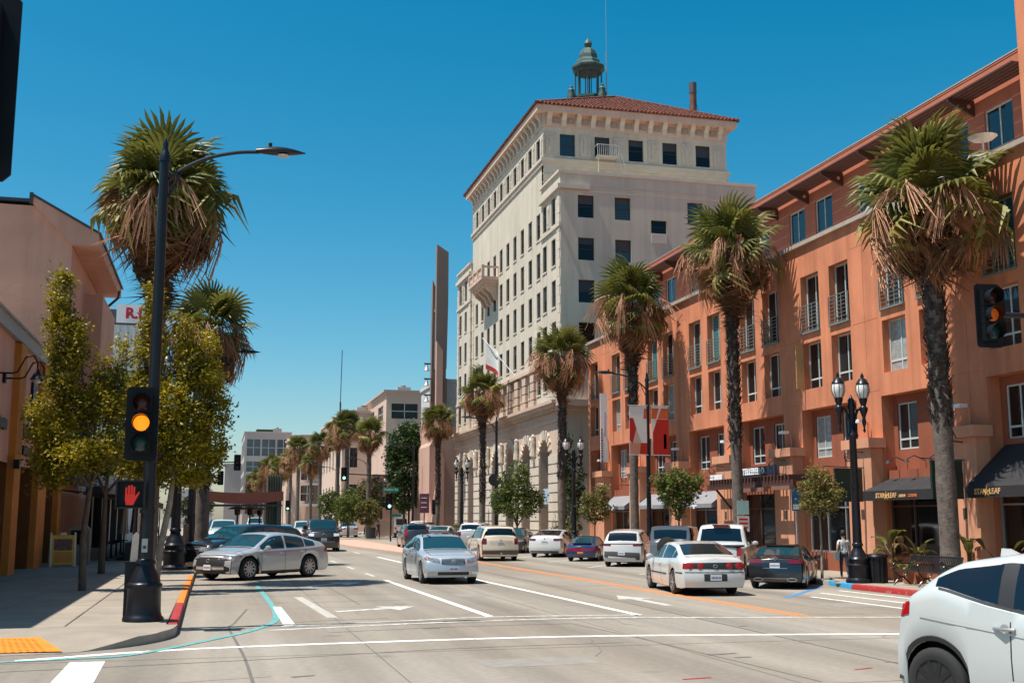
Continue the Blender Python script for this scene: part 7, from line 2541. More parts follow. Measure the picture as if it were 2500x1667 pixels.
    def end_patch(s, name, end, y0, y1, zl, zu, m, eps=0.008, both=False, parent=None, nu=8):
        """Patch on the front (end=1) or rear (end=-1) face: y0..y1, zl/zu = (at y0, at y1)."""
        out = None
        for sg in ((1, -1) if both else (1,)):
            def P(u, v):
                y = y0 + (y1 - y0) * u
                z = (zl[0] + (zl[1] - zl[0]) * u) * (1 - v) + (zu[0] + (zu[1] - zu[0]) * u) * v
                return (s.end_x(y, z, end) + end * eps, y * sg, z)
            out = MB().grid(P, nu, 3).build(name, m, parent or s.T, smooth=True)
        return out

    def wrap_light(s, name, end, y0, zl, zu, back, m, zl2=None, zu2=None):
        """Lamp that starts at y0 on the end face and wraps round the corner along the flank by «back» metres."""
        for sg in (1, -1):
            xe = s.x1 if end > 0 else s.x0
            n1 = 6
            hwz = s.side_y(xe, (zl + zu) / 2)
            b = MB()
            zl2_, zu2_ = (zl if zl2 is None else zl2), (zu if zu2 is None else zu2)

            def P(u, v):
                t = u * 2
                zz0 = zl + (zl2_ - zl) * u
                zz1 = zu + (zu2_ - zu) * u
                z = zz0 + (zz1 - zz0) * v
                if t <= 1:
                    y = y0 + (hwz - y0) * t
                    return (s.end_x(y, z, end) + end * .008, y * sg, z)
                x = xe - end * back * (t - 1)
                q = s.warp(x, 0, z)
                return (q[0] + end * .004, (s.side_y(x, z) + .007) * sg, z)
            b.grid(P, 12, 3).build(name, m, s.T, smooth=True)

    def plate(s, end, z, w=0.31, h=0.155, holder=None):
        x = s.end_x(0, z, end) + end * 0.012
        p = MB().box(min(x, x + end * .008), max(x, x + end * .008), -w / 2, w / 2, z - h / 2, z + h / 2).build('number_plate', M_plate, s.T)
        q = MB()
        xx = x + end * .0095
        r = random.Random(int(abs(s.T.location.y) * 10))
        for k in range(7):
            y = -w * .38 + w * .76 * k / 6
            q.box(xx - .001, xx + .001, y - .013, y + .010, z - h * .22, z + h * r.uniform(.12, .2))
        q.build('print', M_platem, p)

    def badge(s, end, z, r=0.05, m=None, txt=None):
        x = s.end_x(0, z, end) + end * .02
        o = MB().tube([(x, r * 1.35 * math.cos(2 * PI * k / 16), z + r * math.sin(2 * PI * k / 16)) for k in range(17)], 0.010, 5).build('badge', m or M_chrome, s.T)
        if txt:
            add_text(o, txt, r * 1.7, (x, 0, z), (end, 0), m or M_chrome, 0.006, 1, 0.004)

    def wheels(s, rim, spokes, ww):
        r = s.wr
        ty = MB().lathe([(r * .66, -ww / 2 + .01), (r * .78, -ww / 2), (r * .95, -ww / 2 + .012), (r, -ww * .32), (r, ww * .32), (r * .95, ww / 2 - .012), (r * .78, ww / 2), (r * .66, ww / 2 - .01)], 28,
                        M=Matrix.Rotation(R_(90), 4, 'X'))
        tm = ty.mesh('tyre', M_tyre, True, angle=50)
        rm = MB()
        for sg in (1, -1):
            Mx = Matrix.Rotation(R_(90) * sg, 4, 'X')
            rm.lathe([(r * .60, ww * .40), (r * .675, ww * .46), (r * .69, ww * .49), (r * .66, ww * .5), (r * .62, ww * .42)], 24, M=Mx)
            for k in range(spokes):
                a = 2 * PI * k / spokes
                Ms = Matrix.Rotation(-a, 4, 'Y')
                y = -ww * .42 * sg
                w0, w1 = r * .085, r * .06
                rm.add([(0.05, y - .01, -w0), (0.05, y + .01, -w0), (0.05, y + .01, w0), (0.05, y - .01, w0), (r * .65, y - .012 - .0 * sg, -w1), (r * .65, y + .012, -w1), (r * .65, y + .012, w1), (r * .65, y - .012, w1)],
                       [(0, 1, 5, 4), (1, 2, 6, 5), (2, 3, 7, 6), (3, 0, 4, 7)], 0, Ms)
            rm.lathe([(0.001, ww * .47), (r * .16, ww * .47), (r * .17, ww * .42)], 12, M=Mx)
        rmm = rm.mesh('rim', rim, True)
        dm = MB().lathe([(0.001, -ww * .3), (r * .66, -ww * .3), (r * .66, ww * .3), (0.001, ww * .3)], 16, M=Matrix.Rotation(R_(90), 4, 'X')).mesh('hub', M_under)
        for a in s.ax:
            for sg in (1, -1):
                w = inst('wheel', tm, s.T, (a, sg * (s.hw - ww / 2 - 0.025), r))
                inst('rim', rmm, w)
                inst('hub', dm, w)


def hd(vx, vy):
    return math.atan2(vy, vx)


H = Car
# --- silver sedan turning out on the left
c = H('sedan', 'silver four door sedan nosing towards the left kerb in front of the black van', 'car', (1.6, 40.1), hd(-.745, -.667), 'fastback', 4.55, 1.86, 1.45, P_silver, 2.62, 0.88, 0.345, 1.05)
c.end_patch('grille', 1, -0.62, 0.62, (.44, .44), (.70, .70), M_trim)
c.end_patch('lower_intake', 1, -0.66, 0.66, (.22, .22), (.33, .33), M_trim)
c.end_patch('bumper_vent', 1, 0.62, 0.80, (.26, .30), (.46, .40), M_trim, both=True)
c.wrap_light('headlight', 1, 0.52, 0.655, 0.745, 0.40, M_head, 0.72, 0.76)
c.end_patch('headlight_mask', 1, 0.48, 0.80, (.60, .64), (.66, .655), M_trim, 0.009, both=True)
c.wrap_light('tail_light', -1, 0.45, 0.80, 0.93, 0.25, M_tail)
c.plate(1, 0.40)
c.badge(1, 0.60, 0.045)
c.side_patch('sill_trim', -1.0, 1.1, lambda x: c.zb(x) + .0, lambda x: c.zb(x) + .07, M_trim, 1, .006)
c.side_patch('sill_trim', -1.0, 1.1, lambda x: c.zb(x) + .0, lambda x: c.zb(x) + .07, M_trim, -1, .006)
# --- black van behind it
c = H('people_carrier', 'black people carrier with a blue reflecting windscreen behind the silver sedan', 'car', (1.1, 45.9), hd(-.80, -.60), 'crossover', 5.1, 1.98, 1.76, P_black, 3.0, 0.95, 0.36, 1.0, tw=0.78)
c.end_patch('grille', 1, -0.6, 0.6, (.5, .5), (.8, .8), M_trim)
c.wrap_light('headlight', 1, 0.55, 0.78, 0.92, 0.35, M_head)
c.badge(1, 0.86, 0.05)
c.end_patch('chrome_strip', 1, -0.7, 0.7, (.84, .86), (.88, .89), M_chrome, 0.011)
# --- silver saloon coming towards us
c = H('sedan', 'ice silver sedan with a roof rack driving towards the camera', 'car', (6.98, 36.75), hd(0.02, -1), 'sedan', 4.5, 1.775, 1.48, P_sblue, 2.65, 0.90, 0.325, 1.0, sill=.19, spokes=7)
c.end_patch('grille', 1, -0.36, 0.36, (.60, .60), (.76, .76), M_trim, 0.006)
for k in range(4):
    c.end_patch('grille_bar', 1, -0.37 + .02 * k, 0.37 - .02 * k, (.735 - .038 * k,) * 2, (.752 - .038 * k,) * 2, M_chrome, 0.016)
c.badge(1, 0.675, 0.052, None, 'H')
c.wrap_light('headlight', 1, 0.42, 0.64, 0.76, 0.26, M_head, 0.76, 0.84)
c.wrap_light('indicator', 1, 0.72, 0.70, 0.79, 0.20, M_ambl, 0.79, 0.83)
c.end_patch('lower_intake', 1, -0.48, 0.48, (.275, .275), (.37, .37), M_trim)
c.end_patch('fog_lamp', 1, 0.56, 0.78, (.28, .31), (.37, .36), M_chrome, both=True)
c.end_patch('lip', 1, -0.74, 0.74, (.215, .235), (.235, .255), P_sblue, 0.02)
c.plate(1, 0.46)
for xx in (-0.55, 0.35):
    z = c.top(xx)
    MB().tube([(xx, -.60, z - .03), (xx, -.58, z + .09), (xx, .58, z + .09), (xx, .60, z - .03)], 0.022, 6).build('roof_bar', M_trim, c.T)
MB().box(-.7, .5, -.50, -.44, c.top(0) + .10, c.top(0) + .14).build('bike_tray', M_trim, c.T)
sw = MB().tube([(0.62, 0.38 + .17 * math.cos(2 * PI * k / 14), 0.98 + .15 * math.sin(2 * PI * k / 14)) for k in range(15)], .014, 5).build('steering_wheel', M_dark, c.T)
# --- cream SUV going away
c = H('estate_suv', 'cream white SUV with a black rear window driving away in the middle lane', 'car', (13.05, 54.9), hd(0.05, 1), 'suv', 4.72, 1.92, 1.70, P_cream, 2.82, 0.92, 0.365, 0.97, glass=G_tint)
c.wrap_light('tail_light', -1, 0.68, 0.80, 1.08, 0.14, M_taild)
c.end_patch('chrome_panel', -1, -0.55, 0.55, (.72, .72), (.95, .95), mat('cream_plastic', (0.60, .52, .40), .35), 0.010)
c.plate(-1, 0.84)
c.end_patch('bumper', -1, -0.86, 0.86, (.30, .34), (.52, .52), mat('brown_plastic', (.115, .085, .07), .6), 0.012)
c.badge(-1, 1.02, 0.04, M_chrome)
MB().cbox((-2.42, 0, .37), (.1, .07, .07)).build('tow_hitch', M_chrome, c.T)
# --- white sedan in the right lane, seen from behind
c = H('sedan', 'white sedan with a black tail panel and four round red lights', 'car', (12.75, 29.95), hd(0.135, 1), 'sedan', 5.05, 1.86, 1.45, P_white, 2.81, 1.0, 0.33, 0.94, glass=G_win, tw=0.72, spokes=6)
c.end_patch('tail_panel', -1, -0.80, 0.80, (.70, .74), (.905, .89), M_trim, 0.008)
for y in (0.40, 0.66):
    for sg in (1, -1):
        x = c.end_x(y, .80, -1)
        MB().lathe([(0.001, .02), (0.07, .018), (0.095, .0)], 16, M=Matrix.Translation((x - .010, y * sg, .80)) @ Matrix.Rotation(R_(-90), 4, 'Y')).build('tail_light', M_tail, c.T, smooth=True)
c.wrap_light('side_light', -1, 0.74, .73, .88, .10, M_tail)
c.badge(-1, .80, .04)
c.end_patch('plate_recess', -1, -0.32, 0.32, (.40, .40), (.60, .60), M_trim, 0.008)
c.plate(-1, 0.50)
c.end_patch('bumper_strip', -1, -0.82, 0.82, (.615, .62), (.64, .645), M_trim, 0.012)
for sg in (1, -1):
    c.side_patch('rub_strip', -1.2, 1.4, lambda x: .52, lambda x: .555, M_trim, sg, .012)
    c.side_patch('rear_bumper_strip', -2.3, -1.75, lambda x: .60, lambda x: .63, M_trim, sg, .010, nu=4)
MB().box(-1.9, -1.86, -.12, .12, 1.055, 1.075).build('brake_light', M_tail, c.T)
# --- diagonal parking on the right
PK = 'cars parked diagonally along the right kerb'


def diag(name, label, y, typ, L, W, Hh, paint, sc, x=16.3, ang=60, **k):
    a = R_(ang)
    cx, cyy = x + math.cos(a) * L * sc / 2, y + math.sin(a) * L * sc / 2
    return H(name, label, 'car', (cx, cyy), a, typ, L, W, Hh, paint, k.pop('wb', L * .585), k.pop('fo', L * .19), k.pop('wr', .335), sc, PK, **k)


c = diag('sedan', 'glossy black sedan with twin oval exhausts by the blue kerb', 29.9, 'sedan', 4.6, 1.81, 1.36, P_black, .89, 15.25, 55, wr=.34, spokes=14)
c.wrap_light('tail_light', -1, 0.42, 0.80, 0.93, 0.22, M_taild)
c.plate(-1, 0.74)
c.badge(-1, 0.95, 0.045)
for y in (.52, -.52):
    x = c.end_x(y, .30, -1) - .02
    MB().tube([(x, y + .15 * math.cos(2 * PI * k / 14), .30 + .05 * math.sin(2 * PI * k / 14)) for k in range(15)], .014, 5).build('exhaust', M_chrome, c.T)
c.end_patch('chrome_strip', -1, -.60, .60, (.33, .33), (.345, .345), M_chrome, .012)
c.end_patch('boot_strip', -1, -.38, .38, (.645, .645), (.66, .66), M_chrome, .012)
MB().box(-1.0, .4, -.45, .45, c.top(0) - .03, c.top(0) + .006).build('sunroof', mat('rust_reflect', (.03, .01, .008), .1), c.T)  # rusty reflection put into the panel colour
c = diag('pickup_truck', 'tall white pickup truck with red tail lamps parked beside the black sedan', 35.1, 'pickup', 5.5, 2.0, 1.92, P_white, .93, 15.75, 58, wr=.42, wb=3.45, fo=.98, glass=G_tint, sill=.42, bulge=(.14, .04), tw=.78, wheel_w=.27)
c.end_patch('tail_light', -1, 0.80, 0.965, (.82, .82), (1.10, 1.10), M_tail, .010, both=True)
c.end_patch('bumper', -1, -.95, .95, (.50, .50), (.66, .66), M_chrome, .09)
c.end_patch('tailgate_gap', -1, .785, .797, (.68, .68), (1.12, 1.12), M_seam, .006, both=True)
c.end_patch('handle', -1, -.10, .10, (.98, .98), (1.05, 1.05), M_trim, .012)
MB().box(c.g[0] - .02, c.g[0] + .28, -.30, .30, 1.845, 1.89).build('brake_light', M_tail, c.T)
MB().box(-2.70, -.74, -.86, .86, 1.14, 1.165).build('bed', M_trim, c.T)
c = diag('off_roader', 'grey boxy off roader with a spare wheel hidden behind the white pickup', 40.2, 'boxy', 4.5, 1.87, 1.86, P_mgrey, .92, 16.3, 60, wr=.40, glass=G_tint, tw=.86, bulge=(.08, .03))
MB().lathe([(.1, 0), (.38, 0), (.40, .05), (.40, .2), (.36, .22), (.1, .22)], 20, M=Matrix.Translation((-2.22, .1, 1.0)) @ Matrix.Rotation(R_(-90), 4, 'Y')).build('spare_wheel', M_tyre, c.T, smooth=True)
c = diag('crossover', 'white crossover with a black rear diffuser parked behind the white sedan', 45.2, 'crossover', 4.5, 1.86, 1.66, P_white, .92, 16.2, 60, wr=.36, glass=G_tint, bulge=(.16, .14))
c.wrap_light('tail_light', -1, 0.50, .93, 1.03, .30, M_taild)
c.end_patch('tail_strip', -1, -.52, .52, (1.0, 1.0), (1.03, 1.03), M_taild, .010)
c.end_patch('bumper', -1, -.80, .80, (.30, .42), (.62, .70), mat('grey_plastic', (.06, .06, .065), .5), .012)
c.end_patch('chrome_strip', -1, -.62, .62, (.30, .40), (.40, .47), P_white, .02)
c.plate(-1, .60)
c = diag('coupe', 'dark blue sports coupe with a red reflector band across its tail', 51.4, 'coupe', 4.3, 1.68, 1.31, P_navy, .88, 16.4, 60, wr=.325, spokes=5, bulge=(.2, .2))
c.end_patch('tail_light', -1, -.70, .70, (.56, .56), (.67, .66), M_tail, .010)
c.wrap_light('tail_light', -1, .60, .56, .67, .16, M_tail)
c.end_patch('number_plate', -1, -.16, .16, (.40, .40), (.50, .50), mat('orange_plate', (.55, .16, .02), .5), .014)
MB().box(-1.75, -1.45, -.5, .5, .92, .955).build('spoiler', P_navy, c.T)
c = diag('sedan', 'white electric sedan with dark tail lamps parked left of the blue coupe', 57.3, 'fastback', 4.7, 1.85, 1.44, P_white, .98, 16.35, 60, wr=.345, glass=G_tint)
c.wrap_light('tail_light', -1, .48, .86, .97, .26, M_taild)
c.plate(-1, .80)
c.end_patch('bumper', -1, -.75, .75, (.24, .27), (.33, .33), M_trim, .012)
c.badge(-1, .96, .02)
c = H('sedan', 'dark brown sedan parked nose out left of the white electric sedan', 'car', (17.2, 66.4), R_(-115), 'sedan', 4.7, 1.82, 1.44, P_brown, 2.75, .9, .335, 1.0, PK)
c.wrap_light('headlight', 1, .45, .66, .78, .3, M_head)
c.end_patch('grille', 1, -.4, .4, (.5, .5), (.7, .7), M_trim)
c = diag('suv', 'silver grey SUV parked beyond the cream SUV', 75.5, 'suv', 4.7, 1.9, 1.72, P_silver, 1.0, 16.4, 62, glass=G_tint)
c.wrap_light('tail_light', -1, .62, .85, 1.1, .2, M_taild)
c = diag('sedan', 'white sedan with red lights parked in the distance behind the roof rack', 86.5, 'sedan', 4.7, 1.82, 1.44, P_white, 1.0, 16.2, 65)
c.wrap_light('tail_light', -1, .45, .78, .93, .25, M_tail)
c = diag('hatchback', 'silver hatchback parked in the distance beyond the white sedan', 93, 'crossover', 4.3, 1.8, 1.5, P_silver, 1.0, 16.2, 65)
c.wrap_light('tail_light', -1, .5, .85, 1.02, .25, M_tail)
c = diag('suv', 'dark SUV parked before the white distant SUV', 99, 'suv', 4.7, 1.9, 1.7, P_dgrey, 1.0, 17.0, 65)
c.wrap_light('tail_light', -1, .6, .85, 1.1, .2, M_tail)
c = diag('suv', 'white SUV with a black rear window in the distance before the post van', 106, 'suv', 4.9, 1.95, 1.8, P_white, 1.0, 18.2, 75, glass=G_tint)
c.wrap_light('tail_light', -1, .65, .85, 1.2, .12, M_taild)
# --- cars going away
c = H('suv', 'dark grey small SUV with red corner lamps driving away ahead of the cream SUV', 'car', (13.35, 80.0), hd(0.03, 1), 'suv', 4.5, 1.82, 1.66, P_dgrey, 2.62, .9, .35, 1.0, glass=G_tint)
c.wrap_light('tail_light', -1, .66, .82, 1.28, .14, M_tail)
c.plate(-1, .72)
c = H('sedan', 'far silver sedan driving away left of the distant junction', 'car', (14.1, 127), hd(0.05, 1), 'sedan', 4.8, 1.82, 1.5, P_silver, 2.75, .95, .335, 1.05)
c.wrap_light('tail_light', -1, .42, .8, .95, .25, M_tail)
c.plate(-1, .55)
# post van
pv = thing('post_van', 'boxy white post van parked at the far junction', 'van', (19.1, 120.5, 0), R_(80))
MB().prism([(-1.95, .45), (1.95, .45), (1.95, 1.05), (1.15, 1.2), (.95, 2.1), (.8, 2.2), (-1.95, 2.2)], -.92, .92, 'y').build('body', P_white, pv)
MB().box(-1.97, -1.955, -.7, .7, 1.35, 1.95).build('rear_window', G_dark, pv)
MB().box(-.1, .7, .922, .93, 1.25, 1.95).box(-1.2, -.5, .922, .93, 1.4, 1.9).build('side_window', G_dark, pv)
for y in (.75, -.75):
    MB().box(-1.975, -1.952, y - .08, y + .08, .9, 1.1).build('tail_light', M_tail, pv)
MB().box(-2.02, -1.94, -.92, .92, .42, .55).build('bumper', M_trim, pv)
tyr = MB().lathe([(.1, -.09), (.3, -.09), (.33, -.05), (.33, .05), (.3, .09), (.1, .09)], 18, M=Matrix.Rotation(R_(90), 4, 'X')).mesh('wheel', M_tyre)
for x in (-1.2, 1.25):
    for y in (-.82, .82):
        inst('wheel', tyr, pv, (x, y, .33))
# --- oncoming queue
c = H('off_road_suv', 'black boxy SUV with twin bright headlamps facing the camera beside the black carrier', 'car', (6.45, 72.9), hd(-.03, -1), 'boxy', 4.8, 1.92, 1.82, P_black, 2.79, .9, .39, 1.06, tw=.80, bulge=(.14, .05))
c.end_patch('headlight', 1, .55, .86, (.86, .88), (1.03, 1.02), mat('clear_headlight', (.62, .63, .62), .15, coat=1.0), .012, both=True)
c.end_patch('grille', 1, -.48, .48, (.80, .80), (1.04, 1.04), M_trim, .012)
c.end_patch('bumper', 1, -.62, .62, (.50, .50), (.60, .60), mat('grey_bumper', (.16, .16, .16), .5), .03)
c.badge(1, .95, .06)
c.plate(1, .68)
for lab, x, y, typ, p, LL, WW, HH in (('blue grey hatchback queueing behind the black boxy SUV', 4.6, 84, 'crossover', P_sblue, 4.3, 1.8, 1.5),
                                   ('white sedan in the distant oncoming queue', 5.2, 96, 'sedan', P_white, 4.7, 1.82, 1.45),
                                   ('white SUV in the distant oncoming queue', 7.0, 95, 'suv', P_white, 4.7, 1.9, 1.72),
                                   ('dark SUV right of the white SUV in the oncoming queue', 8.7, 104, 'suv', P_dgrey, 4.8, 1.95, 1.85),
                                   ('black sedan far back in the oncoming queue', 6.0, 116, 'sedan', P_black, 4.7, 1.82, 1.45),
                                   ('white van farthest back in the oncoming queue', 4.2, 128, 'boxy', P_white, 4.7, 1.9, 2.0)):
    c = H('oncoming_car', lab, 'car', (x, y), hd(-.02, -1), typ, LL, WW, HH, p, LL * .58, LL * .2, .34, 1.05, 'queue of oncoming cars')
    c.end_patch('headlight', 1, .48, .78, (.66, .68), (.80, .80), M_head, .01, both=True)
    c.end_patch('grille', 1, -.42, .42, (.5, .5), (.74, .74), M_trim, .01)
    c.plate(1, .42)
for lab, x, y, typ, p in (('white SUV parked beyond the parklet posts', 0.6, 84, 'suv', P_white), ('blue car parked farther behind the parklet', 0.4, 92, 'suv', P_navy), ('silver car parked at the left kerb beyond the slats', 1.2, 101, 'sedan', P_silver)):
    c = H('parked_car', lab, 'car', (x, y), hd(-.02, -1), typ, 4.7, 1.88, 1.75 if typ == 'suv' else 1.45, p, 2.75, .92, .35, 1.1, 'cars parked at the left kerb')
    c.wrap_light('headlight', 1, .45, .70, .84, .3, M_head)
    c.end_patch('grille', 1, -.4, .4, (.5, .5), (.74, .74), M_trim, .01)
# --- near white crossover at the right edge
hh = hd(.303, -.955)
c = H('crossover', 'near white crossover with tinted windows cut off by the right edge', 'car', (8.19, 9.20), hh, 'near', 4.10, 1.78, 1.64, car_paint('pearl_white', (0.46, 0.49, 0.48)), 2.61, .86, .345, 1.0, glass=G_tint, bulge=(.2, .15), rim=M_rimd, spokes=10, sill=.22)
c.wrap_light('tail_light', -1, .45, .93, 1.06, .20, M_tail, 1.0, 1.13)
for sg in (1, -1):
    c.side_patch('flank_crease', -1.55, .6, lambda x: .98 - .10 * (x + 1.55), lambda x: 1.0 - .10 * (x + 1.55), c.paint, sg, .007, nu=16, nv=2)
    y = c.side_y(-.59, .93)
    MB().tube([(-.70, (y + .01) * sg, .93), (-.6, (y + .045) * sg, .935), (-.48, (y + .012) * sg, .935)], .018, 6).lathe([(.001, 0), (.05, .002), (.001, .004)], 10, M=Matrix.Translation((-.59, (y + .004) * sg, .93)) @ Matrix.Rotation(R_(90), 4, 'X')).build('front_door_handle', M_chrome, c.T, smooth=True)
    c.side_patch('pillar_trim', -.71, -.48, lambda x: c.sec(x)[5][1] + .02, lambda x: c.sec(x)[8][1] - .03, M_trim, sg, .0055)
for sg in (1, -1):
    c.side_patch('sill_cladding', -1.0, 1.0, lambda x: c.zb(x), lambda x: c.zb(x) + .09, M_trim, sg, .008)
    for a in c.ax:
        b = MB()
        n = 20
        b.grid(lambda u, v: (a - (c.ra + .0 + .05 * v) * math.cos(PI * u), (c.side_y(a - c.ra * math.cos(PI * u), c.wr + (c.ra + .05 * v) * math.sin(PI * u)) + .010) * sg, c.wr + (c.ra + .05 * v) * math.sin(PI * u)), n, 2)
        b.build('arch_trim', mat('dark_plastic', (.03, .03, .03), .5), c.T, smooth=True)
    c.side_patch('lower_crease', -.6, 1.0, lambda x: .44, lambda x: .47, c.paint, sg, .008, nu=12, nv=2)
    c.side_patch('window_trim', -1.33, .85, lambda x: c.sec(x)[5][1] - .005, lambda x: c.sec(x)[5][1] + .018, M_trim, sg, .009, nu=16, nv=1)
    c.end_patch('bumper_reflector', -1, .55, .70, (.42, .42), (.46, .46), M_tail, .01, both=True)
xx = -1.05
MB().prism([(xx - .14, c.top(xx) - .02), (xx + .12, c.top(xx) - .0), (xx - .05, c.top(xx) + .075), (xx - .12, c.top(xx) + .08)], -.03, .03, 'y').build('antenna_fin', P_white, c.T)
for sg in (1, -1):
    MB().tube([(-1.3, .58 * sg, c.top(-1.3) - .015), (-.2, .63 * sg, c.top(-.2) - .02), (.3, .62 * sg, c.top(.3) - .02)], .014, 5).build('roof_strip', M_trim, c.T)
# ------------------------------------------------------------------ people
M_skin = mat('skin', (0.42, 0.24, 0.16), 0.6, var=0.06)
M_skind = mat('dark_skin', (0.16, 0.085, 0.055), 0.6, var=0.06)
M_hair = mat('dark_hair', (0.015, 0.011, 0.009), 0.6)


def person(label, loc, rotz, h, pose, mats, skin=M_skin, hair=M_hair, group=None, long_hair=False):
    """One continuous body grown round a posed skeleton (facing -y); clothes are zones of that body, hair and bag are children."""
    t = thing('person', label, 'person', loc, rotz, group)
    s = h / 1.75
    J = dict(pelvis=(0, 0, .95), waist=(0, 0, 1.10), chest=(0, .01, 1.30), neck=(0, .01, 1.48), head0=(0, -.01, 1.57), head1=(0, -.02, 1.68),
             lsh=(.17, .01, 1.42), rsh=(-.17, .01, 1.42), lel=(.24, .04, 1.16), rel=(-.24, .04, 1.16), lwr=(.25, -.06, .94), rwr=(-.25, -.06, .94), lha=(.25, -.10, .86), rha=(-.25, -.10, .86),
             lhip=(.09, 0, .91), rhip=(-.09, 0, .91), lkn=(.10, -.02, .50), rkn=(-.10, -.02, .50), lan=(.10, .03, .09), ran=(-.10, .03, .09), lto=(.11, -.13, .035), rto=(-.11, -.13, .035))
    J.update(pose)
    names = list(J)
    E_ = [('pelvis', 'waist'), ('waist', 'chest'), ('chest', 'neck'), ('neck', 'head0'), ('head0', 'head1'), ('chest', 'lsh'), ('chest', 'rsh'), ('lsh', 'lel'), ('rsh', 'rel'), ('lel', 'lwr'), ('rel', 'rwr'), ('lwr', 'lha'), ('rwr', 'rha'),
          ('pelvis', 'lhip'), ('pelvis', 'rhip'), ('lhip', 'lkn'), ('rhip', 'rkn'), ('lkn', 'lan'), ('rkn', 'ran'), ('lan', 'lto'), ('ran', 'rto')]
    Rr = dict(pelvis=(.145, .11), waist=(.13, .10), chest=(.155, .11), neck=(.055, .055), head0=(.085, .10), head1=(.088, .105), lsh=(.065, .065), lel=(.043, .043), lwr=(.030, .030), lha=(.034, .02), lhip=(.095, .095), lkn=(.058, .06), lan=(.04, .042), lto=(.038, .03))
    me = bpy.data.meshes.new('skeleton')
    me.from_pydata([tuple(c * s for c in J[n]) for n in names], [(names.index(a), names.index(b)) for a, b in E_], [])
    o = bpy.data.objects.new('skeleton', me)
    COL.objects.link(o)
    md = o.modifiers.new('skin', 'SKIN')
    sd = me.skin_vertices[0].data
    for i, n in enumerate(names):
        k = n if n in Rr else ('l' + n[1:])
        sd[i].radius = (Rr[k][0] * s, Rr[k][1] * s)
        sd[i].use_root = (n == 'pelvis')
    sub = o.modifiers.new('sub', 'SUBSURF')
    sub.levels = 2
    bpy.context.view_layer.update()
    ev = o.evaluated_get(bpy.context.evaluated_depsgraph_get())
    m2 = bpy.data.meshes.new_from_object(ev)
    m2.name = 'body'
    bpy.data.objects.remove(o)
    m2.materials.clear()
    for m in [skin] + mats:
        m2.materials.append(m)
    segs = [(Vector(J[a]) * s, Vector(J[b]) * s, a, b) for a, b in E_]

    def near(p):
        best, bn = 9, None
        for a, b, na, nb_ in segs:
            d = b - a
            u = max(0, min(1, (p - a).dot(d) / d.length_squared))
            q = (a + d * u - p).length
            if q < best:
                best, bn = q, (na, nb_, u)
        return bn
    for f in m2.polygons:
        a, b, u = near(f.center)
        f.use_smooth = True
        if b in ('waist', 'chest') or (a == 'chest' and b in ('lsh', 'rsh')) or (a == 'chest' and b == 'neck' and u < .6) or (b in ('lel', 'rel') and u < .55):
            f.material_index = 1
        elif b in ('lhip', 'rhip', 'lkn', 'rkn') or (b in ('lan', 'ran') and u < .9) or a == 'pelvis':
            f.material_index = 2
        elif b in ('lto', 'rto') or b in ('lan', 'ran'):
            f.material_index = 3
        else:
            f.material_index = 0
    inst('body', m2, t)
    hc = Vector(J['head1']) * s
    hb = MB().lathe([(.03, .125), (.075, .105), (.105, .05), (.11, -.01), (.10, -.06), (.085, -.10 if not long_hair else -.28)], 14, (0, 0, 0), M=Matrix.Translation(hc + Vector((0, .028 * s, .015 * s))) @ Matrix.Diagonal((.98 * s, .98 * s, s, 1)))
    hb.build('hair', hair, t, smooth=True)
    fa = MB()
    for sx in (-1, 1):
        fa.lathe([(.001, .006), (.012, .003), (.014, 0)], 8, M=Matrix.Translation(hc + Vector((.034 * sx * s, -.100 * s, -.035 * s))) @ Matrix.Rotation(R_(90), 4, 'X'))
    fa.build('eyes', M_dark, t)
    MB().prism([(-.012, 0), (.012, 0), (0, .045)], -.03, .0, 'z', M=Matrix.Translation(hc + Vector((0, -.105 * s, -.05 * s)))).build('nose', skin, t)
    # four fingers and a thumb on each hand
    for sd_ in ('l', 'r'):
        ha, wr = Vector(J[sd_ + 'ha']) * s, Vector(J[sd_ + 'wr']) * s
        d = (ha - wr).normalized()
        side = d.cross(Vector((1, 0, 0)))
        side = side.normalized() if side.length > .1 else Vector((0, 1, 0))
        fg = MB()
        for k, l in enumerate((.062, .072, .068, .054)):
            b0 = ha + side * ((k - 1.5) * .017 * s)
            fg.tube([b0, b0 + d * l * .5 * s, b0 + d * l * .95 * s + Vector((-.008 if sd_ == 'l' else .008, 0, 0)) * s], [.009 * s, .008 * s, .006 * s], 5)
        b0 = wr.lerp(ha, .55) - side * .025 * s
        fg.tube([b0, b0 - side * .018 * s + d * .03 * s, b0 - side * .012 * s + d * .06 * s], [.010 * s, .009 * s, .007 * s], 5)
        fg.build('fingers', skin, t)
    return t


M_floral = mat('floral_white', (0.55, 0.55, 0.56), 0.8, var=0.75, scale=16)
M_dkcloth = mat('dark_cloth', (0.025, 0.03, 0.04), 0.85)
M_pinkc = mat('dusty_pink_top', (0.26, 0.13, 0.13), 0.8)
M_shirt = mat('white_shirt', (0.66, 0.66, 0.66), 0.8)
M_shoe = mat('shoe', (0.4, 0.25, 0.2), 0.7)
walk = dict(lkn=(.09, -.14, .52), lan=(.09, -.12, .10), lto=(.10, -.27, .05), rkn=(-.09, .06, .50), ran=(-.09, .28, .15), rto=(-.10, .17, .05), lel=(.24, .10, 1.17), lwr=(.25, .08, .95), lha=(.25, .06, .87), rel=(-.24, -.02, 1.17), rwr=(-.24, -.18, .98), rha=(-.24, -.24, .92))
w = person('woman in a white patterned top with a shoulder bag behind the right lamp post', (18.25, 31.3, 0.15), R_(160), 1.42, walk, [M_floral, M_dkcloth, M_shoe], group=None)
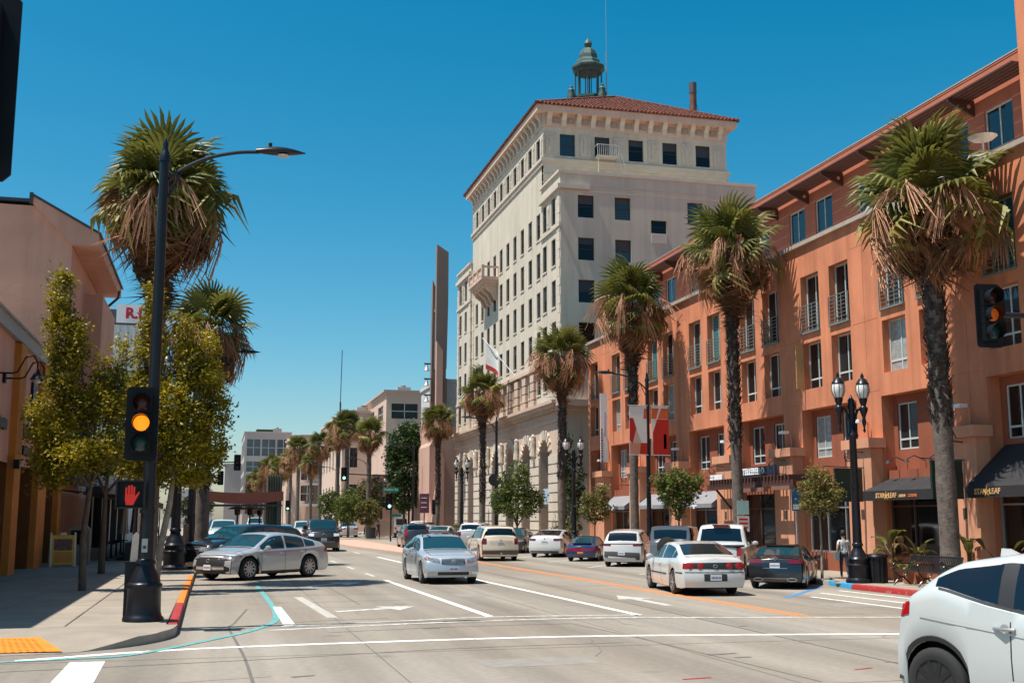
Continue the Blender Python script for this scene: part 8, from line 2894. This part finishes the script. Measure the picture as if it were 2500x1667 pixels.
MB().tube([(-.16, -.02, 1.18), (-.02, -.10, 1.0), (.16, -.02, .80), (.1, .09, 1.0), (-.16, .04, 1.18)], .012, 5).box(.15, .27, -.10, .10, .58, .82).build('shoulder_bag', mat('grey_bag', (.16, .18, .18), .7), w)
person('woman in a dusty pink sleeveless top behind the silver sedan', (3.9, 52.5, 0), R_(-75), 1.62, dict(lel=(.25, -.08, 1.2), lwr=(.12, -.22, 1.28), lha=(.05, -.26, 1.32)), [M_pinkc, M_dkcloth, M_dkcloth])
person('pedestrian in a white shirt walking on the shaded left terrace', (-3.0, 62.0, .15), R_(10), 1.75, walk, [M_shirt, M_dkcloth, M_dkcloth], M_skind)
person('pedestrian in dark clothes at the far right junction', (14.75, 108.0, .05), R_(30), 1.72, walk, [M_dkcloth, M_dkcloth, M_dkcloth], M_skind)
sit = dict(pelvis=(0, 0, .50), waist=(0, .01, .64), chest=(0, .02, .84), neck=(0, .0, 1.02), head0=(0, -.02, 1.11), head1=(0, -.03, 1.22), lsh=(.17, .02, .96), rsh=(-.17, .02, .96), lel=(.23, -.02, .70), rel=(-.23, -.02, .70),
           lwr=(.17, -.26, .66), rwr=(-.17, -.26, .66), lha=(.14, -.34, .67), rha=(-.14, -.34, .67), lhip=(.09, -.02, .48), rhip=(-.09, -.02, .48), lkn=(.10, -.44, .50), rkn=(-.10, -.44, .50), lan=(.10, -.42, .09), ran=(-.10, -.42, .09), lto=(.11, -.57, .035), rto=(-.11, -.57, .035))


def seat(label, loc, rz):
    t = thing('stool', label, 'stool', loc, rz)
    MB().lathe([(.20, .36), (.21, .40), (.20, .42)], 14).build('seat', M_dark, t)
    for k in range(4):
        a = PI / 4 + k * PI / 2
        MB().tube([(.13 * math.cos(a), .13 * math.sin(a), .37), (.18 * math.cos(a), .18 * math.sin(a), 0)], .015, 5).build('leg', M_dark, t)


person('diner in a pale top seated at the red parklet table', (1.15, 55.7, .17), R_(-90), 1.72, sit, [mat('grey_pink_top', (.36, .29, .28), .8), M_dkcloth, M_dkcloth], M_skind)
seat('dark stool under the seated diner in the parklet', (1.15, 55.7, .17), 0)
person('person in dark clothing seated by the last arch of the bank', (19.3, 61.0, .15), R_(-80), 1.6, sit, [mat('brown_jacket', (.09, .05, .04), .8), M_dkcloth, M_dkcloth], M_skind)
seat('dark stool by the last arch of the bank', (19.3, 61.0, .15), 0)
